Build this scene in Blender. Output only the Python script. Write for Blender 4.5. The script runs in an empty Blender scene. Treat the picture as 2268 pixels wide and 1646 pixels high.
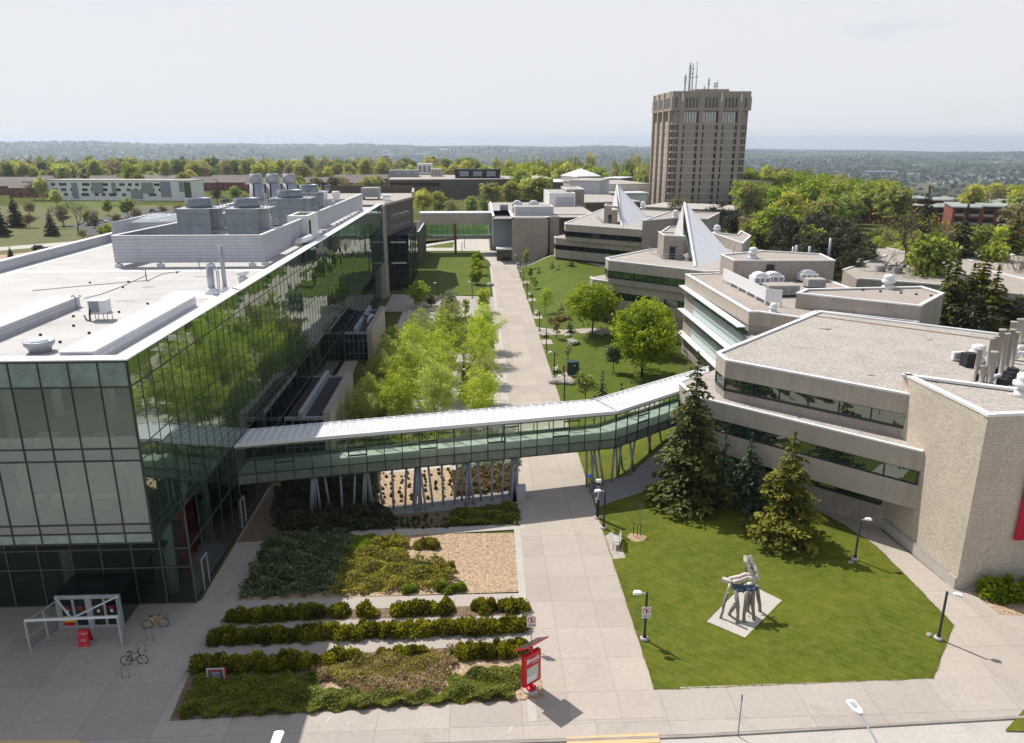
import bpy, bmesh, math, random
import numpy as np
from mathutils import Vector, Matrix
R = math.radians
SC = bpy.context.scene
COL = SC.collection
rnd = random.Random(7)
NR = np.random.default_rng(11)

# ------------------------------------------------------------------ camera model (survey of the place)
CW, FPX, CXP, CYP, CAMH = 2268.0, 1685.9, 1134.0, 823.0, 32.0
PITCH = math.atan((CYP - 315.25) / FPX)
YAW = math.atan((CXP - 1056.0) / (FPX / math.cos(PITCH)))
_fw = np.array([math.sin(YAW)*math.cos(PITCH), math.cos(YAW)*math.cos(PITCH), -math.sin(PITCH)])
_rt = np.array([math.cos(YAW), -math.sin(YAW), 0.0]); _up = np.cross(_rt, _fw)
_C = np.array([0, 0, CAMH])
def _ray(u, v): return _fw + _rt*(u-CXP)/FPX - _up*(v-CYP)/FPX
def P(u, v, z=0.0):
    d = _ray(u, v); t = (z-CAMH)/d[2]; return tuple(_C + d*t)
def P2(u, v, z=0.0): return P(u, v, z)[:2]
def atY(u, v, Y):
    d = _ray(u, v); return tuple(_C + d*(Y/d[1]))
def sm(a, b, x):
    t = min(1, max(0, (x-a)/(b-a))); return t*t*(3-2*t)
def gh(x, y):
    """height of the campus lawn: a low rise at the bridge's east end and a bank against the stepped buildings"""
    h = 2.1*math.exp(-((x-23)**2+(y-76.5)**2)/80.0)
    h += sm(11.5, 21, x)*(sm(108, 150, y)*2.0 + sm(150, 200, y)*1.2)*(1-sm(203, 214, y))
    return h

# ------------------------------------------------------------------ object helpers
BASE = {}
def base_of(o):
    b = Vector((0, 0, 0))
    while o is not None:
        b += o.location; o = o.parent
    return b
def tag(o, label=None, cat=None, group=None, kind=None):
    if label: o['label'] = label
    if cat: o['category'] = cat
    if group: o['group'] = group
    if kind: o['kind'] = kind
    return o
def thing(name, label, cat, loc=(0, 0, 0), group=None, rz=0):
    o = bpy.data.objects.new(name, None); COL.objects.link(o)
    o.location = loc; o.rotation_euler = (0, 0, rz); o.empty_display_size = .3
    return tag(o, label, cat, group)
def copy_tree(o, parent=None):
    c = o.copy(); COL.objects.link(c)
    if parent is not None:
        c.parent = parent
    for ch in o.children: copy_tree(ch, c)
    return c
def link_mesh(name, me, m, parent=None, loc=None):
    o = bpy.data.objects.new(name, me); COL.objects.link(o)
    if m is not None:
        me.materials.clear(); me.materials.append(m)
    if parent is not None: o.parent = parent
    if loc is not None: o.location = loc
    return o

class MB:
    def __init__(s): s.v = []; s.f = []; s.sm = []
    def add(s, vs, fs, smooth=False):
        n = len(s.v); s.v += [tuple(map(float, v)) for v in vs]
        for f in fs: s.f.append([i+n for i in f]); s.sm.append(smooth)
        return s
    def quad(s, *p): return s.add(p, [tuple(range(len(p)))])
    def box(s, x0, y0, z0, x1, y1, z1):
        x0, x1 = min(x0, x1), max(x0, x1); y0, y1 = min(y0, y1), max(y0, y1); z0, z1 = min(z0, z1), max(z0, z1)
        return s.add([(x0,y0,z0),(x1,y0,z0),(x1,y1,z0),(x0,y1,z0),(x0,y0,z1),(x1,y0,z1),(x1,y1,z1),(x0,y1,z1)],
                     [(0,3,2,1),(4,5,6,7),(0,1,5,4),(1,2,6,5),(2,3,7,6),(3,0,4,7)])
    def obox(s, c, size, rz=0, tilt=0):
        M = Matrix.Rotation(rz, 3, 'Z') @ Matrix.Rotation(tilt, 3, 'X'); h = Vector(size)/2
        vs = [Vector(c) + M @ Vector((sx*h.x, sy*h.y, sz*h.z)) for sz in (-1,1) for sx, sy in ((-1,-1),(1,-1),(1,1),(-1,1))]
        return s.add(vs, [(0,3,2,1),(4,5,6,7),(0,1,5,4),(1,2,6,5),(2,3,7,6),(3,0,4,7)])
    def prism(s, poly, z0, z1, top=True, bot=True):
        a = sum(poly[i][0]*poly[(i+1)%len(poly)][1]-poly[(i+1)%len(poly)][0]*poly[i][1] for i in range(len(poly)))
        if a < 0: poly = poly[::-1]
        n = len(poly); vs = [(p[0],p[1],z0) for p in poly]+[(p[0],p[1],z1) for p in poly]
        fs = [(i,(i+1)%n,n+(i+1)%n,n+i) for i in range(n)]
        if top: fs.append(tuple(range(n, 2*n)))
        if bot: fs.append(tuple(range(n-1, -1, -1)))
        return s.add(vs, fs)
    def bar(s, p, q, w, h=None, up=(0,0,1)):
        h = h or w; p, q = Vector(p), Vector(q); d = (q-p).normalized()
        u = Vector(up)
        if abs(d.dot(u)) > .98: u = Vector((0,1,0))
        a = d.cross(u).normalized()*w/2; b = a.cross(d).normalized()*h/2
        vs = [p-a-b, p+a-b, p+a+b, p-a+b, q-a-b, q+a-b, q+a+b, q-a+b]
        return s.add(vs, [(0,1,2,3),(7,6,5,4),(0,4,5,1),(1,5,6,2),(2,6,7,3),(3,7,4,0)])
    def tube(s, pts, r, n=8, caps=True):
        pts = [Vector(p) for p in pts]; rs = r if isinstance(r, (list, tuple)) else [r]*len(pts)
        rings = []; k0 = len(s.v); prev = None
        for i, p in enumerate(pts):
            d = (pts[min(i+1, len(pts)-1)]-pts[max(i-1, 0)]).normalized()
            if prev is None:
                u = Vector((0,0,1)) if abs(d.z) < .9 else Vector((1,0,0))
                a = d.cross(u).normalized()
            else:
                a = (prev - d*prev.dot(d)).normalized()
            prev = a; b = d.cross(a)
            for k in range(n):
                t = 2*math.pi*k/n; s.v.append(tuple(p + (a*math.cos(t)+b*math.sin(t))*rs[i]))
        for i in range(len(pts)-1):
            for k in range(n):
                s.f.append([k0+i*n+k, k0+i*n+(k+1)%n, k0+(i+1)*n+(k+1)%n, k0+(i+1)*n+k]); s.sm.append(n > 5)
        if caps:
            s.f.append([k0+k for k in range(n-1, -1, -1)]); s.sm.append(False)
            s.f.append([k0+(len(pts)-1)*n+k for k in range(n)]); s.sm.append(False)
        return s
    def lathe(s, prof, c=(0,0,0), n=20):
        k0 = len(s.v)
        for r, z in prof:
            for k in range(n):
                t = 2*math.pi*k/n; s.v.append((c[0]+r*math.cos(t), c[1]+r*math.sin(t), c[2]+z))
        for i in range(len(prof)-1):
            for k in range(n):
                s.f.append([k0+i*n+k, k0+i*n+(k+1)%n, k0+(i+1)*n+(k+1)%n, k0+(i+1)*n+k]); s.sm.append(True)
        if prof[0][0] > 1e-4: s.f.append([k0+k for k in range(n-1, -1, -1)]); s.sm.append(False)
        if prof[-1][0] > 1e-4: s.f.append([k0+(len(prof)-1)*n+k for k in range(n)]); s.sm.append(False)
        return s
    def cyl(s, c, r, h, n=16, r2=None): return s.lathe([(r, 0), (r if r2 is None else r2, h)], c, n)
    def mesh(s, name, off=(0,0,0), bevel=0):
        me = bpy.data.meshes.new(name)
        o = Vector(off)
        me.from_pydata([tuple(Vector(v)-o) for v in s.v], [], s.f); me.update()
        me.polygons.foreach_set('use_smooth', s.sm)
        if bevel:
            b = bmesh.new(); b.from_mesh(me)
            bmesh.ops.bevel(b, geom=b.edges[:], offset=bevel, segments=1, affect='EDGES', clamp_overlap=True)
            b.to_mesh(me); b.free()
        # box UVs in metres
        uv = me.uv_layers.new(name='UVMap')
        for p in me.polygons:
            n = p.normal
            if abs(n.z) > .75: a, b2 = Vector((1,0,0)), Vector((0,1,0))
            else:
                a = Vector((-n.y, n.x, 0)).normalized(); b2 = Vector((0,0,1))
            for li in p.loop_indices:
                co = me.vertices[me.loops[li].vertex_index].co + o
                uv.data[li].uv = (co.dot(a), co.dot(b2))
        return me
    def build(s, name, m, parent=None, loc=None, bevel=0):
        if parent is not None: off = base_of(parent)
        else: off = Vector(loc) if loc is not None else Vector((0,0,0))
        me = s.mesh(name, off, bevel)
        return link_mesh(name, me, m, parent, None if parent is not None else loc)

def text_mesh(txt, size, bold=.0):
    cu = bpy.data.curves.new('lettering', 'FONT'); cu.body = txt; cu.size = size; cu.extrude = .004; cu.offset = bold
    cu.align_x = 'CENTER'; cu.align_y = 'CENTER'
    o = bpy.data.objects.new('lettering', cu); COL.objects.link(o)
    bpy.context.view_layer.update()
    me = bpy.data.meshes.new_from_object(o.evaluated_get(bpy.context.evaluated_depsgraph_get()))
    bpy.data.objects.remove(o); return me
def lettering(txt, size, m, parent, loc, rz=0, rx=90, bold=0):
    o = link_mesh('lettering', text_mesh(txt, size, bold), m, parent); o.location = loc; o.rotation_euler = (R(rx), 0, rz); return o

# ------------------------------------------------------------------ materials
def newmat(name):
    m = bpy.data.materials.new(name); m.use_nodes = True; nt = m.node_tree; nt.nodes.clear()
    out = nt.nodes.new('ShaderNodeOutputMaterial'); return m, nt, out
class N:
    def __init__(s, nt): s.nt = nt
    def n(s, t, **k):
        x = s.nt.nodes.new('ShaderNode'+t)
        for a, b in k.items():
            if a.startswith('i_'):
                key = a[2:].replace('_', ' ')
                x.inputs[key].default_value = b
            else: setattr(x, a, b)
        return x
    def l(s, a, b): s.nt.links.new(a, b)
    def math(s, op, a, b=None, c=None):
        x = s.n('Math', operation=op)
        for i, v in enumerate((a, b, c)):
            if v is None: continue
            if isinstance(v, (int, float)): x.inputs[i].default_value = v
            else: s.l(v, x.inputs[i])
        return x.outputs[0]
    def mix(s, f, a, b, mode='MIX'):
        x = s.n('MixRGB', blend_type=mode)
        for i, v in enumerate((f, a, b)):
            if isinstance(v, (int, float)): x.inputs[i].default_value = v
            elif isinstance(v, (tuple, list)): x.inputs[i].default_value = (*v[:3], 1)
            else: s.l(v, x.inputs[i])
        return x.outputs[0]
    def ramp(s, f, pts):
        x = s.n('ValToRGB'); s.l(f, x.inputs[0]); e = x.color_ramp.elements
        while len(e) < len(pts): e.new(.5)
        for k, (p, c) in zip(e, pts): k.position = p; k.color = (*c, 1) if len(c) == 3 else c
        return x.outputs[0]
    def noise(s, vec, scale, detail=4, rough=.6):
        x = s.n('TexNoise'); x.inputs['Scale'].default_value = scale; x.inputs['Detail'].default_value = detail
        x.inputs['Roughness'].default_value = rough
        if vec is not None: s.l(vec, x.inputs['Vector'])
        return x.outputs[0]
def mat(name, c1, c2=None, scale=1.5, rough=.8, bump=0, bscale=None, metal=0, spec=.4, coord='POS', fine=None, fine_amt=.25,
        brick=None, ribs=None, grid=None, stretch=None, streak=0, stain=0):
    """one surface: two mottled colours, optional fine grain, brick coursing, ribs (axis, pitch) or slab joints (w, h, width)"""
    m, nt, out = newmat(name); g = N(nt)
    bs = g.n('BsdfPrincipled'); g.l(bs.outputs[0], out.inputs[0])
    bs.inputs['Roughness'].default_value = rough; bs.inputs['Metallic'].default_value = metal
    bs.inputs['Specular IOR Level'].default_value = spec
    uvn = g.n('TexCoord').outputs['UV']; pos = g.n('NewGeometry').outputs['Position']
    vec = pos if coord == 'POS' else uvn
    if stretch:
        mp = g.n('Mapping'); mp.inputs['Scale'].default_value = stretch; g.l(vec, mp.inputs[0]); vec = mp.outputs[0]
    if c2 is None: c2 = tuple(min(1, x*.86) for x in c1)
    n1 = g.noise(vec, scale, 6, .62)
    col = g.mix(g.math('MULTIPLY_ADD', n1, 2.2, -.6), c2, c1); nt.nodes[-1]
    h = None
    for x in nt.nodes:
        if x.type == 'MATH' and x.operation == 'MULTIPLY_ADD': x.use_clamp = True
    if fine:
        n2 = g.noise(pos, fine, 3, .7)
        f2 = g.math('MULTIPLY_ADD', n2, 2.4*fine_amt, 1-1.2*fine_amt)
        cc = g.n('CombineXYZ'); [g.l(f2, cc.inputs[i]) for i in range(3)]
        col = g.mix(1.0, col, cc.outputs[0], 'MULTIPLY'); h = n2
    if brick:
        b = g.n('TexBrick'); g.l(uvn, b.inputs['Vector']); b.inputs['Scale'].default_value = 1
        b.inputs['Brick Width'].default_value = brick[0]; b.inputs['Row Height'].default_value = brick[1]
        b.inputs['Mortar Size'].default_value = brick[2]; b.inputs['Mortar Smooth'].default_value = .3
        b.inputs['Color1'].default_value = (1,1,1,1); b.inputs['Color2'].default_value = (*(brick[3],)*3, 1)
        b.inputs['Mortar'].default_value = (*(brick[4],)*3, 1)
        col = g.mix(1.0, col, b.outputs['Color'], 'MULTIPLY')
        h2 = g.math('SUBTRACT', 1, b.outputs['Fac']); h = h2 if h is None else g.math('ADD', h2, g.math('MULTIPLY', h, .8))
    if ribs:
        sx = g.n('SeparateXYZ'); g.l(uvn, sx.inputs[0])
        fr = g.math('FRACT', g.math('DIVIDE', sx.outputs[ribs[0]], ribs[1]))
        line = g.math('LESS_THAN', fr, ribs[2])
        dk = g.mix(g.math('MULTIPLY', line, ribs[3]), col, (0, 0, 0)); col = dk
        h2 = g.math('SUBTRACT', 1, line); h = h2 if h is None else g.math('ADD', h2, h)
    if grid:
        sx = g.n('SeparateXYZ'); g.l(pos, sx.inputs[0])
        w = []
        for ax, k in ((0, 0), (1, 1)):
            if not grid[k]: continue
            fr = g.math('FRACT', g.math('DIVIDE', g.math('ADD', sx.outputs[ax], 1000*grid[k]+grid[3+k]), grid[k]))
            w.append(g.math('LESS_THAN', fr, grid[2]/grid[k]))
        ln = w[0] if len(w) == 1 else g.math('MAXIMUM', w[0], w[1])
        fl = g.n('VectorMath', operation='FLOOR'); dv = g.n('VectorMath', operation='DIVIDE'); ad = g.n('VectorMath', operation='ADD')
        g.l(pos, ad.inputs[0]); ad.inputs[1].default_value = (grid[3], grid[4], 0); g.l(ad.outputs[0], dv.inputs[0]); dv.inputs[1].default_value = (grid[0] or 1, grid[1] or 900, 900); g.l(dv.outputs[0], fl.inputs[0])
        wn = g.n('TexWhiteNoise', noise_dimensions='3D'); g.l(fl.outputs[0], wn.inputs['Vector'])
        tone = g.n('CombineXYZ'); tv = g.math('MULTIPLY_ADD', wn.outputs['Value'], .13, .92); [g.l(tv, tone.inputs[i]) for i in range(3)]
        tv.node.use_clamp = False
        col = g.mix(1.0, col, tone.outputs[0], 'MULTIPLY')
        col = g.mix(g.math('MULTIPLY', ln, .35), col, (.05, .04, .03))
    if stain:
        sn = g.math('MULTIPLY_ADD', g.noise(pos, .35, 8, .72), 5.5, -3.05); sn.node.use_clamp = True
        col = g.mix(g.math('MULTIPLY', sn, stain), col, (.13, .11, .095))
    if streak:
        mp2 = g.n('Mapping'); mp2.inputs['Scale'].default_value = (1.3, 1.3, .09); g.l(pos, mp2.inputs[0])
        st = g.math('MULTIPLY_ADD', g.noise(mp2.outputs[0], 1.0, 7, .7), 4.5, -2.1); st.node.use_clamp = True
        col = g.mix(g.math('MULTIPLY', st, streak), col, (.16, .13, .105))
    g.l(col, bs.inputs['Base Color'])
    if bump:
        if h is None: h = g.noise(pos, bscale or scale*8, 4, .7)
        bp = g.n('Bump'); bp.inputs['Strength'].default_value = bump; bp.inputs['Distance'].default_value = .03
        g.l(h, bp.inputs['Height']); g.l(bp.outputs[0], bs.inputs['Normal'])
    return m
def glass_mirror(name, col, ior=1.75, rough=.02, grain=0):
    """coated facade glass, opaque: dark body under a fresnel reflection"""
    m, nt, out = newmat(name); g = N(nt)
    bs = g.n('BsdfDiffuse'); bs.inputs[0].default_value = (*col, 1)
    if grain:
        n1 = g.noise(g.n('NewGeometry').outputs['Position'], grain, 3)
        g.l(g.mix(n1, tuple(c*.5 for c in col), tuple(c*1.5 for c in col)), bs.inputs[0])
    gl = g.n('BsdfGlossy'); gl.inputs[0].default_value = (.86, .97, .9, 1); gl.inputs['Roughness'].default_value = rough
    bp = g.n('Bump'); bp.inputs['Strength'].default_value = .02; bp.inputs['Distance'].default_value = .05
    uvn = g.n('TexCoord').outputs['UV']; g.l(g.noise(uvn, .9, 2), bp.inputs['Height'])
    dv = g.n('VectorMath', operation='DIVIDE'); fl = g.n('VectorMath', operation='FLOOR'); g.l(uvn, dv.inputs[0]); dv.inputs[1].default_value = (1.507, 4.3, 1); g.l(dv.outputs[0], fl.inputs[0])
    wn = g.n('TexWhiteNoise', noise_dimensions='3D'); g.l(fl.outputs[0], wn.inputs['Vector'])
    sb = g.n('VectorMath', operation='SUBTRACT'); g.l(wn.outputs['Color'], sb.inputs[0]); sb.inputs[1].default_value = (.5,.5,.5)
    sc = g.n('VectorMath', operation='SCALE'); g.l(sb.outputs[0], sc.inputs[0]); sc.inputs['Scale'].default_value = .016
    ad = g.n('VectorMath', operation='ADD'); g.l(bp.outputs[0], ad.inputs[0]); g.l(sc.outputs[0], ad.inputs[1])
    nr = g.n('VectorMath', operation='NORMALIZE'); g.l(ad.outputs[0], nr.inputs[0]); g.l(nr.outputs[0], gl.inputs['Normal'])
    fr = g.n('Fresnel'); fr.inputs[0].default_value = ior
    mx = g.n('MixShader'); g.l(fr.outputs[0], mx.inputs[0]); g.l(bs.outputs[0], mx.inputs[1]); g.l(gl.outputs[0], mx.inputs[2])
    g.l(mx.outputs[0], out.inputs[0]); return m
def glass_clear(name, tint, ior=1.5, frit=0, fritcol=(.3,.34,.33), dots=None):
    """thin see-through pane: tinted transparency, fresnel reflection, optional printed frit"""
    m, nt, out = newmat(name); g = N(nt)
    tr = g.n('BsdfTransparent'); tr.inputs[0].default_value = (*tint, 1)
    gl = g.n('BsdfGlossy'); gl.inputs[0].default_value = (.9, 1, .95, 1); gl.inputs['Roughness'].default_value = .02
    body = tr.outputs[0]
    if frit:
        df = g.n('BsdfDiffuse'); df.inputs[0].default_value = (*fritcol, 1)
        m0 = g.n('MixShader'); m0.inputs[0].default_value = frit
        if dots:
            vo = g.n('TexVoronoi'); vo.inputs['Scale'].default_value = dots; vo.inputs['Randomness'].default_value = .1
            g.l(g.n('TexCoord').outputs['UV'], vo.inputs['Vector'])
            g.l(g.math('MULTIPLY_ADD', vo.outputs['Distance'], .9, frit-.32), m0.inputs[0])
        g.l(body, m0.inputs[1]); g.l(df.outputs[0], m0.inputs[2]); body = m0.outputs[0]
    fr = g.n('Fresnel'); fr.inputs[0].default_value = ior
    mx = g.n('MixShader'); g.l(fr.outputs[0], mx.inputs[0]); g.l(body, mx.inputs[1]); g.l(gl.outputs[0], mx.inputs[2])
    g.l(mx.outputs[0], out.inputs[0]); return m
def foliage(name, dark, light, trans=.25, hue=.0, dry=None, shine=.3):
    """leaves: per-leaf colour from the 'v' attribute, per-plant variation, light passing through"""
    m, nt, out = newmat(name); g = N(nt)
    at = g.n('Attribute', attribute_name='v')
    mid = tuple((a+b)/2 for a, b in zip(dark, light))
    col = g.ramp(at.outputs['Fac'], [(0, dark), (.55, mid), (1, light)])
    if dry:
        n1 = g.noise(g.n('NewGeometry').outputs['Position'], dry[1], 3)
        f = g.math('MULTIPLY_ADD', n1, 5, dry[2]); f.node.use_clamp = True
        col = g.mix(f, col, dry[0])
    if hue:
        rn = g.n('ObjectInfo').outputs['Random']
        hs = g.n('HueSaturation'); g.l(col, hs.inputs['Color'])
        g.l(g.math('MULTIPLY_ADD', rn, hue, .5-hue/2), hs.inputs['Hue'])
        g.l(g.math('MULTIPLY_ADD', g.math('FRACT', g.math('MULTIPLY', rn, 7.31)), .5, .75), hs.inputs['Value'])
        g.l(g.math('MULTIPLY_ADD', g.math('FRACT', g.math('MULTIPLY', rn, 3.17)), .3, .85), hs.inputs['Saturation'])
        col = hs.outputs[0]
    bs = g.n('BsdfPrincipled'); bs.inputs['Roughness'].default_value = .6; bs.inputs['Specular IOR Level'].default_value = shine
    g.l(col, bs.inputs['Base Color'])
    tl = g.n('BsdfTranslucent'); g.l(g.mix(1.0, col, (1.25, 1.2, .7), 'MULTIPLY'), tl.inputs[0])
    mx = g.n('MixShader'); mx.inputs[0].default_value = trans
    g.l(bs.outputs[0], mx.inputs[1]); g.l(tl.outputs[0], mx.inputs[2]); g.l(mx.outputs[0], out.inputs[0]); return m

def grass_mat(name, c1, c2, c3, stripe=0, ang=45):
    m, nt, out = newmat(name); g = N(nt)
    bs = g.n('BsdfPrincipled'); bs.inputs['Roughness'].default_value = .85; bs.inputs['Specular IOR Level'].default_value = .15
    g.l(bs.outputs[0], out.inputs[0]); pos = g.n('NewGeometry').outputs['Position']
    f1 = g.math('MULTIPLY_ADD', g.noise(pos, .16, 5, .65), 2.6, -.8); f1.node.use_clamp = True
    col = g.mix(f1, c1, c2)
    f2 = g.math('MULTIPLY_ADD', g.noise(pos, 1.1, 6, .75), 3.2, -1.35); f2.node.use_clamp = True
    col = g.mix(g.math('MULTIPLY', f2, .6), col, c3)
    if stripe:
        mp = g.n('Mapping'); mp.inputs['Rotation'].default_value = (0, 0, R(ang)); g.l(pos, mp.inputs[0])
        wv = g.n('TexWave'); wv.inputs['Scale'].default_value = stripe; wv.inputs['Distortion'].default_value = 1.6; wv.inputs['Detail'].default_value = 3
        g.l(mp.outputs[0], wv.inputs[0])
        col = g.mix(g.math('MULTIPLY', g.math('POWER', wv.outputs['Fac'], 9), .22), col, c3)
    n3 = g.noise(pos, 9, 4, .8); n4 = g.noise(pos, 40, 2, .7)
    f3 = g.math('MULTIPLY_ADD', g.math('ADD', n3, n4), 1.1, -.1)
    cc = g.n('CombineXYZ'); [g.l(f3, cc.inputs[i]) for i in range(3)]
    col = g.mix(1.0, col, cc.outputs[0], 'MULTIPLY')
    g.l(col, bs.inputs['Base Color'])
    bp = g.n('Bump'); bp.inputs['Strength'].default_value = .5; bp.inputs['Distance'].default_value = .06
    g.l(g.math('ADD', n3, n4), bp.inputs['Height']); g.l(bp.outputs[0], bs.inputs['Normal']); return m

M = {}
M['walk'] = mat('tan_concrete', (.445,.385,.325), (.395,.34,.29), .25, .85, .1, 60, fine=3, fine_amt=.12, grid=(3.0, 3.2, .035, 1.0, 0), stain=.22)
M['plaza'] = mat('plaza_concrete', (.44,.385,.335), (.385,.335,.295), .2, .85, .1, 60, fine=3, fine_amt=.14, grid=(4.2, 4.6, .035, 2, 1), stain=.25)
M['path'] = mat('pale_concrete', (.50,.46,.405), (.43,.395,.35), .4, .85, .1, 60, fine=4, fine_amt=.1, grid=(2.4, 0, .03, 0, 0), stain=.2)
M['conc'] = mat('grey_concrete', (.42,.39,.35), (.33,.30,.27), .5, .85, .2, 30, fine=5, fine_amt=.2)
M['curb'] = mat('curb_concrete', (.36,.32,.28), (.25,.22,.2), .8, .9, .2, 30)
M['road'] = mat('road_concrete', (.50,.46,.41), (.43,.395,.355), .3, .9, .2, 40, fine=6, fine_amt=.2, stain=.25)
M['asphalt'] = mat('asphalt', (.10,.10,.105), (.07,.07,.072), .3, .95, .3, 60, fine=10)
M['lawn'] = grass_mat('mown_lawn', (.056,.088,.005), (.116,.138,.008), (.21,.195,.038), .5, -45)
M['lawn2'] = grass_mat('bright_lawn', (.050,.092,.005), (.090,.128,.009), (.165,.17,.03), .5, -70)
M['rough'] = grass_mat('rough_grass', (.08,.10,.025), (.14,.13,.045), (.20,.17,.08))
M['mulch'] = mat('wood_chip_mulch', (.52,.39,.26), (.26,.17,.10), 3.2, .95, 1.0, 8, fine=6.5, fine_amt=1.1)
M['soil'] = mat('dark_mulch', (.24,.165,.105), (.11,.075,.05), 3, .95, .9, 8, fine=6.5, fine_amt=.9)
M['gravel'] = mat('grey_gravel', (.30,.29,.28), (.20,.195,.19), 6, .95, .8, 25, fine=22, fine_amt=.5)
M['roofgravel'] = mat('roof_gravel', (.43,.388,.345), (.355,.318,.282), .3, .95, .7, 12, fine=4.5, fine_amt=.75, stain=.3)
M['roofgravel2'] = mat('brown_roof_gravel', (.385,.335,.29), (.33,.285,.25), .3, .95, .7, 12, fine=4.5, fine_amt=.6)
M['roofwhite'] = mat('white_roof_membrane', (.50,.475,.455), (.40,.38,.365), .22, .7, .1, 8, fine=1.3, fine_amt=.14, stain=.3)
M['roofdark'] = mat('dark_roof', (.045,.04,.045), (.03,.027,.03), .5, .9, .2, 20)
M['brick'] = mat('tan_split_brick', (.66,.56,.46), (.57,.485,.395), .35, .9, .8, 10, fine=6, fine_amt=.4, brick=(.4,.2,.018,.88,.82), streak=.12)
M['brickgrey'] = mat('grey_brick', (.45,.39,.335), (.37,.32,.28), .35, .9, .4, 10, fine=6, fine_amt=.22, brick=(.4,.2,.015,.85,.8), streak=.25)
M['rib'] = mat('ribbed_precast', (.49,.43,.365), (.425,.37,.315), .35, .9, .3, 10, fine=8, fine_amt=.2, ribs=(0,.12,.3,.12), streak=.25)
M['redbrick'] = mat('red_brick', (.26,.085,.055), (.19,.06,.04), .5, .9, .3, 10, fine=4)
M['darkbrick'] = mat('dark_brick', (.13,.105,.085), (.09,.075,.06), .5, .9, .3, 10, fine=4)
M['tower'] = mat('tower_ribbed_concrete', (.42,.36,.305), (.36,.305,.26), .15, .9, .3, 4, ribs=(0,.3,.35,.16), fine=1.2, fine_amt=.2, streak=.25)
M['towerp'] = mat('tower_concrete', (.40,.32,.255), (.345,.28,.225), .12, .9, .2, 4, fine=.9, fine_amt=.15, streak=.2)
M['towerb'] = mat('tower_band', (.46,.40,.345), (.40,.35,.305), .12, .9, .2, 4, fine=.9, fine_amt=.15, streak=.3)
M['white'] = mat('white_metal', (.80,.80,.80), (.72,.72,.73), .4, .45, 0)
M['seam'] = mat('standing_seam_roof', (.68,.68,.68), (.60,.60,.61), .3, .4, .5, ribs=(0,.6,.07,.35), fine=2, fine_amt=.05, streak=.12)
M['panel'] = mat('ribbed_metal_screen', (.52,.53,.57), (.46,.47,.51), .3, .5, .5, ribs=(1,.34,.1,.45), fine=2, fine_amt=.05, streak=.15)
M['coping'] = mat('white_coping', (.78,.78,.78), (.68,.68,.69), .7, .5)
M['galv'] = mat('galvanised_steel', (.30,.335,.365), (.21,.24,.27), 1.2, .42, .1, 8, metal=.5, fine=5, fine_amt=.2, ribs=(1,1.15,.05,.35), streak=.25)
M['galvl'] = mat('pale_galvanised_steel', (.42,.44,.47), (.34,.36,.40), .8, .45, metal=.3)
M['steel'] = mat('grey_painted_steel', (.28,.30,.34), (.20,.22,.25), 2, .5)
M['alu'] = mat('aluminium_frame', (.55,.56,.58), (.45,.46,.48), 2, .4, metal=.4)
M['black'] = mat('black_paint', (.018,.018,.02), (.012,.012,.014), 2, .45)
M['mull'] = mat('dark_mullion', (.030,.034,.036), (.022,.026,.028), 2, .4)
M['dkframe'] = mat('dark_grey_frame', (.09,.10,.105), (.07,.08,.085), 2, .4)
M['dark'] = mat('dark_opening', (.012,.012,.014), (.008,.008,.01), 1, .8)
M['red'] = mat('red_enamel', (.55,.012,.025), (.48,.01,.02), 2, .4)
M['banner'] = mat('red_banner_cloth', (.50,.008,.035), (.44,.006,.03), 2, .7)
M['whitep'] = mat('white_sign_paint', (.75,.75,.76), (.70,.70,.71), 3, .5)
M['yellow'] = mat('yellow_paint', (.75,.55,.03), (.68,.48,.02), 3, .6)
M['tactile'] = mat('yellow_tactile_paving', (.70,.50,.27), (.64,.455,.24), 3, .8, ribs=(1,.2,.5,.06))
M['greenbox'] = mat('green_utility_paint', (.018,.045,.035), (.014,.035,.028), 2, .5)
M['blue'] = mat('blue_lamp_glass', (.01,.12,.75), (.01,.09,.6), 4, .25)
M['bluewall'] = mat('blue_wall_paint', (.045,.16,.30), (.035,.13,.25), 1, .8)
M['whitewall'] = mat('white_wall_paint', (.62,.60,.55), (.55,.53,.49), .8, .85)
M['wood'] = mat('weathered_wood', (.32,.28,.24), (.17,.145,.12), 3, .9, .6, 20, stretch=(6,6,1), fine=9, fine_amt=.4)
M['timber'] = mat('pale_hewn_timber', (.66,.59,.54), (.44,.37,.32), 3, .85, .7, 12, fine=9, fine_amt=.4)
M['bluestuff'] = mat('blue_wrapped_steel', (.10,.15,.26), (.05,.07,.12), 5, .6, .8, 14)
M['rust'] = mat('rusty_steel', (.32,.11,.045), (.18,.06,.03), 6, .8, .5, 20)
M['teak'] = mat('grey_bench_slats', (.50,.48,.45), (.38,.36,.34), 4, .8)
M['bark'] = mat('bark', (.10,.078,.06), (.055,.043,.033), 4, .95, .6, 14, stretch=(5,5,1))
M['barkpale'] = mat('pale_bark', (.26,.21,.165), (.15,.12,.095), 4, .95, .5, 14, stretch=(5,5,1))
M['twig'] = mat('bare_twigs', (.145,.115,.088), (.09,.07,.055), 2, .95)
M['rubber'] = mat('black_rubber', (.012,.012,.012), (.009,.009,.009), 3, .7)
M['screen'] = mat('map_display', (.42,.48,.34), (.55,.56,.52), 3, .3, coord='UV', fine=9, fine_amt=.3)
M['pv'] = mat('solar_panel', (.035,.045,.065), (.025,.032,.05), 3, .15, ribs=(0,.16,.06,-1.0))
M['stone'] = mat('grey_boulder', (.40,.37,.33), (.26,.24,.21), 1.5, .9, .8, 6, fine=6)
M['roofgreen'] = mat('grey_green_roof', (.34,.37,.335), (.27,.30,.275), .5, .85, fine=2, fine_amt=.15)
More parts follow.
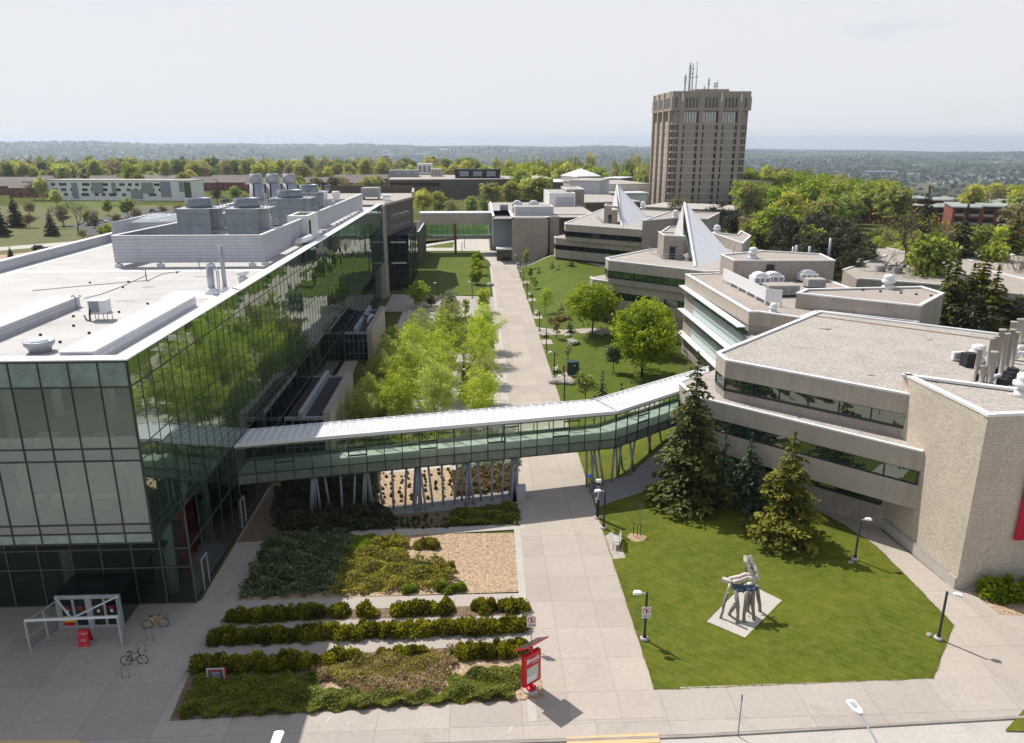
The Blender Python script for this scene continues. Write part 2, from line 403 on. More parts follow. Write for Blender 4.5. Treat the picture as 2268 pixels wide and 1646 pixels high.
M['shingle'] = mat('brown_shingle', (.25,.21,.19), (.19,.16,.145), .6, .9, fine=2, fine_amt=.15)
M['g_long'] = glass_mirror('green_mirror_glass', (.028,.052,.038), 5.0)
M['g_front'] = glass_clear('fritted_green_glass', (.62,.74,.70), 1.9, .27, (.40,.45,.44))
M['g_spandrel'] = glass_mirror('green_spandrel_glass', (.21,.27,.245), 1.6, .05, 1.2)
M['g_ground'] = glass_clear('dark_green_glass', (.42,.54,.49), 1.65)
M['g_bridge'] = glass_clear('bridge_glass', (.87,.94,.89), 1.75)
M['g_spbridge'] = glass_mirror('bridge_spandrel_glass', (.15,.18,.15), 1.5, .06, 2.0)
M['g_win'] = glass_mirror('dark_window_glass', (.018,.032,.028), 2.7)
M['g_dark'] = glass_mirror('black_window_glass', (.010,.012,.016), 1.6)
M['g_fin'] = glass_mirror('teal_window_glass', (.012,.045,.035), 2.1)
M['g_pale'] = glass_mirror('pale_spandrel_glass', (.46,.53,.54), 1.5, .05)
M['g_link'] = glass_clear('link_glass', (.62,.82,.76), 1.6)
M['teal'] = mat('pale_green_floor', (.47,.54,.49), (.42,.48,.44), 1, .5)
M['upstand'] = mat('green_grey_upstand', (.17,.225,.20), (.14,.19,.17), 1, .6)
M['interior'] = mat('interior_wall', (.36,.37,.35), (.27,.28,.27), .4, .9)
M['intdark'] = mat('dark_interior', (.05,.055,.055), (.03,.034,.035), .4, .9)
M['colwhite'] = mat('white_column_paint', (.66,.66,.62), (.58,.58,.55), .5, .7)

M['f_maple'] = foliage('maple_leaves', (.15,.23,.008), (.40,.48,.022), .5)
M['f_birch'] = foliage('birch_leaves', (.27,.34,.05), (.60,.68,.18), .5, .015)
M['f_wood'] = foliage('woodland_leaves', (.16,.205,.034), (.38,.41,.085), .5, .045)
M['f_woodyel'] = foliage('spring_woodland_leaves', (.29,.32,.06), (.58,.60,.145), .5, .03)
M['f_brown'] = foliage('budding_brown_leaves', (.20,.17,.085), (.36,.31,.15), .35, .03)
M['f_spruce'] = foliage('spruce_needles', (.034,.046,.008), (.155,.16,.026), .2, .015)
M['f_gold'] = foliage('golden_spruce_needles', (.05,.066,.008), (.29,.27,.03), .3)
M['f_blue'] = foliage('blue_green_needles', (.025,.048,.026), (.105,.165,.085), .2)
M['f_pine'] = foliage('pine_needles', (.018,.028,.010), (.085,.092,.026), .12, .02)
M['f_yew'] = foliage('yew_needles', (.06,.065,.008), (.44,.42,.035), .4)
M['f_juniper'] = foliage('juniper_sprays', (.07,.09,.010), (.33,.345,.04), .35, 0, ((.24,.15,.06), .9, -3.2))
M['f_spirea'] = foliage('ochre_shrub_leaves', (.16,.15,.03), (.55,.50,.09), .4, 0, ((.36,.26,.14), .8, -3.2))
M['f_rose'] = foliage('grey_green_shrub_leaves', (.05,.075,.03), (.25,.31,.145), .3)
M['f_dry'] = foliage('dry_brown_shrub', (.26,.19,.10), (.60,.48,.27), .35)
M['f_red'] = foliage('reddish_shrub', (.15,.11,.05), (.32,.24,.11), .3)
M['f_green'] = foliage('fresh_green_leaves', (.14,.215,.03), (.36,.46,.07), .5, .02)
M['f_silver'] = foliage('silver_leaves', (.16,.20,.13), (.34,.38,.27), .25)
M['f_white'] = foliage('white_blossom', (.10,.15,.05), (.75,.76,.70), .2)
M['f_tuft'] = foliage('grass_tufts', (.07,.085,.02), (.17,.18,.05), .2)

def lamp_mat(name, col, st):
    m, nt, out = newmat(name); g = N(nt); e = g.n('Emission'); e.inputs[0].default_value = (*col, 1); e.inputs[1].default_value = st; g.l(e.outputs[0], out.inputs[0]); return m
M['ceil_lamp'] = lamp_mat('lit_ceiling_lamp', (1.0,.96,.88), 3)
# ------------------------------------------------------------------ foliage meshes (numpy)
def unit(a): return a/np.maximum(1e-6, np.linalg.norm(a, axis=-1, keepdims=True))
def leafmesh(name, C, A, B, v):
    n = len(C); co = np.empty((n, 4, 3), np.float32)
    co[:,0] = C-A; co[:,1] = C-B*1.0+A*.15; co[:,2] = C+A; co[:,3] = C+B+A*.15
    me = bpy.data.meshes.new(name)
    me.vertices.add(n*4); me.vertices.foreach_set('co', co.ravel())
    me.loops.add(n*4); me.loops.foreach_set('vertex_index', np.arange(n*4, dtype=np.int32))
    me.polygons.add(n); me.polygons.foreach_set('loop_start', np.arange(0, n*4, 4, dtype=np.int32))
    at = me.attributes.new('v', 'FLOAT', 'FACE'); at.data.foreach_set('value', np.clip(v, 0, 1).astype(np.float32))
    me.update(calc_edges=True); return me
def axes(g, Nrm, size, aspect):
    n = len(Nrm); rv = unit(g.normal(size=(n, 3)))
    A = unit(np.cross(Nrm, rv)); B = unit(np.cross(Nrm, A))
    s = (size*(.6+.8*g.random(n)))[:, None]/2
    return A*s, B*s*aspect
def clumps_leaves(g, cen, rad, per, size, aspect=.7, up=.45, flat=1.0, shell=.35):
    k = len(cen); n = k*per; idx = np.repeat(np.arange(k), per)
    d = unit(g.normal(size=(n, 3))); r = rad[idx]*g.random(n)**shell
    off = d*r[:, None]; off[:, 2] *= flat
    C = cen[idx]+off
    Nn = unit(d*.8+g.normal(size=(n, 3))*.7+np.array([0, 0, up]))
    A, B = axes(g, Nn, size, aspect)
    v = .5+.23*g.normal(size=k)[idx]+.16*g.normal(size=n)
    return C, A, B, v
def broadleaf(name, seed, h, r, base, nc=60, per=60, size=.35, m='f_wood', bark='bark', crad=.34, top=1.0, trunk_r=None, stems=1, aspect=.7, lean=0):
    g = np.random.default_rng(seed)
    d = unit(g.normal(size=(nc, 3))); rr = g.random(nc)**.42
    cen = d*rr[:, None]; ang = np.arctan2(cen[:,1], cen[:,0])
    ph = g.random(3)*6.28
    wob = 1+.2*np.sin(2*ang+ph[0])+.15*np.sin(3*ang+ph[1]+cen[:,2]*3)+.1*g.normal(size=nc)
    cen[:, :2] *= (r*(1-crad*.55)*wob)[:, None]
    cz = (h+base)/2; hz = (h-base)/2
    tz = cen[:, 2]
    cen[:, :2] *= np.where(tz > 0, 1-.25*top*tz**2, 1-.1*tz**2)[:, None]
    cen[:, 2] = cz+tz*(hz-crad*r*.4)
    rad = r*crad*(.5+.85*g.random(nc))
    C, A, B, v = clumps_leaves(g, cen, rad, per, size, aspect, flat=.8)
    crown = leafmesh(name+'_crown', C, A, B, v)
    tb = MB(); tr = trunk_r or max(.08, h*.018)
    for s in range(stems):
        ox = oy = 0
        if stems > 1: ox, oy = g.normal(size=2)*.22
        sx, sy = (g.normal(size=2)*(.5 if stems > 1 else .15))
        t0 = (ox, oy, -.1); t1 = (ox+sx*.4, oy+sy*.4, base+(h-base)*.15); t2 = (ox+sx*(r*.35 if stems > 1 else 1), oy+sy*(r*.35 if stems > 1 else 1), base+(h-base)*.62)
        tb.tube([t0, t1, t2], [tr/(stems**.5), tr*.75/(stems**.5), tr*.3/(stems**.5)], 6)
        for i in g.choice(nc, min(nc, 12//stems+2), replace=False):
            c = cen[i]; f = .2+.6*g.random(); st = Vector(t1).lerp(Vector(t2), f*.7)
            md = st.lerp(Vector(c), .5)+Vector((0,0,.05*h))
            tb.tube([st, md, c], [tr*.33/(stems**.5), tr*.2/(stems**.5), .02], 5, False)
    trunk = tb.mesh(name+'_trunk')
    crown.materials.append(M[m]); trunk.materials.append(M[bark]); return crown, trunk
def conifer(name, seed, h, r, m='f_spruce', bark='bark', size=.5, dens=1.0, droop=.35, base=.05, spread=.32, pow_=.85, nb=9):
    g = np.random.default_rng(seed); Cs, As, Bs, vs = [], [], [], []
    tb = MB(); tb.tube([(0,0,-.1), (0,0,h*.5), (0,0,h*.985)], [h*.016+.04, h*.010+.02, .015], 6)
    nl = int(h*1.9)
    for L in range(nl):
        t = L/nl; z = h*(base+(1-base)*t); rl = r*(1-t)**pow_*(1 if t > .1 else .8+2*t)
        for b in range(max(4, int(nb*(1-.5*t)))):
            a = g.random()*6.283; ln = max(.25, rl*(.5+.72*g.random())); dirv = np.array([math.cos(a), math.sin(a), 0])
            k = max(5, int(dens*ln*11)); s = np.sort(g.random(k)**.75)
            up = .18*ln*(1-t)
            pos = np.outer(s*ln, dirv); pos[:, 2] = z+up*s-droop*ln*s**2+g.normal(size=k)*.06
            side = np.array([-dirv[1], dirv[0], 0]); w = spread*ln*(1-.6*s)*g.normal(size=k)*.75
            pos += side*w[:, None]; pos[:, 2] -= np.abs(w)*droop*.8
            ax = unit(dirv*.75+side*np.sign(w)[:, None]*.7+g.normal(size=(k,3))*.25+np.array([0,0,-droop*.9])*s[:, None])
            nn = unit(np.array([0,0,1.])+g.normal(size=(k,3))*.45)
            bb = unit(np.cross(nn, ax)); sz = size*(.55+.7*g.random(k))*(.6+.4*(1-t))
            Cs.append(pos); As.append(ax*(sz/2)[:, None]); Bs.append(bb*(sz*.27)[:, None])
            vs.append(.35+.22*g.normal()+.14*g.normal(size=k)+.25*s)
            if L % 2 == 0 and b % 3 == 0: tb.tube([(0,0,z), tuple(np.array([0,0,z])+dirv*ln*.8+np.array([0,0,up*.8-droop*ln*.6]))], [.035, .01], 4, False)
    top = np.column_stack([g.normal(size=14)*.05, g.normal(size=14)*.05, h*(.95+.06*g.random(14))])
    Cs.append(top); As.append(np.tile([0,0,size*.35], (14,1))+g.normal(size=(14,3))*.06); Bs.append(g.normal(size=(14,3))*size*.1); vs.append(g.random(14))
    crown = leafmesh(name+'_crown', *(np.concatenate(x) for x in (Cs, As, Bs, vs)))
    trunk = tb.mesh(name+'_trunk'); crown.materials.append(M[m]); trunk.materials.append(M[bark]); return crown, trunk
def baretree(name, seed, h, spread=.5, m='f_brown', bark='twig', leaves=0, lsize=.2, r0=None, levels=6, fork=3, trunk=.22):
    g = np.random.default_rng(seed); tb = MB(); tips = []
    def grow(p, d, ln, r, lv):
        q = p+d*ln; mid = p+d*ln*.5+g.normal(size=3)*ln*.04
        tb.tube([p, mid, q], [r, r*.85, r*.66], 6 if lv < 2 else 4, False)
        if lv >= levels: tips.append(q); return
        k = fork if lv < 2 else 2+int(g.random() < .55)
        for i in range(k):
            nd = unit(d+g.normal(size=3)*spread*(1.15 if lv < 2 else 1)+np.array([0,0,.16]))
            grow(q, nd, ln*(.68+.2*g.random()), r*.62, lv+1)
        if lv > 2: tips.append(q)
    grow(np.array([0,0,-.1]), np.array([0,0,1.]), h*trunk, r0 or h*.022, 0)
    me = tb.mesh(name+'_branches'); me.materials.append(M[bark])
    crown = None
    if leaves:
        T = np.array(tips); idx = g.integers(0, len(T), leaves); C = T[idx]+g.normal(size=(leaves,3))*.45
        A, B = axes(g, unit(g.normal(size=(leaves,3))+np.array([0,0,.6])), lsize, .7)
        crown = leafmesh(name+'_crown', C, A, B, g.random(leaves)); crown.materials.append(M[m])
    return crown, me
def shrub(name, seed, L, W, H, n=900, size=.22, m='f_yew', spiky=.7, lumps=None, aspect=.35):
    """a bush or clipped row: sprays over a lumpy mound L x W x H standing on z=0"""
    g = np.random.default_rng(seed); k = lumps or max(3, int(L*2.2*max(1, W)))
    cx = ((np.arange(k)+g.random(k))/k-.5)*L*(1-.35*min(1, H/L)); cy = g.uniform(-.5, .5, k)*W*.55
    ch = H*(.5+.55*g.random(k)); rad = np.minimum(W*.5, .3+.25*H)*(.6+.5*g.random(k))
    idx = g.integers(0, k, n); d = unit(g.normal(size=(n,3))); d[:,2] = np.abs(d[:,2])
    rr = .55+.5*g.random(n)**.5
    C = np.column_stack([cx[idx]+d[:,0]*rad[idx]*rr, cy[idx]+d[:,1]*rad[idx]*rr, d[:,2]*ch[idx]*rr])
    low = g.random(n) < .3; C[low, 2] *= g.random(low.sum())
    ax = unit(d*.8+np.array([0,0,spiky])+g.normal(size=(n,3))*.35); nn = unit(d+g.normal(size=(n,3))*.4)
    bb = unit(np.cross(nn, ax)); s = size*(.6+.8*g.random(n))
    v = .45+.2*g.normal(size=k)[idx]+.17*g.normal(size=n)
    me = leafmesh(name, C, ax*(s/2)[:,None], bb*(s*aspect)[:,None], v); me.materials.append(M[m]); return me
def inpoly(x, y, poly):
    c = np.zeros(len(x), bool); j = len(poly)-1
    for i in range(len(poly)):
        xi, yi = poly[i]; xj, yj = poly[j]
        c ^= ((yi > y) != (yj > y)) & (x < (xj-xi)*(y-yi)/(yj-yi+1e-12)+xi); j = i
    return c
def cover(name, seed, poly, H, n, size, m, spiky=.25, aspect=.35, rough=1.3):
    """low planting that fills a bed outline (world xy); returns mesh relative to the outline's first point"""
    g = np.random.default_rng(seed); pl = np.array(poly); lo, hi = pl.min(0), pl.max(0)
    x = g.uniform(lo[0]-.1, hi[0]+.1, n*4); y = g.uniform(lo[1]-.1, hi[1]+.1, n*4)
    x2 = x+.18*np.sin(y*5.1+x*3); y2 = y+.18*np.sin(x*4.3+1)
    k = inpoly(x2, y2, poly); x, y = x[k][:n], y[k][:n]; n = len(x)
    hgt = H*(.55+.25*np.sin(x*rough*2+np.sin(y*rough*1.7)*2)+.25*np.sin(y*rough*2.3+x*.7))
    z = np.maximum(.03, hgt)*g.random(n)**.45
    ax = unit(np.column_stack([g.normal(size=n), g.normal(size=n), np.full(n, spiky*2)+.3*g.normal(size=n)]))
    nn = unit(g.normal(size=(n,3))*.5+np.array([0,0,1.])); bb = unit(np.cross(nn, ax)); s = size*(.6+.8*g.random(n))
    v = .42+.2*np.sin(x*1.9+y)*np.sin(y*2.3-x*.6)+.2*g.normal(size=n)
    C = np.column_stack([x-poly[0][0], y-poly[0][1], z])
    me = leafmesh(name, C, ax*(s/2)[:,None], bb*(s*aspect)[:,None], v); me.materials.append(M[m]); return me

def put_tree(name, meshes, loc, label, cat='tree', group=None, rz=None, s=1.0, sz=None):
    t = thing(name, label, cat, loc, group, rnd.random()*6.28 if rz is None else rz)
    t.scale = (s, s, sz or s)
    for me, nm in zip(meshes, ('crown', 'trunk')):
        if me is None: continue
        o = bpy.data.objects.new(nm, me); COL.objects.link(o); o.parent = t
    return t
def put_one(name, me, loc, label, cat, group=None, rz=0, s=1.0, kind=None):
    o = bpy.data.objects.new(name, me); COL.objects.link(o); o.location = loc; o.rotation_euler = (0,0,rz); o.scale = (s,)*3
    return tag(o, label, cat, group, kind)
# ------------------------------------------------------------------ ground
def sheet(name, poly, z, m, cell=0, kind='structure'):
    b = bmesh.new(); f = b.faces.new([b.verts.new((p[0], p[1], 0)) for p in poly])
    if f.calc_area() and f.normal.z < 0: f.normal_flip()
    bmesh.ops.triangulate(b, faces=b.faces[:])
    if cell:
        xs = [p[0] for p in poly]; ys = [p[1] for p in poly]
        for ax, lo, hi in ((0, min(xs), max(xs)), (1, min(ys), max(ys))):
            k = math.ceil(lo/cell)*cell
            while k < hi:
                no = Vector((1,0,0)) if ax == 0 else Vector((0,1,0))
                bmesh.ops.bisect_plane(b, geom=b.verts[:]+b.edges[:]+b.faces[:], plane_co=no*k, plane_no=no, dist=1e-4); k += cell
        for v in b.verts: v.co.z = gh(v.co.x, v.co.y)
    for v in b.verts: v.co.z += z
    b.normal_update()
    for f in b.faces:
        if f.normal.z < 0: f.normal_flip()
    me = bpy.data.meshes.new(name); b.to_mesh(me); b.free()
    for p in me.polygons: p.use_smooth = bool(cell)
    o = link_mesh(name, me, m); o['kind'] = kind; return o
def px(*pts, z=0): return [P2(u, v, z) for u, v in pts]

# terrain: plateau under the campus, falling to the plain, hills on the horizon
def terr(r, a):
    x, y = r*math.sin(a), r*math.cos(a)
    z = -.06
    drop = sm(700, 1900, r)
    if x > 0: drop = max(drop, sm(430, 1100, r+.35*x))
    z -= 92*drop
    hl = sm(-.05, -.75, a) if a < 0 else 0
    z += sm(3500, 9500, r)*(112*(.55+.45*sm(.1, -.5, a)) - 22*sm(.15, .6, a)*2.2)*(1 if a < .25 else .55)
    z += sm(2500, 9000, r)*9*(math.sin(a*17+r*.0011)+.6*math.sin(a*41+1))
    return z
def build_terrain():
    rs = [0.01]+[60*i for i in range(1, 11)]+[600*1.075**i for i in range(1, 52)]
    rs = [r for r in rs if r < 13000]; na = 200; vs = []; fs = []
    for r in rs:
        for k in range(na):
            a = -math.pi+2*math.pi*k/na; vs.append((r*math.sin(a), r*math.cos(a), terr(r, a)))
    for i in range(len(rs)-1):
        for k in range(na):
            k2 = (k+1) % na; fs.append((i*na+k, i*na+k2, (i+1)*na+k2, (i+1)*na+k))
    me = bpy.data.meshes.new('ground'); me.from_pydata(vs, [], fs); me.update()
    m, nt, out = newmat('countryside'); g = N(nt)
    bs = g.n('BsdfDiffuse'); g.l(bs.outputs[0], out.inputs[0]); pos = g.n('NewGeometry').outputs['Position']
    near = g.mix(g.math('MULTIPLY_ADD', g.noise(pos, .05, 6, .7), 2.4, -.7), (.07,.095,.022), (.13,.125,.045))
    vo = g.n('TexVoronoi'); vo.inputs['Scale'].default_value = .0022; g.l(pos, vo.inputs['Vector'])
    fields = g.ramp(g.math('FRACT', g.math('MULTIPLY', vo.outputs['Color'], 1.0)), [(0,(.05,.075,.022)), (.35,(.045,.07,.02)), (.5,(.10,.115,.04)), (.7,(.17,.145,.09)), (.85,(.06,.085,.03)), (1,(.12,.13,.05))])
    wd = g.math('MULTIPLY_ADD', g.noise(pos, .0016, 8, .7), 9, -4.0); wd.node.use_clamp = True
    far = g.mix(wd, fields, g.mix(g.noise(pos, .03, 5, .8), (.018,.034,.012), (.075,.09,.032)))
    ln = g.n('VectorMath', operation='LENGTH'); g.l(pos, ln.inputs[0])
    f = g.math('MULTIPLY_ADD', ln.outputs['Value'], 1/400, -1.6); f.node.use_clamp = True
    g.l(g.mix(f, near, far), bs.inputs[0])
    for x in nt.nodes:
        if x.type == 'MATH' and x.operation == 'MULTIPLY_ADD': x.use_clamp = True
    o = link_mesh('ground', me, m); o['kind'] = 'structure'
    for p in me.polygons: p.use_smooth = True
build_terrain()

WX0, WX1 = 3.05, 10.42           # the long walkway
sheet('plaza', [(-75,36.1),(-75,49.2),(-20.5,49.2),(-20.5,68),(-17.6,68),(-17.6,49.2),(60,49.2),(60,36.1)], .02, M['plaza'])
sheet('entrance_drive', [(-80,5),(-80,36.1),(80,36.1),(80,5)], -.03, M['road'])
sheet('pavement', [(-80,34.75),(-80,36.15),(12,36.15),(12,34.75)], .024, M['plaza'])
sheet('pavement', [(12,34.75),(12,38.6),(60,38.9),(60,35.6),(31.4,35.3)], .024, M['plaza'])
def kerb(pts, name='kerb'):
    b = MB()
    for p, q in zip(pts, pts[1:]): b.bar((p[0],p[1],-.01), (q[0],q[1],-.01), .18, .13)
    o = b.build(name, M['curb']); o['kind'] = 'structure'
kerb([(-80,34.6),(11.5,34.6),(14.5,34.68),(31.4,35.2),(60,35.9)])
sheet('walkway', [(WX0,36.1),(WX1,36.1),(WX1+.05,75),(WX1-.1,204.5),(3.6,204.5),(3.9,110)], .032, M['walk'])
sheet('walkway_border', [(2.55,36.1),(WX0,36.1),(3.9,110),(3.6,204),(3.0,204),(3.3,110)], .034, M['path'])
# north plaza beyond the walkway
sheet('north_plaza', px((1088,592),(1150,592),(1165,600),(1130,560),(1105,528),(1010,528),(1085,570)), .028, M['path'])
sheet('north_plaza', [(-19,148),(3.6,148),(3.6,162),(-19,166)], .028, M['plaza'])
sheet('north_plaza', [(-8,236),(-8,262),(32,262),(32,214),(10.2,204),(3.6,204),(3.0,214),(-1,236)], .026, M['path'])
sheet('lawn', [(-15,164.5),(2.8,164),(2.2,204),(-1.5,234),(-40,234),(-40,185),(-18,172)], .018, M['lawn2'])
sheet('path', px((905,556),(1085,556),(1085,549),(905,549)), .030, M['path'])
sheet('lawn', [(-60,238),(-8,238),(-8,262),(-60,262)], .016, M['lawn2'])
sheet('path', px((905,541),(945,546),(1040,530),(1040,527),(945,541),(905,537)), .034, M['path'])
# grove floor
sheet('grove_paving', [(-15,70),(3.3,71),(3.3,148),(-15,148)], .010, M['path'])
# east lawns
LE = px((2112,1385),(2020,1290),(1940,1210),(1870,1163),(1800,1128))
sheet('lawn', [(10.42,38.45),(28.0,38.7)]+LE+[(26.5,70),(29,84),(27,87.2),(10.4,87.2)], .022, M['lawn'], 1.5)
sheet('path', [(10.3,87.2),(27,87.2),(33,89),(33,92.5),(24,91.6),(16,92.4),(10.3,92.6)], .024, M['walk'], 1.5)
sheet('lawn', [(10.4,92.6),(16,92.4),(24,91.6),(29.5,93),(29.5,118),(24.5,124.5),(16,126.8),(10.35,128.4)], .022, M['lawn2'], 2)
sheet('path', [(10.3,128.4),(16,126.8),(24.5,124.5),(26,127),(16,129.6),(10.3,133.8)], .024, M['walk'], 2)
sheet('lawn', [(10.35,133.8),(16,129.6),(26,127),(31,130),(31,140),(33,178),(24,196),(20,203),(10.3,203)], .022, M['lawn2'], 2)
sheet('path', [(10.2,203),(20,203),(24,196),(33,178),(36,182),(26,206),(20,212),(10.2,211)], .024, M['path'], 2)
# path beside the brick tower and the paving east of it
sheet('path', [(28.0,38.7)]+LE+[(27.5,66),(30,64),(34.3,58),(35.2,47.9),(36.5,44.5),(60,42),(60,38.8)], .026, M['walk'])
sheet('lawn', px((2225,1620),(2268,1572),(2300,1570),(2300,1622)), .038, M['lawn'])
sheet('sculpture_pad', px((1565,1378),(1650,1414),(1732,1331),(1651,1291)), .05, M['path'])
# bench pads along the walkway
for y0, y1 in ((100.5,103.5),(121.5,124.5),(140.5,143.5),(157,160),(178,181)):
    sheet('bench_pad', [(10.38,y0),(13.0,y0),(13.0,y1),(10.38,y1)], .03+gh(12,y0+1), M['walk'])
sheet('bench_pad', px((1328,1198),(1357,1176),(1386,1236),(1350,1240)), .031, M['walk'])
# beds
sheet('mulch_bed', px((596,1186),(1162,1181),(1173,1311),(522,1331)), .030, M['mulch'])
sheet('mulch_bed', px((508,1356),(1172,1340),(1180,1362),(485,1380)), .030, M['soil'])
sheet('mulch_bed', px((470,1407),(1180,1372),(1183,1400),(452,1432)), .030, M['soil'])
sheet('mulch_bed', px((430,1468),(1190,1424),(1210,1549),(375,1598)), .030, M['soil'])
sheet("mulch_bed", px((1140,1465),(1192,1440),(1205,1548),(1120,1552)), .0385, M['mulch'])
sheet('mulch_bed', px((740,1500),(1000,1475),(1160,1440),(1150,1490),(980,1540),(700,1545)), .033, M['mulch'])
sheet('shrub_bed', [(-20.4,57.6),(2.5,60.5),(2.6,70),(-20.4,70)], .024, M['soil'])
sheet('mulch_bed', px((838,1050),(1002,1035),(1020,1108),(840,1122)), .030, M['mulch'])
sheet('gravel_strip', px((655,1150),(860,1125),(1020,1100),(1160,1085),(1163,1110),(1000,1130),(860,1142),(660,1165)), .034, M['gravel'])
sheet('gravel_strip', [(10.5,62.6),(12.6,63.9),(16,65.6),(19.5,69.0),(23,73),(21,75),(17.8,72.0),(14.6,68.6),(10.5,67.4)], .034, M['gravel'], 1.5)
sheet('stone_edging', px((745,1178),(1000,1168),(1162,1160),(1163,1172),(1000,1182),(750,1192)), .036, M['path'])
# manhole, tactile strip
mh = MB().cyl((0,0,0), .42, .02, 24).build('manhole_cover', M['curb'], loc=(*P2(733,1432), .03)); tag(mh, 'round iron manhole cover between two hedge rows', 'manhole cover')
sheet('tactile_strip', px((1254,1634),(1457,1624),(1463,1646),(1256,1652)), .040, M['tactile'])
sheet('tactile_strip', px((-20,1641),(175,1640),(186,1652),(-20,1660)), .040, M['tactile'])
for u, v, w in ((720,1602,.9),(768,1608,.5),(1125,1625,.9)):
    p = P2(u, v); sheet('paint_mark', [(p[0],p[1]),(p[0]+.05,p[1]),(p[0]+.05+w*.3,p[1]+w*.6),(p[0]+w*.3,p[1]+w*.6)], .041, M['whitep'])

for k, (u, v) in enumerate(((1157,820),(1300,1380))):
    x, y = P2(u, v); tag(MB().cyl((0,0,0), .36, .012, 20).build('manhole_cover', M['curb'], loc=(x,y,.034)), ('small round drain cover on the walkway beside the grove','round iron cover on the walkway near the sculpture lawn')[k], 'manhole cover')
# ------------------------------------------------------------------ the long glass building (left)
FX0, FY0, FX1, FY1, FZT, FZB = -20.65, 43.8, -19.8, 161.6, 19.8, 7.8
def fx(y): return FX0+(FX1-FX0)*(y-FY0)/(FY1-FY0)
WX = -49.0
LB = thing('glass_academic_building', 'long flat-roofed green glass building overhanging the paved entrance plaza', 'building', (-34, 100, 0))
MB().prism([(WX,FY0+.3),(FX0-.3,FY0+.3),(FX1-.3,FY1),(WX,FY1)], 18.8, 19.2).build('roof', M['roofwhite'], LB)
b = MB()
b.box(WX, FY0+.05, 19.2, FX0-.05, FY0+.9, FZT-.03)
b.prism([(FX0-.9,FY0+.9),(FX0-.05,FY0+.9),(FX1-.05,FY1),(FX1-.9,FY1)], 19.2, FZT-.03)
b.build('parapet', M['coping'], LB)
b = MB(); b.box(WX, FY0-.05, FZT-.03, FX0+.05, FY0+.95, FZT+.05)
b.prism([(FX0-.95,FY0+.95),(FX0+.05,FY0+.95),(FX1+.05,FY1),(FX1-.95,FY1)], FZT-.03, FZT+.046); b.build('parapet_cap', M['coping'], LB)
b = MB(); b.box(WX-.5, 60, 18.8, WX, FY1, 20.25); b.build('parapet', M['galvl'], LB)
b = MB(); b.box(WX-.62, 60, 20.25, WX+.12, FY1, 20.33); b.build('coping', M['coping'], LB)
b = MB()
b.box(WX+.1, 79.6, 19.205, -22.4, 80.9, 19.22); b.box(WX+.1, 55, 19.205, WX+2.1, 79.6, 19.221); b.box(WX+.1, 80.9, 19.205, WX+1.4, 110, 19.223)
b.box(-27.2, 65.2, 19.205, -21.8, 68.6, 19.224)
b.box(-22.9, 45.5, 19.205, -21.7, 66, 19.222)
b.build('roof_membrane_strip', M['white'], LB)
for x, y in ((-30.3,52.5),(-27.9,50.4),(-29.4,55.2),(-31,58.4),(-28.2,59.8),(-27.2,52.9),(-32.6,70.6),(-27.3,63),(-34.5,66.5),(-36.8,73.2),(-33.4,73.6),(-30.8,78.9)):
    MB().cyl((x,y,19.2), .1, .14, 8).build('roof_drain', M['rubber'], LB)
for x0, x1, y0, y1 in ((-25.0,-23.05,44.9,62.2),(-34.5,-32.4,44.9,62.4)):
    q = MB().box(x0, y0, 19.2, x1, y1, 20.0).build('roof_monitor', M['panel'], LB)
    MB().box(x0-.06, y0-.03, 20.0, x1+.06, y1+.06, 20.07).build('cap', M['white'], q)
# long facade
MB().quad((FX0,FY0,FZB),(FX1,FY1,FZB),(FX1,FY1,19.75),(FX0,FY0,19.75)).build('curtain_wall', M['g_long'], LB)
b = MB(); n = 78
for i in range(n+1):
    y = FY0+(FY1-FY0)*i/n; x = fx(y)
    b.box(x-.02, y-.022, FZB, x+.02, y+.022, 19.75)
for z, w in ((18.15,.05),(14.24,.04),(13.44,.03),(9.16,.03),(8.53,.04),(FZB+.05,.09)):
    b.bar((FX0+.0,FY0,z),(FX1+.0,FY1,z), .04, w*1.5)
b.build('mullion_grid', M['mull'], LB)
# front facade
def fpan(z0, z1, nm, m): MB().quad((WX,FY0,z0),(FX0,FY0,z0),(FX0,FY0,z1),(WX,FY0,z1)).build(nm, m, LB)
fpan(18.15, 19.75, 'spandrel', M['g_spandrel']); fpan(FZB, 8.53, 'spandrel', M['g_spandrel'])
fpan(8.53, 18.15, 'fritted_curtain_wall', M['g_front'])
b = MB(); x = FX0
b.box(FX0-.06, FY0-.07, FZB, FX0+.06, FY0+.05, 19.76)
while x > WX: 
    x -= 1.71; b.box(x-.035, FY0-.06, FZB, x+.035, FY0+.02, 19.74)
for z in (19.7, 18.15, 14.24, 13.44, 9.16, 8.53, FZB+.04): b.box(WX, FY0-.055, z-.04, FX0, FY0+.02, z+.04)
b.build('mullion_grid', M['mull'], LB)
MB().quad((WX,FY0,FZB),(WX,60,FZB),(fx(60),60,FZB),(FX0,FY0,FZB)).build('soffit', M['conc'], LB)
MB().box(WX, FY0+.2, FZB+.02, FX0-.1, FY1, FZB+.3).build('floor', M['interior'], LB)
for z in (9.0, 13.3):
    MB().box(WX, FY0+.25, z, FX0-.08, FY1-.2, z+.45).build('floor', M['interior'], LB)
MB().box(WX, 58, 9.5, FX0-.1, 58.3, 18.8).build('interior_wall', M['interior'], LB)
for y in (46.2, 51.5, 57):
    for x in (-23.2, -29.4, -35.6):
        MB().cyl((x,y,8.1), .33, 10.7, 12).build('column', M['colwhite'], LB)
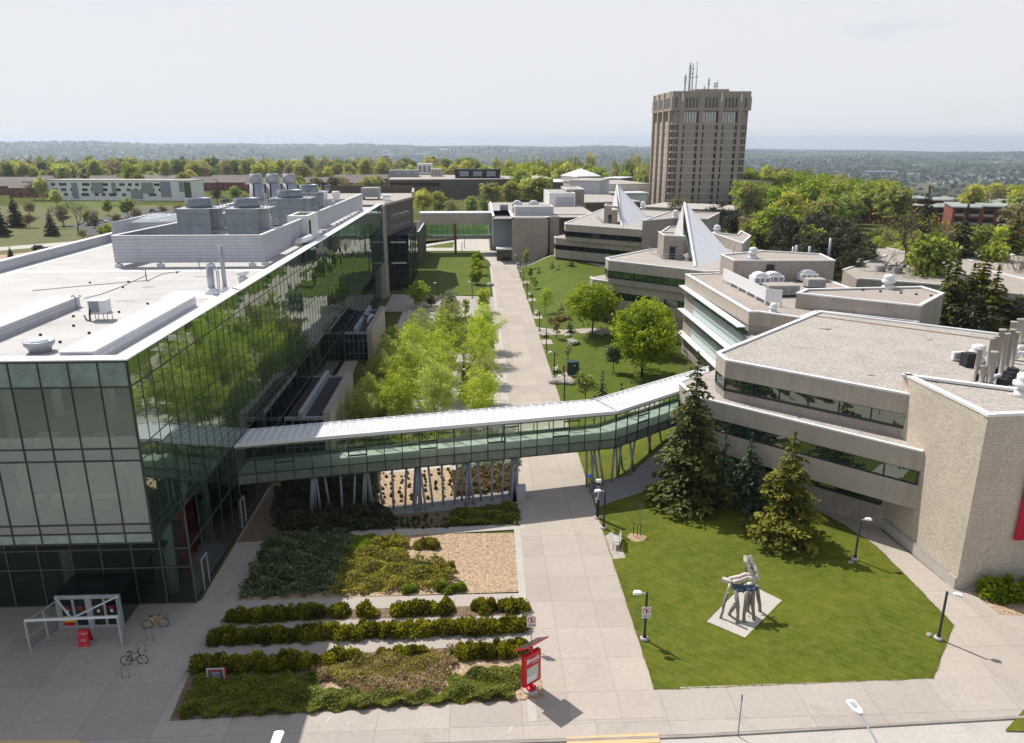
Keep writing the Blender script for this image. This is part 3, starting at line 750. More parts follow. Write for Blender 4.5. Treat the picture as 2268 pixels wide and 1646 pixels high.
for k, (x, z) in enumerate(((-28.8,9.45),(-26.8,9.45),(-24.2,9.45),(-30.5,13.75),(-27,13.75),(-23.5,13.75))):
    MB().box(x-.7, 45.3, z, x+.7, 46.1, z+.75).build('desk', M['whitewall'], LB)
for z in (12.98, 18.6):
    for x in (-22.0, -24.6, -27.2, -29.8):
        for y in (46.5, 50, 54): MB().box(x-.3,y-.3,z-.05,x+.3,y+.3,z).build('ceiling_lamp', M['ceil_lamp'], LB)
# ground floor, set back under the overhang
GX = -20.72
b = MB(); b.quad((WX,49,.05),(GX,49,.05),(GX,49,FZB),(WX,49,FZB)); b.build('ground_floor_glazing', M['g_ground'], LB)
b = MB(); b.quad((GX,49,.05),(GX,FY1,.05),(GX,FY1,FZB),(GX,49,FZB)); b.build('ground_floor_glazing', M['g_ground'], LB)
b = MB()
for x in (GX,-22.75,-24.75,-26.9,-28.95,-31.2,-33.4,-35.6,-37.8): b.box(x-.05, 48.94, .02, x+.05, 49.06, FZB)
for z in (.07, 4.5, 3.0): b.box(WX, 48.95, z-.05, GX, 49.05, z+.05)
y = 49
while y < FY1:
    b.box(GX-.05, y-.035, .02, GX+.03, y+.035, FZB); y += 2.3
for z in (.07, 4.5): b.box(GX-.04, 49, z-.04, GX+.025, FY1, z+.04)
b.build('mullion_grid', M['dkframe'], LB)
for y in (50.6, 60.2):
    d = MB(); d.box(GX+.03,y-.08,.03,GX+.12,y,2.6); d.box(GX+.03,y+1,.03,GX+.12,y+1.08,2.6); d.box(GX+.03,y,2.5,GX+.12,y+1,2.6); d.build('side_door', M['alu'], LB)
MB().box(WX,49.1,-.02,GX-.1,FY1,.04).build('floor', M['conc'], LB)
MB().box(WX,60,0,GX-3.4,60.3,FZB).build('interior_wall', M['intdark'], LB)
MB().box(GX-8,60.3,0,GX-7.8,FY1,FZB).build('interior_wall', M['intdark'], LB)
MB().box(GX-2.6,53.2,.1,GX-1.2,53.5,6.6).build('red_wall', M['red'], LB)
for x, y in ((-22.9,50.6),(-22.9,58),(-22.9,66),(-22.9,76),(-30.4,50.8),(-37,50.8),(-22.9,88),(-22.9,100)):
    MB().cyl((x,y,0), .42, FZB, 16).build('column', M['colwhite'], LB)
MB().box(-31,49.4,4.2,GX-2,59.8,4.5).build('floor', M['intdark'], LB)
# closing walls that the mirrors and neighbours hide
MB().box(WX,FY1-.3,0,FX1-.3,FY1,18.8).build('wall', M['conc'], LB)
MB().box(WX-.3,FY0+.1,FZB,WX,FY1,18.8).build('wall', M['conc'], LB); MB().box(WX-.2,49,0,WX,FY1,FZB).build('wall', M['conc'], LB)
# stair pier, glass stair tower and brick end block
b = MB(); b.prism([(-21.0,163.0),(-19.35,163.0),(-19.35,164.6),(-21.0,166.0)], 0, 3.2)
b.prism([(-20.75,163.1),(-19.4,163.1),(-19.4,164.5),(-20.75,165.2)], 3.2, 19.45); b.build('stair_pier', M['brickgrey'], LB)
MB().prism([(-21.5,166),(-19.6,166),(-15.6,188),(-17,206),(-40,206),(-40,166)], 12.6, 19.1).build('end_block', M['darkbrick'], LB)
MB().prism([(-21.5,166.2),(-19.4,166),(-15.3,188),(-16.8,206),(-40,206),(-40,166.2)], 19.1, 19.3).build('roof', M['roofgravel'], LB)
b = MB(); b.bar((-19.5,166,19.45),(-15.4,188,19.45),.5,.35); b.bar((-15.5,188,19.9),(-16.8,206,19.9),.6,1.3); b.build('coping', M['conc'], LB)
MB().box(-40,205.6,19.3,-16.8,206,21.2).build('parapet', M['darkbrick'], LB)
b = MB(); b.bar((-19.3,168,16.2),(-16.3,185,16.2),.3,1.1); b.bar((-19.3,168,14),(-16.3,185,14),.3,1.0); b.build('window_band', M['g_dark'], LB)
MB().box(-21.5,161.7,0,-19.6,163,19.2).build('wall', M['conc'], LB)
b = MB(); b.box(-19.9,171.2,.1,-15.5,196,12.3); b.build('stair_tower_glazing', M['g_dark'], LB)
b = MB()
for x in (-19.9,-17.7,-15.5): b.box(x-.07,171.05,0,x+.07,171.2,12.45)
for z in (.2,4.1,6.4,8.4,11.3,12.4): b.box(-19.95,171.06,z-.08,-15.45,171.2,z+.08)
for y in (176,181,186,191): b.box(-15.5,y-.06,0,-15.36,y+.06,12.4)
b.box(-15.5,171.2,8.3,-15.38,196,8.5); b.box(-15.5,171.2,12.3,-15.3,196,12.45)
b.build('mullion_grid', M['mull'], LB)
MB().box(-19.9,171.2,12.3,-15.6,196,12.36).build('roof', M['roofdark'], LB)
for z in (10.6, 6.0): MB().box(-19.4,171.0,z,-16,171.05,z+.3).build('ceiling_edge', M['colwhite'], LB)

# low annexes beside the long facade
def annex(y0, y1, x1, label):
    t = thing('low_annex', label, 'annex', (x1-2, (y0+y1)/2, 0), 'low annexes beside the glass building')
    x0 = GX+.15
    MB().box(x1-.75, y0, 0, x1, y1, 4.75).build('side_wall', M['brick'], t)
    MB().box(x1-.78, y0-.03, 4.75, x1+.03, y1+.03, 4.83).build('coping', M['curb'], t)
    MB().box(x0, y0+.4, 3.9, x1-.75, y1-.4, 4.05).build('roof', M['roofdark'], t)
    MB().box(x0, y0+.15, 3.95, x1-.75, y0+.4, 4.3).build('roof_edge', M['galvl'], t); MB().box(x0, y1-.4, 3.95, x1-.75, y1-.15, 4.3).build('roof_edge', M['galvl'], t)
    MB().box(x0+1.5, y0-.1, 4.05, x0+1.95, y1+.1, 4.9).build('roof_beam', M['galvl'], t)
    MB().quad((x0,y0+.2,.05),(x1-.75,y0+.2,.05),(x1-.75,y0+.2,3.95),(x0,y0+.2,3.95)).build('glazing', M['g_dark'], t)
    b = MB()
    for i in range(6):
        x = x0+(x1-.75-x0)*i/5; b.box(x-.04,y0+.13,0,x+.04,y0+.2,3.95)
    b.box(x0,y0+.13,2.9,x1-.75,y0+.2,3.0); b.box(x0,y0+.13,.9,x1-.75,y0+.2,.98); b.build('mullion_grid', M['steel'], t)
    MB().box(x0, y1-.3, 0, x1-.75, y1-.2, 3.9).build('back_wall', M['conc'], t)
    return t
annex(76, 91.2, -15.75, 'nearer low annex with black roof just behind the glazed footbridge')
annex(113.5, 130.5, -16.35, 'farther low annex with black roof and a curved silver duct')
MB().prism([(-20.4,92),(-17.6,92),(-18.5,112),(-20.4,112)], 0, .25).build('terrace', M['plaza'])['kind'] = 'structure'

# rooftop plant
def unitbox(name, label, cat, c, size, m, group=None, legs=0): 
    t = thing(name, label, cat, c, group)
    return t
SCR = thing('plant_screen', 'white ribbed metal screen round the rooftop plant of the glass building', 'screen wall', (-30, 83, 19.2))
lf = P2(1480*.2668, (400+700/2.835)*.756, 22.5)
b = MB(); b.box(-38.75,82.95,19.65,-23.1,83.15,22.5); b.build('front_panel', M['panel'], SCR)
b = MB(); b.prism([(-23.3,83.15),(-23.1,83.15),(-22.75,101),(-22.95,101)], 19.65, 22.5); b.build('side_panel', M['panel'], SCR)
b = MB(); b.prism([(-23.1,107),(-22.9,107),(-22.3,152),(-22.5,152)], 19.9, 22.45); b.build('side_panel', M['panel'], SCR)
b = MB(); b.prism([(-38.75,83.15),(-38.55,83.15),(-35.0,112),(-35.2,112)], 19.65, 22.5); b.build('side_panel', M['galv'], SCR)
b = MB(); b.box(-38.8,82.88,22.5,-23.05,83.22,22.56); b.prism([(-23.4,83.2),(-23.0,83.2),(-22.65,101),(-23.05,101)],22.5,22.56); b.prism([(-23.2,107),(-22.8,107),(-22.2,152),(-22.6,152)],22.45,22.51); b.prism([(-38.85,83.2),(-38.45,83.2),(-34.9,112),(-35.3,112)],22.5,22.57); b.build('cap', M['white'], SCR)
for x, y in ((-38.4,83),(-34,83),(-28.7,83),(-24.3,83),(-23.2,84)):
    q = MB().box(x-.32,y-.3,19.2,x+.32,y+.3,19.55).build('leg', M['whitep'], SCR); MB().box(x-.08,y-.08,19.55,x+.08,y+.08,19.66).build('post', M['steel'], q)
for i in range(12):
    y = 110+i*3.4; x = -22.95+(y-107)*.0133
    MB().box(x+.2,y-.35,19.2,x+.9,y+.35,19.7).build('leg', M['whitep'], SCR)
b = MB()
for i in range(16):
    x = -38.1+i*.95; b.box(x-.03,83.2,19.7,x+.03,83.35,22.45)
b.build('stud', M['steel'], SCR)
RS = thing('plant_screen', 'low pale screen wall behind the three tall fan stacks', 'screen wall', (-34, 150, 19.2))
b = MB(); b.prism([(-47,118),(-46.8,118),(-35.8,152),(-36,152)],19.3,21.6); b.box(-36,152,19.3,-22.4,152.2,21.5); b.prism([(-47,118),(-30,119),(-30,119.2),(-47,118.2)],19.3,21.2); b.build('panel', M['panel'], RS)
CAB = thing('air_handling_cabinet', 'white cabinet with a dark roof opening in the plant screen', 'cabinet', (-23, 104, 19.2))
MB().box(-24.6,101,19.4,-21.9,107,22.9).build('body', M['white'], CAB)
MB().box(-24.1,102,22.9,-22.4,106,22.93).build('opening', M['dark'], CAB); MB().box(-21.93,101.2,20.4,-21.8,101.9,22.3).build('door', M['dark'], CAB)
b = MB(); b.tube([(-22.2,95.5,20.3),(-21.7,96.2,20.35),(-21.5,99.8,20.35),(-22.2,100.9,20.4)], .36, 10); b.tube([(-22.5,95.2,20.2),(-22.0,95.8,20.2),(-22.3,97.5,19.9)], .3, 10); tag(b.build('insulated_duct', M['white'], loc=(-22,97,19.2)), 'white insulated duct lying along the plant screen near the roof edge', 'duct')
def cooling_tower(c, w, d, h, label, proto=[None]):
    x, y = c; t = thing('cooling_tower', label, 'cooling tower', (x, y, 19.2), 'galvanised cooling towers on the glass building')
    MB().box(x-w/2,y-d/2,19.2+.2,x+w/2,y+d/2,19.2+1.5).build('louvre_base', M['dark'], t)
    b = MB()
    for i in range(6):
        xx = x-w/2+w*i/5; b.box(xx-.06,y-d/2-.05,19.3,xx+.06,y-d/2+.05,20.75)
    for i in range(5):
        yy = y-d/2+d*i/4; b.box(x+w/2-.05,yy-.06,19.3,x+w/2+.05,yy+.06,20.75)
    b.build('frame', M['steel'], t)
    b = MB(); b.box(x-w/2,y-d/2,20.7,x+w/2,y+d/2,19.2+h*.62); b.box(x-w/2-.05,y-d/2-.05,19.2+h*.62,x+w/2+.05,y+d/2+.05,19.2+h); b.build('casing', M['galv'], t)
    MB().box(x-w/2-.12,y-d/2-.12,19.2+h,x+w/2+.12,y+d/2+.12,19.28+h).build('deck', M['galvl'], t)
    f = MB().lathe([(w*.42,0),(w*.39,.4),(w*.40,1.05),(w*.38,1.05),(w*.36,.3)], (x,y,19.28+h), 24).build('fan_ring', M['galv'], t)
    MB().box(x-w*.38,y-.08,20.2+h,x+w*.38,y+.08,20.3+h).build('fan_guard', M['steel'], f)
    b = MB(); lx = x+w/2+.35
    for s in (0,.5): b.tube([(lx,y-d*.3+s,19.3),(lx,y-d*.3+s,20.4+h)], .04, 5)
    for i in range(14): b.tube([(lx,y-d*.3,19.6+i*.33),(lx,y-d*.3+.5,19.6+i*.33)], .025, 4)
    for z in (h*.55, h+.02):
        b.box(x+w/2,y-d*.45,19.2+z,x+w/2+1.1,y+d*.45,19.25+z)
        for s in (.5,1.0): b.tube([(x+w/2+1.1,y-d*.45,19.2+z+s),(x+w/2+1.1,y+d*.45,19.2+z+s)], .035, 4)
        for k in range(4): b.tube([(x+w/2+1.1,y-d*.45+d*.3*k,19.2+z),(x+w/2+1.1,y-d*.45+d*.3*k,20.2+z)], .035, 4)
    b.build('access_ladder', M['galvl'], t); return t
def topz(v, y): return CAMH-(v-315.25)*y/1764.0*1.0
for u0, u1, v, Y, lab in ((390.7,465.5,464,92,'galvanised cooling tower at the left front of the plant'),(501,571,464,92,'galvanised cooling tower beside the one at the left front'),(598,672,441,113,'galvanised cooling tower with yellow rails at the centre of the plant'),(655,702,427,125,'galvanised cooling tower partly hidden behind the one with yellow rails')):
    a = atY(u0, v, Y-2); c = atY(u1, v, Y-2); w = (c[0]-a[0])*.96; w = max(w, 3.6)
    cooling_tower(((a[0]+c[0])/2, Y), w, 4.4, a[2]-19.2, lab)
for i, u in enumerate((567, 604, 641)):
    x = atY(u, 400, 140)[0]
    t = thing('fan_stack', ('left one of three tall tapered grey fan stacks on the roof','middle one of three tall tapered grey fan stacks on the roof','right one of three tall tapered grey fan stacks on the roof')[i], 'exhaust stack', (x,140,19.2), 'tall fan stacks')
    MB().lathe([(.9,0),(.9,1.6),(1.15,1.7),(1.15,3.2)], (x,140,19.2), 20).build('fan_housing', M['galvl'], t)
    MB().lathe([(1.35,3.3),(1.3,3.35),(1.15,5.9)], (x,140,19.2), 20).build('wind_band', M['galvl'], t)
    MB().lathe([(1.15,6.0),(1.02,7.5),(.95,7.5),(.95,6.6)], (x,140,19.2), 20).build('nozzle', M['galvl'], t)
    s = MB(); s.add([(x-.35,138.72,22.9),(x-.1,138.70,22.7),(x-.05,138.86,25),(x-.3,138.82,25)], [(0,1,2,3)]); s.build('vent_slot', M['dark'], t)
for i, u in enumerate((716.5, 744)):
    x = atY(u, 420, 146)[0]
    t = thing('roof_exhaust_fan', ('left','right')[i]+' one of two short white exhaust fans near the dark end block', 'exhaust fan', (x,146,19.2), 'short white exhaust fans')
    MB().lathe([(.75,0),(.75,.9),(.6,.95),(.6,1.6),(.78,1.65),(.78,2.4)], (x,146,19.2), 16).build('housing', M['galvl'], t)
    MB().lathe([(.62,2.4),(.6,3.3),(.75,3.35),(.72,4.1),(.5,4.1)], (x,146,19.2), 16).build('nozzle', M['white'], t)
def duct(pts, r, label, m='white'): tag(MB().tube(pts, r, 10).build('duct', M[m], loc=pts[0]), label, 'duct')
duct([(-34,120,20.2),(-27,119,20.4),(-24.5,118,20.2)], .6, 'white horizontal duct between the cooling towers')
duct([(-33,108,21.4),(-29,107.5,21.4)], .5, 'short white duct behind the front cooling towers')
duct([(-31,98,19.6),(-29.2,98,20.6),(-29.2,101,20.8)], .45, 'white bent pipe between the two front cooling towers')
# glazed skylight left of the plant
SK = thing('roof_skylight', 'sloping glazed skylight with white bars left of the cooling towers', 'skylight', (-42, 100, 19.2))
A1p = lambda x, y, z: P(x/2.835*.756, (400+y/2.835)*.756, z)
a0, a1, a2, a3 = A1p(935,722,21.6), A1p(1470,708,21.6), A1p(1470,652,22.4), A1p(1255,650,22.0)
MB().quad(a0, a1, a2, a3).build('glazing', M['g_pale'], SK)
b = MB()
for i in range(9):
    t = i/8; b.bar(Vector(a0).lerp(Vector(a3),t)+Vector((0,0,.06)), Vector(a1).lerp(Vector(a2),t)+Vector((0,0,.06)), .22)
for i in range(5):
    t = i/4; b.bar(Vector(a0).lerp(Vector(a1),t)+Vector((0,0,.05)), Vector(a3).lerp(Vector(a2),t)+Vector((0,0,.05)), .2)
b.build('glazing_bars', M['white'], SK)
b = MB(); lw = lambda p: (p[0],p[1],19.2)
for p, q in ((a0,a1),(a3,a0),(a1,a2),(a2,a3)): b.quad(lw(p),lw(q),q,p)
b.build('curb', M['panel'], SK)
MB().bar((*A1p(925,722,22)[:2],20.7),(*A1p(1420,626,22)[:2],20.7),.2,2.9).build('outer_screen', M['panel'], SK)
# small rooftop things near the camera
t = thing('exhaust_vent', 'large round white mushroom vent near the front roof edge', 'roof vent', (-28,48.2,19.2))
MB().lathe([(.62,0),(.7,.3),(.88,.5),(.9,.72),(.84,.74),(.6,.6)], (-28,48.2,19.2), 24).build('bowl', M['galvl'], t)
MB().lathe([(.0,.86),(.35,.84),(.55,.74),(.55,.62)][::-1], (-28,48.2,19.2), 20).build('cap', M['white'], t)
t = thing('condenser_unit', 'small white condenser unit on legs with a black pipe', 'air conditioner', (-28.4,57.3,19.2))
MB().box(-29.05,56.9,19.75,-27.75,57.8,20.75).build('casing', M['whitep'], t, bevel=.03)
MB().box(-28.95,56.86,19.85,-28.25,56.9,20.65).build('grille', M['steel'], t)
for x in (-29,-28.4,-27.75):
    for y in (56.95,57.7): MB().tube([(x,y,19.2),(x,y,19.75)], .035, 5).build('leg', M['alu'], t)
MB().box(-29.1,56.9,19.70,-27.5,57.8,19.75).build('stand', M['alu'], t)
MB().tube([(-29.5,57.1,19.6),(-29.3,56.9,19.3),(-29,56.8,19.25),(-28.95,56.8,19.8),(-28.9,56.85,20.1)], .06, 6).build('pipe', M['rubber'], t)
for (x, y, r, h, lab) in ((-23.45,67.3,.30,2.5,'short thick steel flue near the glazed roof edge'),(-22.45,67.8,.19,4.2,'tall thin steel flue near the glazed roof edge')):
    t = thing('roof_flue', lab, 'flue', (x,y,19.2))
    MB().lathe([(r*2.2,0),(r*2.2,.18),(r*1.3,.5),(r*1.15,.55)], (x,y,19.2), 16).build('base_flashing', M['white'], t)
    MB().lathe([(r,.5),(r,h),(r*.9,h),(r*.85,h-.4)], (x,y,19.2), 16).build('pipe', M['galvl'], t)
for x, y in ((-23.0,68.1),(-22.85,67.2)): tag(MB().tube([(x,y,19.2),(x,y,21.3),(x-.12,y,21.38),(x-.2,y,21.25)], .05, 6).build('vent_pipe', M['galvl'], loc=(x,y,19.2)), 'thin hooked vent pipe standing between the two steel flues', 'vent pipe', 'hooked vent pipes between the flues')
t = thing('roof_vent', 'small white two-tier roof vent close to the long glass facade', 'roof vent', (-22.3,72.6,19.2))
MB().lathe([(.42,0),(.42,.4),(.5,.42),(.5,.55)], (-22.3,72.6,19.2), 16).build('base', M['white'], t); MB().lathe([(.3,.55),(.32,.8),(.6,.85),(.6,1.1),(.3,1.2)], (-22.3,72.6,19.2), 16).build('cap', M['white'], t)
for x, y, lab in ((-32.1,74.6,'hooked dark vent pipe in the middle of the white roof'),(-29.2,80.9,'hooked dark vent pipe in front of the ribbed screen'),(-32.1,61.2,'hooked black vent pipe at the end of the left roof monitor')):
    tag(MB().tube([(x,y,19.2),(x,y,20.2),(x-.1,y,20.32),(x-.22,y,20.3),(x-.26,y,20.15)], .055, 6).build('vent_pipe', M['steel'], loc=(x,y,19.2)), lab, 'vent pipe')
# plant on the brick end block and the annex
t = thing('rooftop_unit', 'beige rooftop unit on the brick end block beyond the plant', 'air handler', (-24.5,182,19.3))
MB().box(-26.6,180,19.9,-22.6,184,22).build('casing', M['conc'], t); MB().box(-26.4,179.95,20.2,-22.8,180,21.6).build('grille', M['steel'], t)
for x in (-26.3,-22.9): MB().box(x-.1,180.5,19.3,x+.1,183.5,19.9).build('leg', M['steel'], t)
for x, y, s in ((-20.6,178,1.5),(-19.6,171,1.0)):
    t = thing('roof_cabinet', 'white box vent on the brick end block, '+('larger' if s > 1.2 else 'smaller')+' of two', 'roof vent', (x,y,19.3))
    MB().box(x-s/2,y-s/2,19.3,x+s/2,y+s/2,19.3+s*.8).build('casing', M['whitep'], t); MB().box(x-s*.6,y-s*.6,19.3+s*.8,x+s*.6,y+s*.6,19.4+s*.8).build('lid', M['white'], t)
tag(MB().tube([(-17.9,119.5,4.2),(-17.7,121,4.9),(-17.5,122.3,5.0),(-17.2,122.9,4.7),(-17.15,122.9,4.1)], .26, 10).build('duct', M['galvl'], loc=(-17.8,120,4.05)), 'curved silver duct on the black roof of the farther annex', 'duct')
t = thing('roof_fan', 'grey fan unit beside the curved silver duct', 'roof fan', (-18.4,122.5,4.05)); MB().lathe([(.5,0),(.5,.5),(.3,.55),(.3,.9),(.55,1.0),(.2,1.2)], (-18.4,122.5,4.05), 14).build('housing', M['galv'], t); MB().box(-18.8,123.2,4.05,-17.9,124.2,5).build('casing', M['steel'], t)

# entrance: glass vestibule and wind screens
VE = thing('entrance_vestibule', 'glass entrance vestibule with aluminium double doors under the overhang', 'entrance', (-27.5,47,0))
vx0, vx1, vy = P2(138,1393)[0], P2(274,1388)[0], P2(200,1391)[1]
MB().box(vx0-.1,vy,2.55,vx1+.1,49,2.62).build('roof', M['g_ground'], VE)
MB().quad((vx0,vy,.05),(vx0,49,.05),(vx0,49,2.55),(vx0,vy,2.55)).build('glazing', M['g_ground'], VE); MB().quad((vx1,vy,.05),(vx1,49,.05),(vx1,49,2.55),(vx1,vy,2.55)).build('glazing', M['g_ground'], VE)
b = MB(); b.box(vx0-.1,vy-.08,2.4,vx1+.1,vy+.08,2.62); b.box(vx0-.1,vy-.08,0,vx0+.12,vy+.08,2.4); b.box(vx1-.12,vy-.08,0,vx1+.1,vy+.08,2.4); b.box((vx0+vx1)/2-.14,vy-.08,0,(vx0+vx1)/2+.14,vy+.08,2.4); b.build('door_frame', M['alu'], VE)
w = (vx1-vx0-.52)/4
for i in range(4):
    x = vx0+.12+w*i+(.28 if i > 1 else 0)
    d = MB(); d.box(x,vy-.03,.05,x+.08,vy+.03,2.4); d.box(x+w-.08,vy-.03,.05,x+w,vy+.03,2.4); d.box(x+.08,vy-.03,.05,x+w-.08,vy+.03,.25); d.box(x+.08,vy-.03,2.3,x+w-.08,vy+.03,2.4)
    d = d.build('door', M['alu'], VE)
    MB().quad((x+.08,vy,.25),(x+w-.08,vy,.25),(x+w-.08,vy,2.3),(x+.08,vy,2.3)).build('pane', M['g_ground'], d)
    if i != 2: MB().box(x+.3,vy-.045,1.5,x+.58,vy-.035,1.68).build('sticker', M['red'], d)
    if i in (0,2,3): MB().box(x+.36,vy-.046,1.25,x+.54,vy-.036,1.46).build('notice', M['whitep'], d)
st = MB(); xx = vx0+.2
st.box(xx,vy-.06,.55,xx+w*.9,vy-.05,1.0); st.build('closed_notice', M['yellow'], VE)
lettering('CLOSED', .22, M['black'], VE, (xx+w*.45-VE.location.x, vy-.07-VE.location.y, .78), bold=.004)
dk = MB(); dk.add([(xx+w*.45+.42*math.cos(math.pi+i*math.pi/10), vy-.055, .55+.32*math.sin(math.pi+i*math.pi/10)) for i in range(11)], [tuple(range(11))]); dk.build('round_notice', M['red'], VE)
for side, (pu, pv) in enumerate(((69,1443),(272,1434))):
    fxp, fyp = P2(pu, pv); bx = (vx0, vx1)[side]
    t = thing('wind_screen', ('left','right')[side]+'-hand glass wind screen in front of the entrance doors', 'glass screen', (fxp,fyp,0), 'glass wind screens at the entrance')
    b = MB(); mx_, my_ = (fxp*.45+bx*.55), (fyp*.45+vy*.55)
    for (x, y) in ((fxp,fyp),(mx_,my_),(bx,vy-.1)): b.box(x-.06,y-.06,0,x+.06,y+.06,2.3)
    for z in (.12,1.1,2.25): b.bar((fxp,fyp,z),(bx,vy-.1,z),.06,.05 if z == 1.1 else .1)
    b.build('frame', M['alu'], t)
    MB().quad((fxp,fyp,.15),(bx,vy-.1,.15),(bx,vy-.1,2.2),(fxp,fyp,2.2)).build('pane', M['g_bridge'], t)
pl, pr = P2(69,1443), P2(272,1434)
t = thing('canopy_frame', 'bare white steel canopy frame with crossing braces over the entrance', 'canopy frame', ((pl[0]+pr[0])/2,pl[1],0))
MB().bar((pl[0],pl[1],2.36),(pr[0],pr[1],2.36),.14).build('front_beam', M['white'], t)
cm = ((pl[0]+pr[0])/2,(pl[1]+pr[1])/2,2.36)
for (x,y) in ((vx0,vy-.1),(vx1,vy-.1)): MB().bar((x,y,2.5),cm,.1,.08).build('brace', M['white'], t)

for pts, lab in ((((270,1280),(700,1240),(1060,1208),(1230,1195),(1350,1140),(1500,1118)),'thin dark cable snaking across the white roof'),(((700,1345),(840,1310),(1000,1250),(1220,1150)),'faint cable running towards the ribbed screen')):
    q = [A1p(x, y, 19.24) for x, y in pts]; tag(MB().tube(q, .03, 4).build('roof_cable', M['steel'], loc=q[0]), lab, 'cable')
for k, (x, y) in enumerate(((-30.5,71),(-35,76),(-27.5,76.5),(-33.5,55.5),(-29.5,64.5))):
    MB().box(x-.5-.1*k,y-.35,19.201,x+.5,y+.4,19.208).build('roof_patch', M['white'] if k % 2 else M['conc'], LB)
b = MB()
for k in range(7): b.box(WX+.5, 46.5+k*4.6, 19.2, -21.2, 46.55+k*4.6, 19.206)
b.build('membrane_seam', M['galvl'], LB)
# ------------------------------------------------------------------ glazed footbridge on splayed columns
BF = [(-20.7,60.4),(12.85,67.2),(24.2,76.1)]; BK = [(-20.7,63.6),(11.3,70.5),(25.9,81.4)]
BZ0, BZ1, BZ2, BZ3 = 3.95, 4.88, 7.42, 7.72
BR = thing('glazed_footbridge', 'long bent glazed footbridge with white seamed roof on splayed steel columns', 'footbridge', (2, 67, 0))
def strip(b, A, B, z0, z1):
    for i in range(len(A)-1):
        p = [A[i], A[i+1], B[i+1], B[i]]; b.prism(p, z0, z1)
def off(pl, d):
    o = []
    for i, p in enumerate(pl):
        a = Vector(pl[max(0, i-1)]); c = Vector(pl[min(len(pl)-1, i+1)]); t = (c-a).normalized(); o.append((p[0]+t.y*d, p[1]-t.x*d))
    return o
fo, ko = off(BF, .12), off(BK, -.12)
b = MB(); strip(b, fo, ko, BZ2+.02, BZ3); b.build('roof', M['seam'], BR)
b = MB()
for A in (fo, ko):
    for p, q in zip(A, A[1:]): b.bar((p[0],p[1],BZ3-.08),(q[0],q[1],BZ3-.08), .14, .28)
b.build('fascia', M['white'], BR)
b = MB()
for i in range(2):
    L = (Vector(fo[i+1])-Vector(fo[i])).length; n = int(L/.62)
    for k in range(n+1):
        t = k/n; p = Vector(fo[i]).lerp(Vector(fo[i+1]), t); q = Vector(ko[i]).lerp(Vector(ko[i+1]), t)
        b.bar((p.x,p.y,BZ3+.03),(q.x,q.y,BZ3+.03), .035, .07)
b.build('roof_seam', M['white'], BR)
for i in range(2):
    b = MB()
    L = (Vector(ko[i+1])-Vector(ko[i])).length; n = int(L/.8)
    for k in range(n):
        p = Vector(ko[i]).lerp(Vector(ko[i+1]), (k+.15)/n); q = Vector(ko[i]).lerp(Vector(ko[i+1]), (k+.85)/n); s = (Vector(fo[i])-Vector(ko[i])).normalized()*.35
        b.bar((p.x+s.x,p.y+s.y,BZ3+.14),(q.x+s.x,q.y+s.y,BZ3+.14), .04, .1)
    b.build('snow_guard', M['alu'], BR)
b = MB(); strip(b, off(BF,-.05), off(BK,.05), BZ0, BZ1-.06); b.build('deck', M['steel'], BR)
b = MB(); strip(b, off(BF,-.1), off(BK,.1), BZ1-.05, BZ1); b.build('floor', M['teal'], BR)
b = MB(); strip(b, off(BF,-.1), off(BK,.1), BZ2-.2, BZ2); b.build('ceiling', M['whitewall'], BR)
def face(A, z0, z1, nm, m):
    b = MB()
    for p, q in zip(A, A[1:]): b.quad((p[0],p[1],z0),(q[0],q[1],z0),(q[0],q[1],z1),(p[0],p[1],z1))
    return b.build(nm, m, BR)
face(BF, BZ0, BZ1, 'lower_spandrel', M['g_spbridge']); face(BK, BZ0, BZ1, 'lower_spandrel', M['g_spbridge'])
face(BF, BZ1, BZ2, 'front_glazing', M['g_bridge']); face(BK, BZ1, BZ2, 'rear_glazing', M['g_bridge'])
face(off(BK,.16), BZ1, BZ1+.32, 'bench_upstand', M['upstand'])
b = MB()
for A, sgn in ((BF, 1), (BK, -1)):
    for i in range(2):
        p, q = Vector(A[i]), Vector(A[i+1]); L = (q-p).length; n = round(L/1.53); t = (q-p).normalized(); o = Vector((t.y, -t.x))*sgn*.03
        for k in range(n+1):
            c = p+(q-p)*k/n+o
            w = .18 if (k == n and i == 0) else .085
            b.bar((c.x,c.y,BZ0),(c.x,c.y,BZ2+.05), w, .07, up=(t.x,t.y,0))
        for z, h in ((BZ0+.03,.08),(BZ1,.08),(BZ2,.09)):
            a, c = p+o, q+o; b.bar((a.x,a.y,z),(c.x,c.y,z), .06, h)
        for k in range(2 if sgn > 0 else 3, n, 4):
            a = p+(q-p)*k/n+o*1.6; c = p+(q-p)*(k+1)/n+o*1.6
            bw = MB()
            for z in (5.72, 6.42): bw.bar((a.x,a.y,z),(c.x,c.y,z), .08, .13)
            for e in (a, c): bw.bar((e.x,e.y,5.7),(e.x,e.y,6.45), .1, .1)
            bw.build('opening_window', M['mull'], BR)
b.build('mullion_grid', M['mull'], BR)
Z3 = lambda x, y: ((850+x/3.24)*.756, (1350+y/3.24)*.756)
Z7 = lambda x, y: ((1400+x/2.835)*.756, (900+y/2.835)*.756)
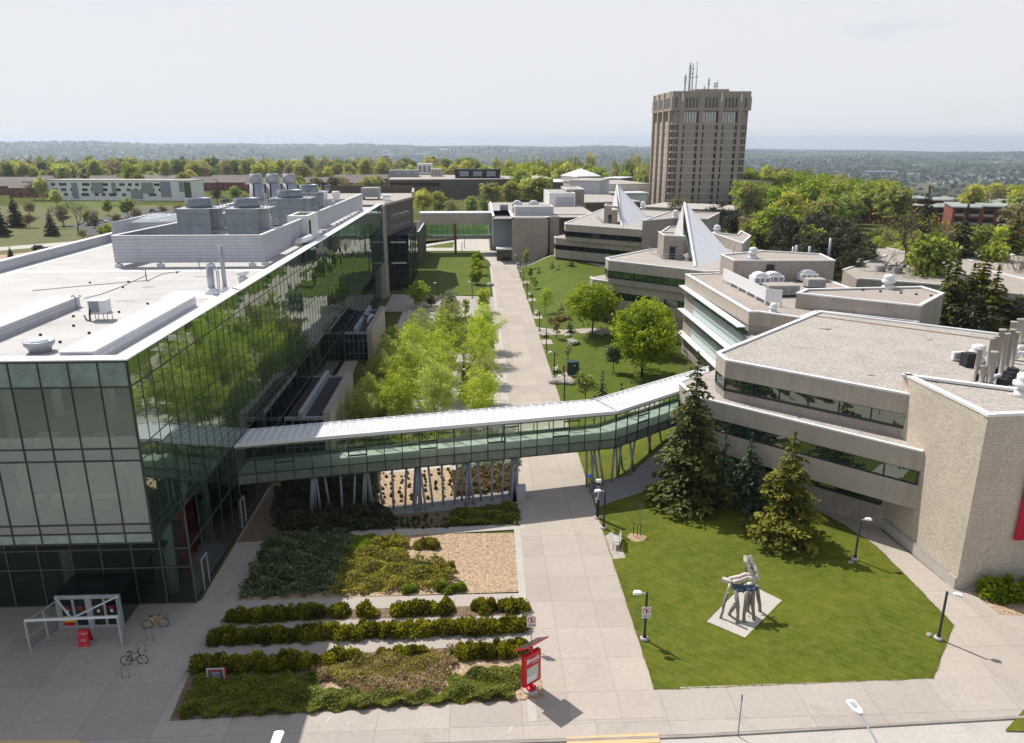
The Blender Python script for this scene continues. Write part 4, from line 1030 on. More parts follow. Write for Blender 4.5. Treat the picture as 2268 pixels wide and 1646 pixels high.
cols = [(Z3(*a), Z3(*c)) for a, c in (((190,530),(198,170)),((207,530),(208,172)),((240,505),(222,172)),((290,510),(236,170)),((380,495),(318,160)),((495,505),(470,140)),((600,500),(612,130)),((685,475),(703,118)),((712,478),(714,118)),((765,455),(728,118)),((785,460),(735,120)),((880,470),(825,108)),((983,475),(965,95)),((1090,460),(1103,82)),((1168,425),(1190,70)),((1188,490),(1205,70)),((1225,485),(1212,70)),((1242,410),(1222,68)),((1290,480),(1228,68)),((1355,437),(1310,60)),((1455,428),(1440,50)),((1558,422),(1590,35)),((1628,382),(1655,28)),((1670,435),(1690,25)),((1700,372),(1695,25)),((1745,428),(1700,25)),((1815,390),(1775,20)),((1915,388),(1918,0)),((2013,375),(2030,-10)),((2080,345),(2115,-15)),((2102,400),(2130,-15)),((2138,338),(2125,-15)),((2155,392),(2165,-15)))]
cols += [(Z7(*a), Z7(*c)) for a, c in (((905,1495),(915,1200)),((935,1550),(985,1195)),((965,1520),(952,1195)),((1010,1510),(975,1195)),((1048,1495),(1012,1188)),((1110,1465),(1148,1178)),((1160,1420),(1165,1170)),((1205,1352),(1188,1163)),((1170,1400),(1205,1160)),((1265,1405),(1320,1115)),((1300,1370),(1275,1130)),((1425,1215),(1450,1065)),((1440,1200),(1425,1075)),((1525,1110),(1522,1035)))]
def ground_hit(u, v):
    z = 0
    for _ in range(12):
        p = P(u, v, z); z = gh(p[0], p[1])
    return P(u, v, z)
for (bu, bv), (tu, tv) in cols:
    g0 = ground_hit(bu, bv); tp = P(tu, tv, BZ0)
    MB().tube([(g0[0],g0[1]+.15,g0[2]-.05),(tp[0]-.05,tp[1]+.6,BZ0+.02)], .105, 8).build('column', M['steel'], BR)
# ------------------------------------------------------------------ stepped brick buildings (right)
def seg(p, q): p, q = Vector(p[:2]), Vector(q[:2]); t = (q-p).normalized(); return p, q, t, Vector((t.y, -t.x))
def ribbon(parent, p, q, z0, z1, n, m, inset=.06):
    """strip of panes on the wall line p->q (outside on its right)"""
    p, q, t, o = seg(p, q); L = (q-p).length
    f = MB(); e = o*(.05)
    for k in range(n+1):
        c = p+(q-p)*k/n+e; f.bar((c.x,c.y,z0),(c.x,c.y,z1), .09, .1, up=(t.x,t.y,0))
    for z, h in ((z0,.2),(z1,.1)):
        a, c = p+e, q+e; f.bar((a.x,a.y,z),(c.x,c.y,z), .12, h)
    w = f.build('ribbon_window', M['mull'], parent)
    a, c = p+o*.02, q+o*.02
    MB().quad((a.x,a.y,z0),(c.x,c.y,z0),(c.x,c.y,z1),(a.x,a.y,z1)).build('glazing', M[m], w)
def coping(parent, poly, z, w=.42, closed=True, idx=None, h=.16):
    b = MB(); n = len(poly)
    for i in (idx if idx is not None else range(n)):
        p, q, t, o = seg(poly[i], poly[(i+1) % n]); p2, q2 = p-o*(w/2-.05)-t*.1, q-o*(w/2-.05)+t*.1
        b.bar((p2.x,p2.y,z+.006*(i%3)),(q2.x,q2.y,z+.006*(i%3)), w, h)
    b.build('coping', M['coping'], parent)
def shrink(poly, d):
    n = len(poly); o = []
    for i in range(n):
        _, _, t1, o1 = seg(poly[i-1], poly[i]); _, _, t2, o2 = seg(poly[i], poly[(i+1) % n])
        m = (o1+o2); k = max(.3, 1+o1.dot(o2)); o.append((poly[i][0]-m.x*d/k, poly[i][1]-m.y*d/k))
    return o
def stepped(name, label, U, L, G, ue, le, ge, zb=0, npane=2.6, wm='g_win', dz=0):
    """U/L/G: upper, lower, ground outlines (anticlockwise, outside on the right); ue/le/ge: edges with windows"""
    cx = sum(p[0] for p in U)/len(U); cy = sum(p[1] for p in U)/len(U)
    t = thing(name, label, 'building', (cx, cy, zb))
    MB().prism(U, 10.7+dz, 12.32+dz, top=False).build('upper_fascia', M['rib'], t)
    MB().prism(shrink(U,.12), 8.4+dz, 9.5+dz, top=False).build('sill_wall', M['brickgrey'], t)
    MB().prism(shrink(U,.3), 9.5+dz, 10.75+dz, top=False, bot=False).build('wall', M['dark'], t)
    MB().prism(shrink(U,.1), 12.1+dz, 12.28+dz).build('roof', M['roofgravel'], t)
    coping(t, U, 12.38+dz)
    MB().prism(L, 6.95+dz, 8.62+dz, top=False).build('lower_fascia', M['rib'], t)
    MB().prism(shrink(L,.1), 8.3+dz, 8.58+dz).build('ledge', M['roofgravel'], t); coping(t, L, 8.62+dz, idx=le, w=.36, h=.14)
    MB().prism(shrink(L,.3), 5.7+dz, 7.0+dz, top=False, bot=False).build('wall', M['dark'], t)
    MB().prism(L, 3.65+dz, 5.7+dz).build('spandrel_wall', M['rib'], t)
    MB().prism(G, zb-.5, 3.7+dz, top=False).build('ground_floor_wall', M['brickgrey'], t)
    for i in ue:
        S = shrink(U,.14); p, q = S[i], S[(i+1)%len(S)]; ribbon(t, p, q, 9.5+dz, 10.7+dz, max(1, round((Vector(p)-Vector(q)).length/npane)), wm)
    for i in le:
        S = shrink(L,.14); p, q = S[i], S[(i+1)%len(S)]; ribbon(t, p, q, 5.7+dz, 6.95+dz, max(1, round((Vector(p)-Vector(q)).length/npane)), wm)
    for i in ge:
        p, q = G[i], G[(i+1)%len(G)]; p2 = Vector(p).lerp(Vector(q),.04); q2 = Vector(p).lerp(Vector(q),.96); ribbon(t, p2, q2, 2.2+dz, 3.4+dz, max(1, round((p2-q2).length/npane)), wm)
    return t
r3 = lambda x, y, z=12.4: P2((1950+x/4.115)*.756, (780+y/4.115)*.756, z)
A3 = lambda x, y, z=12.4: P2((1400+x/2.835)*.756, (400+y/2.835)*.756, z)
A4 = lambda x, y, z=12.4: P2((2200+x/2.835)*.756, (400+y/2.835)*.756, z)
A8 = lambda x, y, z=12.4: P2((2200+x/2.835)*.756, (900+y/2.835)*.756, z)
r2 = lambda x, y, z=12.4: P2((1400+x/4.536)*.756, (620+y/4.536)*.756, z)
r4 = lambda x, y, z=12.4: P2((1450+x/4.536)*.756, (480+y/4.536)*.756, z)
# main gravel-roofed building with brick stair tower
F2, F3 = P2(1607.5,798,12.4), P2(1587,781,12.4); F4 = (41.1,88.6); F1 = (34.75,57.1)
U = [F3, F2, F1, (46,49), (62,46), (75,61), (57.3,75.4), F4]
L1, L2, L3 = (34.75,54.2), (20.45,68.5), (20.2,72.8)
L = [L3, L2, L1, (46,49.2), (62,46.2), (74,61), (57,75), (38,89.2)]
G = [(24.0,74), (24.0,68.2), (34.75,57.5), (46,49.4), (61.5,46.4), (73,61), (56.5,75), (39,88)]
E1 = stepped('gravel_roof_building', 'stepped brick building with a wide gravel roof and ribbon windows behind the spruces', U, L, G, (0,1), (0,1), (1,), npane=2.55)
for x, y, w, d in ((38,76,1.6,.5),(48,70,1.2,.4),(30,70,1.4,.8),(43,66,.8,.5)):
    pass
b = MB(); b.add([(*A8(520,60),12.29),(*A8(2080,265),12.29),(*A8(2080,275),12.29),(*A8(520,68),12.29)], [(0,1,2,3)]); b.build('roof_seam', M['soil'], E1)
for a, c in (((900,195),(950,230)),((640,1090),(1200,1180))): pass
BT = thing('brick_stair_tower', 'tall split-brick tower with a triangular roof and a red banner', 'tower', (38,52,0))
TP = [(34.7,58.2), (35.32,48.3), (48,49.1), (47,50.6)]
MB().prism(TP, 0, 13.72, top=False).build('wall', M['brick'], BT)
MB().prism(shrink(TP,.05), 13.4, 13.6).build('roof', M['roofgravel'], BT); coping(BT, TP, 13.78, w=.5, h=.2)
b = MB(); b.bar((34.62,58.0,.45),(35.24,48.3,.45),.12,.95); b.build('plinth', M['path'], BT)
b = MB(); b.bar((34.6,57.6,1.02),(35.15,49.2,1.02),.07,.05); b.build('handrail', M['alu'], BT)
ba = atY(2244.5, 1195.6, 48.4)
bn = MB().box(ba[0],48.30,ba[2],ba[0]+2.6,48.36,ba[2]+6.4).build('banner', M['banner'], BT)
# fin-shaded building
G1, G2, G3, G4 = r3(240,95), r3(1010,550), r3(1125,550), r3(1620,615)
FR = [r3(560,85), G1, G2, G3, (37.6,85.2), (41.1,88.6), (50,82.5), A4(820,1255), A4(560,1160), (44,119)]
FB = thing('fin_shaded_building', 'brick and glass building with three white sunshade fins and a white roof screen', 'building', (40,102,0))
fxx = (G1[0]+G2[0])/2; gy0, gy1 = G2[1], G1[1]
MB().prism(FR, 10.7, 12.32, top=False).build('fascia', M['rib'], FB); MB().prism(shrink(FR,.1), 12.1, 12.28).build('roof', M['roofgravel2'], FB); coping(FB, FR, 12.38, w=.5)
MB().prism(shrink(FR,.1), -.2, 10.7, top=False).build('wall', M['brickgrey'], FB)
X = fxx-.06
def fpanel(z0, z1, nm, m): MB().quad((X,gy1-.2,z0),(X,gy0+.1,z0),(X,gy0+.1,z1),(X,gy1-.2,z1)).build(nm, M[m], FB)
for zt in (10.7, 7.05, 3.4):
    fpanel(zt-1.35, zt, 'window_band', 'g_fin')
    if zt > 4: fpanel(zt-3.65, zt-1.35, 'pale_spandrel', 'g_pale')
    MB().box(X-1.05, gy0-.2, zt-.22, X-.02, gy1+.3, zt-.08).build('sunshade_fin', M['white'], FB)
    b = MB(); b.box(X-.1,gy0,zt-1.4,X-.02,gy1,zt-1.3); b.box(X-.08,gy0,zt-2.6,X-.02,gy1,zt-2.55); b.box(X-.4,gy0,zt-1.25,X-.34,gy1,zt-1.2)
    for k in range(12):
        y = gy0+(gy1-gy0)*k/11; b.box(X-.4,y-.02,zt-1.4,X-.03,y+.02,zt-1.25)
    b.build('glazing_rail', M['alu'], FB)
bx = [(X-.05,gy0+.05),(X-.05,gy0-3.2),(X+2.4,gy0-4.4),(X+3.6,gy0-3.4),(X+3.6,gy0+.05)]
MB().prism(bx, 0, 9.0, top=False).build('corner_bay_glazing', M['g_fin'], FB)
MB().prism(shrink(bx,-.06), 9.0, 9.55).build('bay_fascia', M['galvl'], FB); MB().prism(shrink(bx,.3), 9.55, 9.58).build('bay_roof', M['roofgravel'], FB)
b = MB()
for i in (0,1,2):
    p, q, t, o = seg(bx[i], bx[i+1]); L_ = (q-p).length
    for k in range(3): c = p+(q-p)*k/2; b.bar((c.x,c.y,0),(c.x,c.y,9.05),.09)
    for z in (3.2,5.6,7.0): b.bar((p.x+o.x*.03,p.y+o.y*.03,z),(q.x+o.x*.03,q.y+o.y*.03,z),.08)
b.build('mullion_grid', M['alu'], FB)
sA, sB, sC = r3(690,185), r3(1200,455), r3(1390,480)
SS = thing('roof_screen', 'smooth white screen wall on legs along the fin-shaded roof', 'screen wall', (sB[0], sB[1], 12.3))
b = MB(); b.bar((*sA,13.6),(*sB,13.6),.12,1.55); b.bar((*sB,13.6),(*sC,13.6),.12,1.55); b.build('panel', M['white'], SS)
for k in range(6):
    c = Vector(sA).lerp(Vector(sB), k/5); MB().box(c.x-.1,c.y-.1,12.28,c.x+.1,c.y+.1,12.85).build('leg', M['white'], SS)
MB().box(sC[0]-.1,sC[1]-.1,12.28,sC[0]+.1,sC[1]+.1,12.85).build('leg', M['white'], SS)
def hvac(c, size, label, dome=False, z=12.28, m='conc', rz=0):
    x, y = c; w, d, h = size; t = thing('rooftop_unit', label, 'air handler', (x,y,z), None)
    MB().obox((x,y,z+.12),(w*.9,d*.9,.24),rz).build('curb', M['dark'], t)
    MB().obox((x,y,z+.24+h/2),(w,d,h),rz).build('casing', M[m], t, bevel=.05)
    if dome:
        b = MB(); n = 10; vs = []
        for s in (-1,1):
            for k in range(n+1):
                a = math.pi*k/n; vs.append((x+w*.42*math.cos(a), y+s*d*.35, z+.24+h+h*.55*math.sin(a)))
        b.add(vs, [(k,k+1,n+2+k,n+1+k) for k in range(n)]+[tuple(range(n+1)),tuple(range(2*n+1,n,-1))]); b.build('hood', M['white'], t)
    b = MB()
    for k in range(3): b.obox((x-w*.3+w*.3*k, y-d/2-.01, z+.24+h*.5),(w*.2,.05,h*.6),0)
    b.build('grille', M['steel'], t); return t
hvac(r3(1130,210), (2.4,2.4,1.0), 'domed white air handler behind the long white roof screen', True, m='white')
hvac(r3(1290,190), (2.6,2.2,.9), 'second domed white unit left of the tall penthouse door', True, m='white')
hvac(r3(1380,340), (4.2,2.6,1.3), 'largest grey air handler beside the end of the white roof screen', m='conc')
hvac(r3(1690,170), (2.6,2.4,1.0), 'domed unit standing on the right part of the fin-shaded roof', True, m='white')
hvac(r3(1790,250), (2.6,1.8,1.1), 'rusty beige unit in front of the right domed unit', m='conc')
def mushroom(c, z, label, s=1.0):
    x, y = c; t = thing('roof_vent', label, 'roof vent', (x,y,z))
    MB().lathe([(.75*s,0),(.6*s,.35*s)], (x,y,z), 4).build('curb', M['white'], t)
    MB().lathe([(.35*s,.3*s),(.35*s,.55*s),(.62*s,.62*s),(.66*s,.85*s),(.45*s,.95*s),(.5*s,1.05*s),(.5*s,1.3*s),(.2*s,1.42*s),(.01,1.43*s)], (x,y,z), 18).build('cap', M['white'], t)
mushroom(r3(1295,545), 12.28, 'white tiered vent near the corner of the fin-shaded roof', .8)
PH = thing('brick_penthouse', 'long low brick penthouse with a dark door behind the rooftop units', 'penthouse', (45,113,12.3))
pp = [(37.7,117),(37.7,110.7),(52.6,110),(53.5,117),(46,121)]
MB().prism(pp, 12.2, 15.25, top=False).build('wall', M['brickgrey'], PH); MB().prism(shrink(pp,.1), 15, 15.15).build('roof', M['roofgravel2'], PH); coping(PH, pp, 15.28, w=.35)
MB().box(42.6,110.25,12.3,43.7,110.5,14.7).build('door', M['black'], PH)
mushroom((41.5,113.5), 15.15, 'white mushroom vent on top of the brick penthouse', 1.2)
b4 = [(39.2,91.1),(50.2,82.9),A4(1605,1300,14.2),A4(1420,1245,14.2),A4(455,1265,14.2)]
B4 = thing('brick_wing', 'brick wing with a pointed five-sided roof beside the big gravel roof', 'building wing', (47,88,0))
MB().prism(b4, 0, 14.12, top=False).build('wall', M['brickgrey'], B4); MB().prism(shrink(b4,.1), 13.8, 14.0).build('roof', M['roofgravel2'], B4); coping(B4, b4, 14.16, w=.45)
mushroom(P2((2200+1135/2.835)*.756,(400+1265/2.835)*.756,14), 14.0, 'white round vent on the pointed brick wing roof', 1.3)
for i, xx_ in enumerate((775,930,1075,1245,1372,1495)):
    q = A4(xx_, 1268+i*12, 14); tag(MB().cyl((q[0],q[1],14.0),.16,.2,8).build('roof_drain', M['rubber'], loc=(q[0],q[1],14)), 'small black drain in the row across the pointed roof', 'roof drain', 'drains on the pointed roof')

# two stepped buildings with white spires
def spire(name, label, A, F, Rr, Lp, Lq, z):
    t = thing(name, label, 'skylight spire', (F[0], F[1], z))
    def plate(pts, nm, m, th):
        a, b_, c = (Vector(p) for p in pts); n = (b_-a).cross(c-a).normalized()*th
        q = MB(); q.add([a,b_,c,a-n,b_-n,c-n], [(0,1,2),(5,4,3),(0,3,4,1),(1,4,5,2),(2,5,3,0)]); return q.build(nm, M[m], t)
    A = Vector(A); F3_, R3_ = Vector((*F,z)), Vector((*Rr,z))
    plate((A, F3_, R3_), 'white_panel', 'white', .35)
    plate((A+Vector((-.15,.1,-.2)), Vector(Lp), Vector(Lq)), 'grey_panel', 'whitewall', .3)
    plate((A+Vector((.1,.6,-1.2)), Vector(Lq), F3_+Vector((.3,.6,0))), 'glazing', 'g_dark', .05)
    b = MB(); b.bar(A+Vector((0,-.05,.0)), F3_, .35, .3); b.bar(A, R3_, .3, .3); b.build('ridge_flashing', M['coping'], t)
    return t
def roofbox(name, label, poly, z0, z1, door=None):
    cx = sum(p[0] for p in poly)/len(poly); cy = sum(p[1] for p in poly)/len(poly)
    t = thing(name, label, 'stair block', (cx,cy,z0))
    MB().prism(poly, z0-.1, z1, top=False).build('wall', M['brickgrey'], t); MB().prism(shrink(poly,.08), z1-.3, z1-.12).build('roof', M['roofgravel2'], t); coping(t, poly, z1+.04, w=.32)
    if door:
        p, q, tt, o = seg(*door); c = p.lerp(q,.45)+o*.03; MB().bar((c.x-tt.x*.5,c.y-tt.y*.5,z0+1.1),(c.x+tt.x*.5,c.y+tt.y*.5,z0+1.1),.06,2.2).build('door', M['black'], t)
    return t
def railing(name, label, pts, z):
    b = MB()
    for p, q in zip(pts, pts[1:]):
        for h in (.5,1.0): b.tube([(*p,z+h),(*q,z+h)], .035, 5)
        n = max(1, int((Vector(p)-Vector(q)).length/1.2))
        for k in range(n+1):
            c = Vector(p).lerp(Vector(q), k/n); b.tube([(c.x,c.y,z),(c.x,c.y,z+1)], .03, 4)
    tag(b.build(name, M['galvl'], loc=(*pts[0],z)), label, 'railing')
m0, m1, mr = r2(1697,615), r2(1735,650), P2((1400+1980/2.835)*.756,(400+1125/2.835)*.756,12.4)
mu = [A3(1410,940), m0, m1, (35.8,118.6), (44,119), (52,127), (56,140), (45,152)]
lo = lambda u, z=8.65: P2(*u, z)
ml0, ml1 = P2((1400+1490/4.536)*.756,(620+868/4.536)*.756,8.65), P2((1400+1525/4.536)*.756,(620+900/4.536)*.756,8.65)
mlr = A3(1710,1285,8.65)
mlow = [(30.5,146), ml0, ml1, (mlr[0]+1.2,mlr[1]-1.2), (44,118.8), (52,127), (55,140), (45,151)]
mg = [(30.8,145), (22.5,135), (34,120.5), (44,119.2), (51,127), (54,140), (45,150)]
MS = stepped('spired_building', 'stepped brick building with the nearer white spire, behind the two maples', mu, mlow, mg, (0,1,2), (1,2), (), npane=2.5, wm='g_fin')
fu = [A3(1040,600), r2(1150,150), r2(1168,168), A3(1362,775), (47,190), (56,200), (60,225), (45,236)]
fl = [(35,222), P2((1400+1015/4.536)*.756,(620+330/4.536)*.756,8.65), P2((1400+1032/4.536)*.756,(620+347/4.536)*.756,8.65), A3(1357,903,8.65), (47,189), (55,200), (58,224), (45,230)]
fg = [(35.5,221), (22.3,202), (39,184.5), (46,190), (54,200), (57,223), (45,229)]
FS = stepped('spired_building', 'farther stepped brick building with a white spire and a blue-striped base wall', fu, fl, fg, (0,1,2), (1,2), (), zb=2, npane=3, wm='g_dark', dz=0)
p, q, tt, o = seg(fg[1], fg[2])
b = MB(); c0 = p.lerp(q,.06)+o*.04; c1 = p.lerp(q,.9)+o*.04; b.quad((c0.x,c0.y,3.0),(c1.x,c1.y,2.2),(c1.x,c1.y,3.7),(c0.x,c0.y,5.0)); 
b = MB(); b.bar((*c0,4.2),(*c1,4.2),.08,2.6); b.build('painted_wall', M['whitewall'], FS)
for s0, s1 in ((.06,.16),(.36,.48),(.66,.78)):
    b = MB(); a_ = p.lerp(q,s0)+o*.1; b_ = p.lerp(q,s1)+o*.1; k = tt*1.2
    b.quad((a_.x,a_.y,3.0),(b_.x,b_.y,3.0),(b_.x+k.x,b_.y+k.y,5.2),(a_.x+k.x,a_.y+k.y,5.2)); b.build('blue_stripe', M['bluewall'], FS)
z14 = 16.4
apN = atY((1400+1715/2.835)*.756,(400+550/2.835)*.756, 145); Fn, Rn = A3(1805,1075), A3(2110,1000)
spire('white_spire', 'nearer large white triangular spire with a dark glazed slot', apN, Fn, Rn, (*A3(1620,822,z14),z14-.5), (*A3(1705,822,z14),z14-.5), 12.28)
apF = atY((1400+1155/2.835)*.756,(400+402/2.835)*.756, 211); Ff, Rf = A3(1195,745), A3(1420,688)
spire('white_spire', 'farther white triangular spire standing against the grey tower base', apF, Ff, Rf, (*A3(1110,590,z14),z14-.5), (*A3(1165,590,z14),z14-.5), 12.28)
roofbox('brick_stair_block', 'brick stair block with a dark door against the nearer spire', [(32.6,133.3),(35.9,132.1),(35.9,138),(33,139.5)], 12.28, 16.3, ((32.6,133.3),(35.9,132.1)))
roofbox('brick_stair_block', 'brick stair block with a dark door against the farther spire', [(32.1,195.6),(35.1,193.0),(35.3,200),(33.4,201)], 12.28, 16.6, ((32.1,195.6),(35.1,193.0)))
roofbox('brick_link_block', 'plain brick block rising between the two spires', [A3(1368,705,14.6),A3(1640,682,14.6),A3(1905,692,14.6),(62,196),(50,200)], 2, 14.7)
bb = [A3(1465,790,14.2),A3(1540,835,14.2),(40,141),(47,146),(40,152)]
roofbox('brick_stair_block', 'low brick block with a corner window behind the nearer stair block', [(33.5,140.8),(37.8,140.2),(44,150),(38,152)], 12.28, 15.9)
q0, q1 = A3(2185,785,14.2), A3(1940,800,14.2)
roofbox('brick_stair_block', 'brick block at the right foot of the nearer spire', [(q1[0],q1[1]),(48.5,138.5),(q0[0]-1,q0[1]-9),(q0[0],q0[1]),(52,152)], 8, 14.2)
mushroom(A3(1985,800,14.2), 14.1, 'white mushroom vent right of the nearer spire', 1.2); mushroom(A3(1640,675,14.6), 14.6, 'white mushroom vent between the two spires', 1.3); mushroom(A3(1372,590,14.6), 14.4, 'white mushroom vent right of the farther spire', 1.3)
mushroom(A3(1740,1025), 12.28, 'small grey vent at the front foot of the nearer spire', .9)
railing('roof_railing', 'galvanised roof railing left of the nearer stair block door', [A3(1418,960), A3(1560,1025)], 12.28)
railing('roof_railing', 'galvanised railing in front of the nearer stair block door', [A3(1570,1020), A3(1668,1020)], 12.28)
railing('roof_railing', 'galvanised roof railing at the farther stair block', [A3(990,680), A3(1045,725)], 12.28)
railing('roof_railing', 'galvanised railing in front of the farther stair block door', [A3(1065,720), A3(1117,720)], 12.28)
tag(MB().cyl((*A3(2110,1085),12.28),.3,.5,10).tube([(*A3(2110,1085),12.4),(*A3(2110,1085),16.2)],.12,8).build('roof_flue', M['galvl'], loc=(*A3(2110,1085),12.28)), 'slim tall flue on the corner of the nearer spired roof', 'flue')
x, y = A4(10,1000,12.4)
for k, (xx_, yy_, hh) in enumerate((((0),0,3.2),(.7,.4,3.4),(3.2,1.0,3.1),(7.5,3,4.2))):
    tag(MB().cyl((52+xx_,124+yy_,12.3),.22,hh,10).build('roof_flue', M['galvl'], loc=(52+xx_,124+yy_,12.3)), 'white flue rising behind the brick penthouse', 'flue', 'white flues behind the brick penthouse')
# main roof plant at the far right
for i, (x_, y_, h_) in enumerate(((1855,615,130),(1912,630,70),(1975,640,130),(1955,560,150),(1985,540,150),(2030,520,170),(2062,610,190),(2115,520,170),(2130,420,160),(2160,500,150),(2190,330,130),(2235,290,110),(2150,450,120))):
    q = A8(x_, y_, 12.4); rr = .19+.04*(i % 3)
    tag(MB().lathe([(rr*1.5,0),(rr*1.5,.2),(rr,.25),(rr,h_/48*1.05),(rr*1.12,h_/48*1.05),(rr*1.12,h_/48*1.05+.15)], (q[0],q[1],12.28), 12).build('exhaust_stack', M['conc'], loc=(q[0],q[1],12.28)), 'pale exhaust stack in the cluster on the gravel roof', 'exhaust stack', 'cluster of exhaust stacks on the gravel roof')
for i, (x_, y_) in enumerate(((1885,615),(2035,560),(2085,650),(2115,625),(2140,595),(2170,560),(2160,370),(2065,455))):
    q = A8(x_, y_, 12.4); tag(MB().box(q[0]-.35,q[1]-.3,12.28,q[0]+.35,q[1]+.3,13.0).build('fan_motor_box', M['black'], loc=(q[0],q[1],12.28)), 'black fan motor box among the exhaust stacks', 'fan box', 'black fan boxes on the gravel roof')
for i, (x_, y_) in enumerate(((2020,625),(2230,430),(2220,380))):
    q = A8(x_, y_, 12.4); tag(MB().tube([(q[0]-.4,q[1],12.5),(q[0],q[1],12.95),(q[0]+.5,q[1]+.2,12.95),(q[0]+.7,q[1]+.3,12.5)],.2,8).build('duct_elbow', M['white'], loc=(q[0],q[1],12.28)), 'white duct elbow linking the exhaust stacks', 'duct', 'white duct elbows on the gravel roof')
q = A8(1720,435); t = thing('condenser_unit', 'small white condenser with a round fan on the gravel roof', 'air conditioner', (*q,12.28))
MB().box(q[0]-.6,q[1]-.2,12.4,q[0]+.6,q[1]+.25,13.15).build('casing', M['whitep'], t); MB().lathe([(.28,0),(.28,.01)],(0,0,0),16).build('fan', M['steel'], t); fn = t.children[-1]; fn.rotation_euler = (R(90),0,0); fn.data.transform(Matrix.Translation(t.location)); fn.location = (-.15,-.22,.5)
q = A8(1810,480); tag(MB().box(q[0]-.6,q[1]-.55,12.28,q[0]+.6,q[1]+.55,13.5).cyl((q[0],q[1],13.5),.45,.06,16).build('condenser_unit', M['black'], loc=(*q,12.28)), 'black boxy condenser beside the white one on gravel roof', 'air conditioner')
mushroom(A8(1875,445), 12.28, 'white round mushroom vent behind the black condenser', 1.2)
mushroom(A8(2262,740,13.6), 13.6, 'white bowl vent on the triangular tower roof at the frame edge', 1.3)
# pale sunken building among the trees further right
SB = thing('low_gravel_building', 'low building with broad pale gravel roofs half hidden by trees', 'building', (85,135,0))

MB().prism([A4(765,1110,6),A4(880,1185,6),A4(1580,1235,6),A4(2400,1330,6),A4(2400,980,6),A4(1980,930,6),A4(1400,960,6),A4(1030,905,6)], 0, 5.9, top=False).build('wall', M['brickgrey'], SB)
MB().prism([A4(765,1110,6),A4(880,1185,6),A4(1580,1235,6),A4(2400,1330,6),A4(2400,980,6),A4(1980,930,6),A4(1400,960,6),A4(1030,905,6)], 5.9, 6.0).build('roof', M['roofgravel2'], SB)
b = MB()
for a, c in (((765,1110),(1130,985)),((1030,905),(1700,1055)),((1400,962),(1980,965)),((900,1180),(1580,1232)),((2000,1120),(2300,1190))): b.bar((*A4(*a,6.1),6.1),(*A4(*c,6.1),6.1),.5,.3)
b.build('coping', M['coping'], SB)
b = MB(); b.add([(*A4(1770,1010,6),6.1),(*A4(1980,930,7.5),7.5),(*A4(2010,1000,6),6.1),(*A4(1820,1040,6),6.1)],[(0,3,2,1)]); b.add([(*A4(2050,935,7),7.2),(*A4(2200,990,6),6.2),(*A4(2130,1000,6),6.2)],[(0,2,1)]); b.build('white_roof_panel', M['white'], SB)
for u_, v_ in ((1060,1120),(1150,1110),(1200,1135),(1300,1065)): 
    q = A4(u_, v_, 6); tag(MB().box(q[0]-.6,q[1]-.6,6,q[0]+.6,q[1]+.6,7.2).cyl((q[0]+1.2,q[1],6),.3,1.8,8).build('roof_vent', M['galvl'], loc=(*q,6)), 'grey vent group on the low pale roof behind the bare tree', 'roof vent', 'vents on the low pale roof')

for k, pts in enumerate((((955,560),(1030,563),(1000,572)),((1450,265),(1510,268),(1480,274)),((560,175),(680,180),(640,190)),((1500,612),(1580,622),(1540,628)),((380,905),(430,910),(400,925)))):
    b = MB(); z = 12.30 if k != 3 else 13.63
    if k == 4: z = 8.60
    b.add([(*A8(x, y, z), z) for x, y in pts], [(0,1,2)]); b.build('bare_roof_patch', M['soil'], E1 if k != 3 else BT)
# ------------------------------------------------------------------ grey middle building and far link
GB = thing('grey_brick_building', 'grey brick block with rooftop plant at the end of the walkway', 'building', (14,225,0))
MB().box(9.3,210.4,0,19.2,236,12.0).build('wall', M['brickgrey'], GB)
MB().box(20.0,214,0,22.6,236,11.9).build('wall', M['brickgrey'], GB); MB().box(19.2,213.2,0,20.0,236,11.7).build('stair_glazing', M['g_dark'], GB)
MB().box(22.6,221,0,34,245,12.0).build('wall', M['brickgrey'], GB)
MB().box(4.2,214,4.2,9.3,236,12.1).build('slate_clad_bay', M['steel'], GB); MB().box(5.2,214.5,0,9.3,236,4.2).build('entrance_glazing', M['g_dark'], GB)
MB().box(5.0,209.5,3.7,9.3,214,4.1).build('entrance_canopy', M['white'], GB)
MB().box(3.6,236,0,34,268,11.9).build('wall', M['brickgrey'], GB)
b = MB(); b.box(4.3,210.5,12.0,19.1,268,12.1); b.box(19.1,214,11.9,33.9,268,12.05); b.build('roof', M['roofgravel'], GB)
b = MB()
for x0,y0,x1,y1 in ((9.3,210.4,9.8,236),(9.3,210.4,19.2,210.9),(18.7,210.4,19.2,214),(20,214,22.6,214.5),(22.6,221,34,221.5),(4.1,214,4.6,268),(4.1,214,9.3,214.4)): b.box(x0-.05,y0-.05,12.1,x1+.05,y1,12.4)
b.build('coping', M['coping'], GB)
b = MB(); b.tube([(9.9,211,13.3),(18.9,211,13.3),(18.9,214,13.3)],.05,5); b.tube([(9.9,211,12.8),(18.9,211,12.8)],.05,5); b.build('roof_railing', M['galvl'], GB)
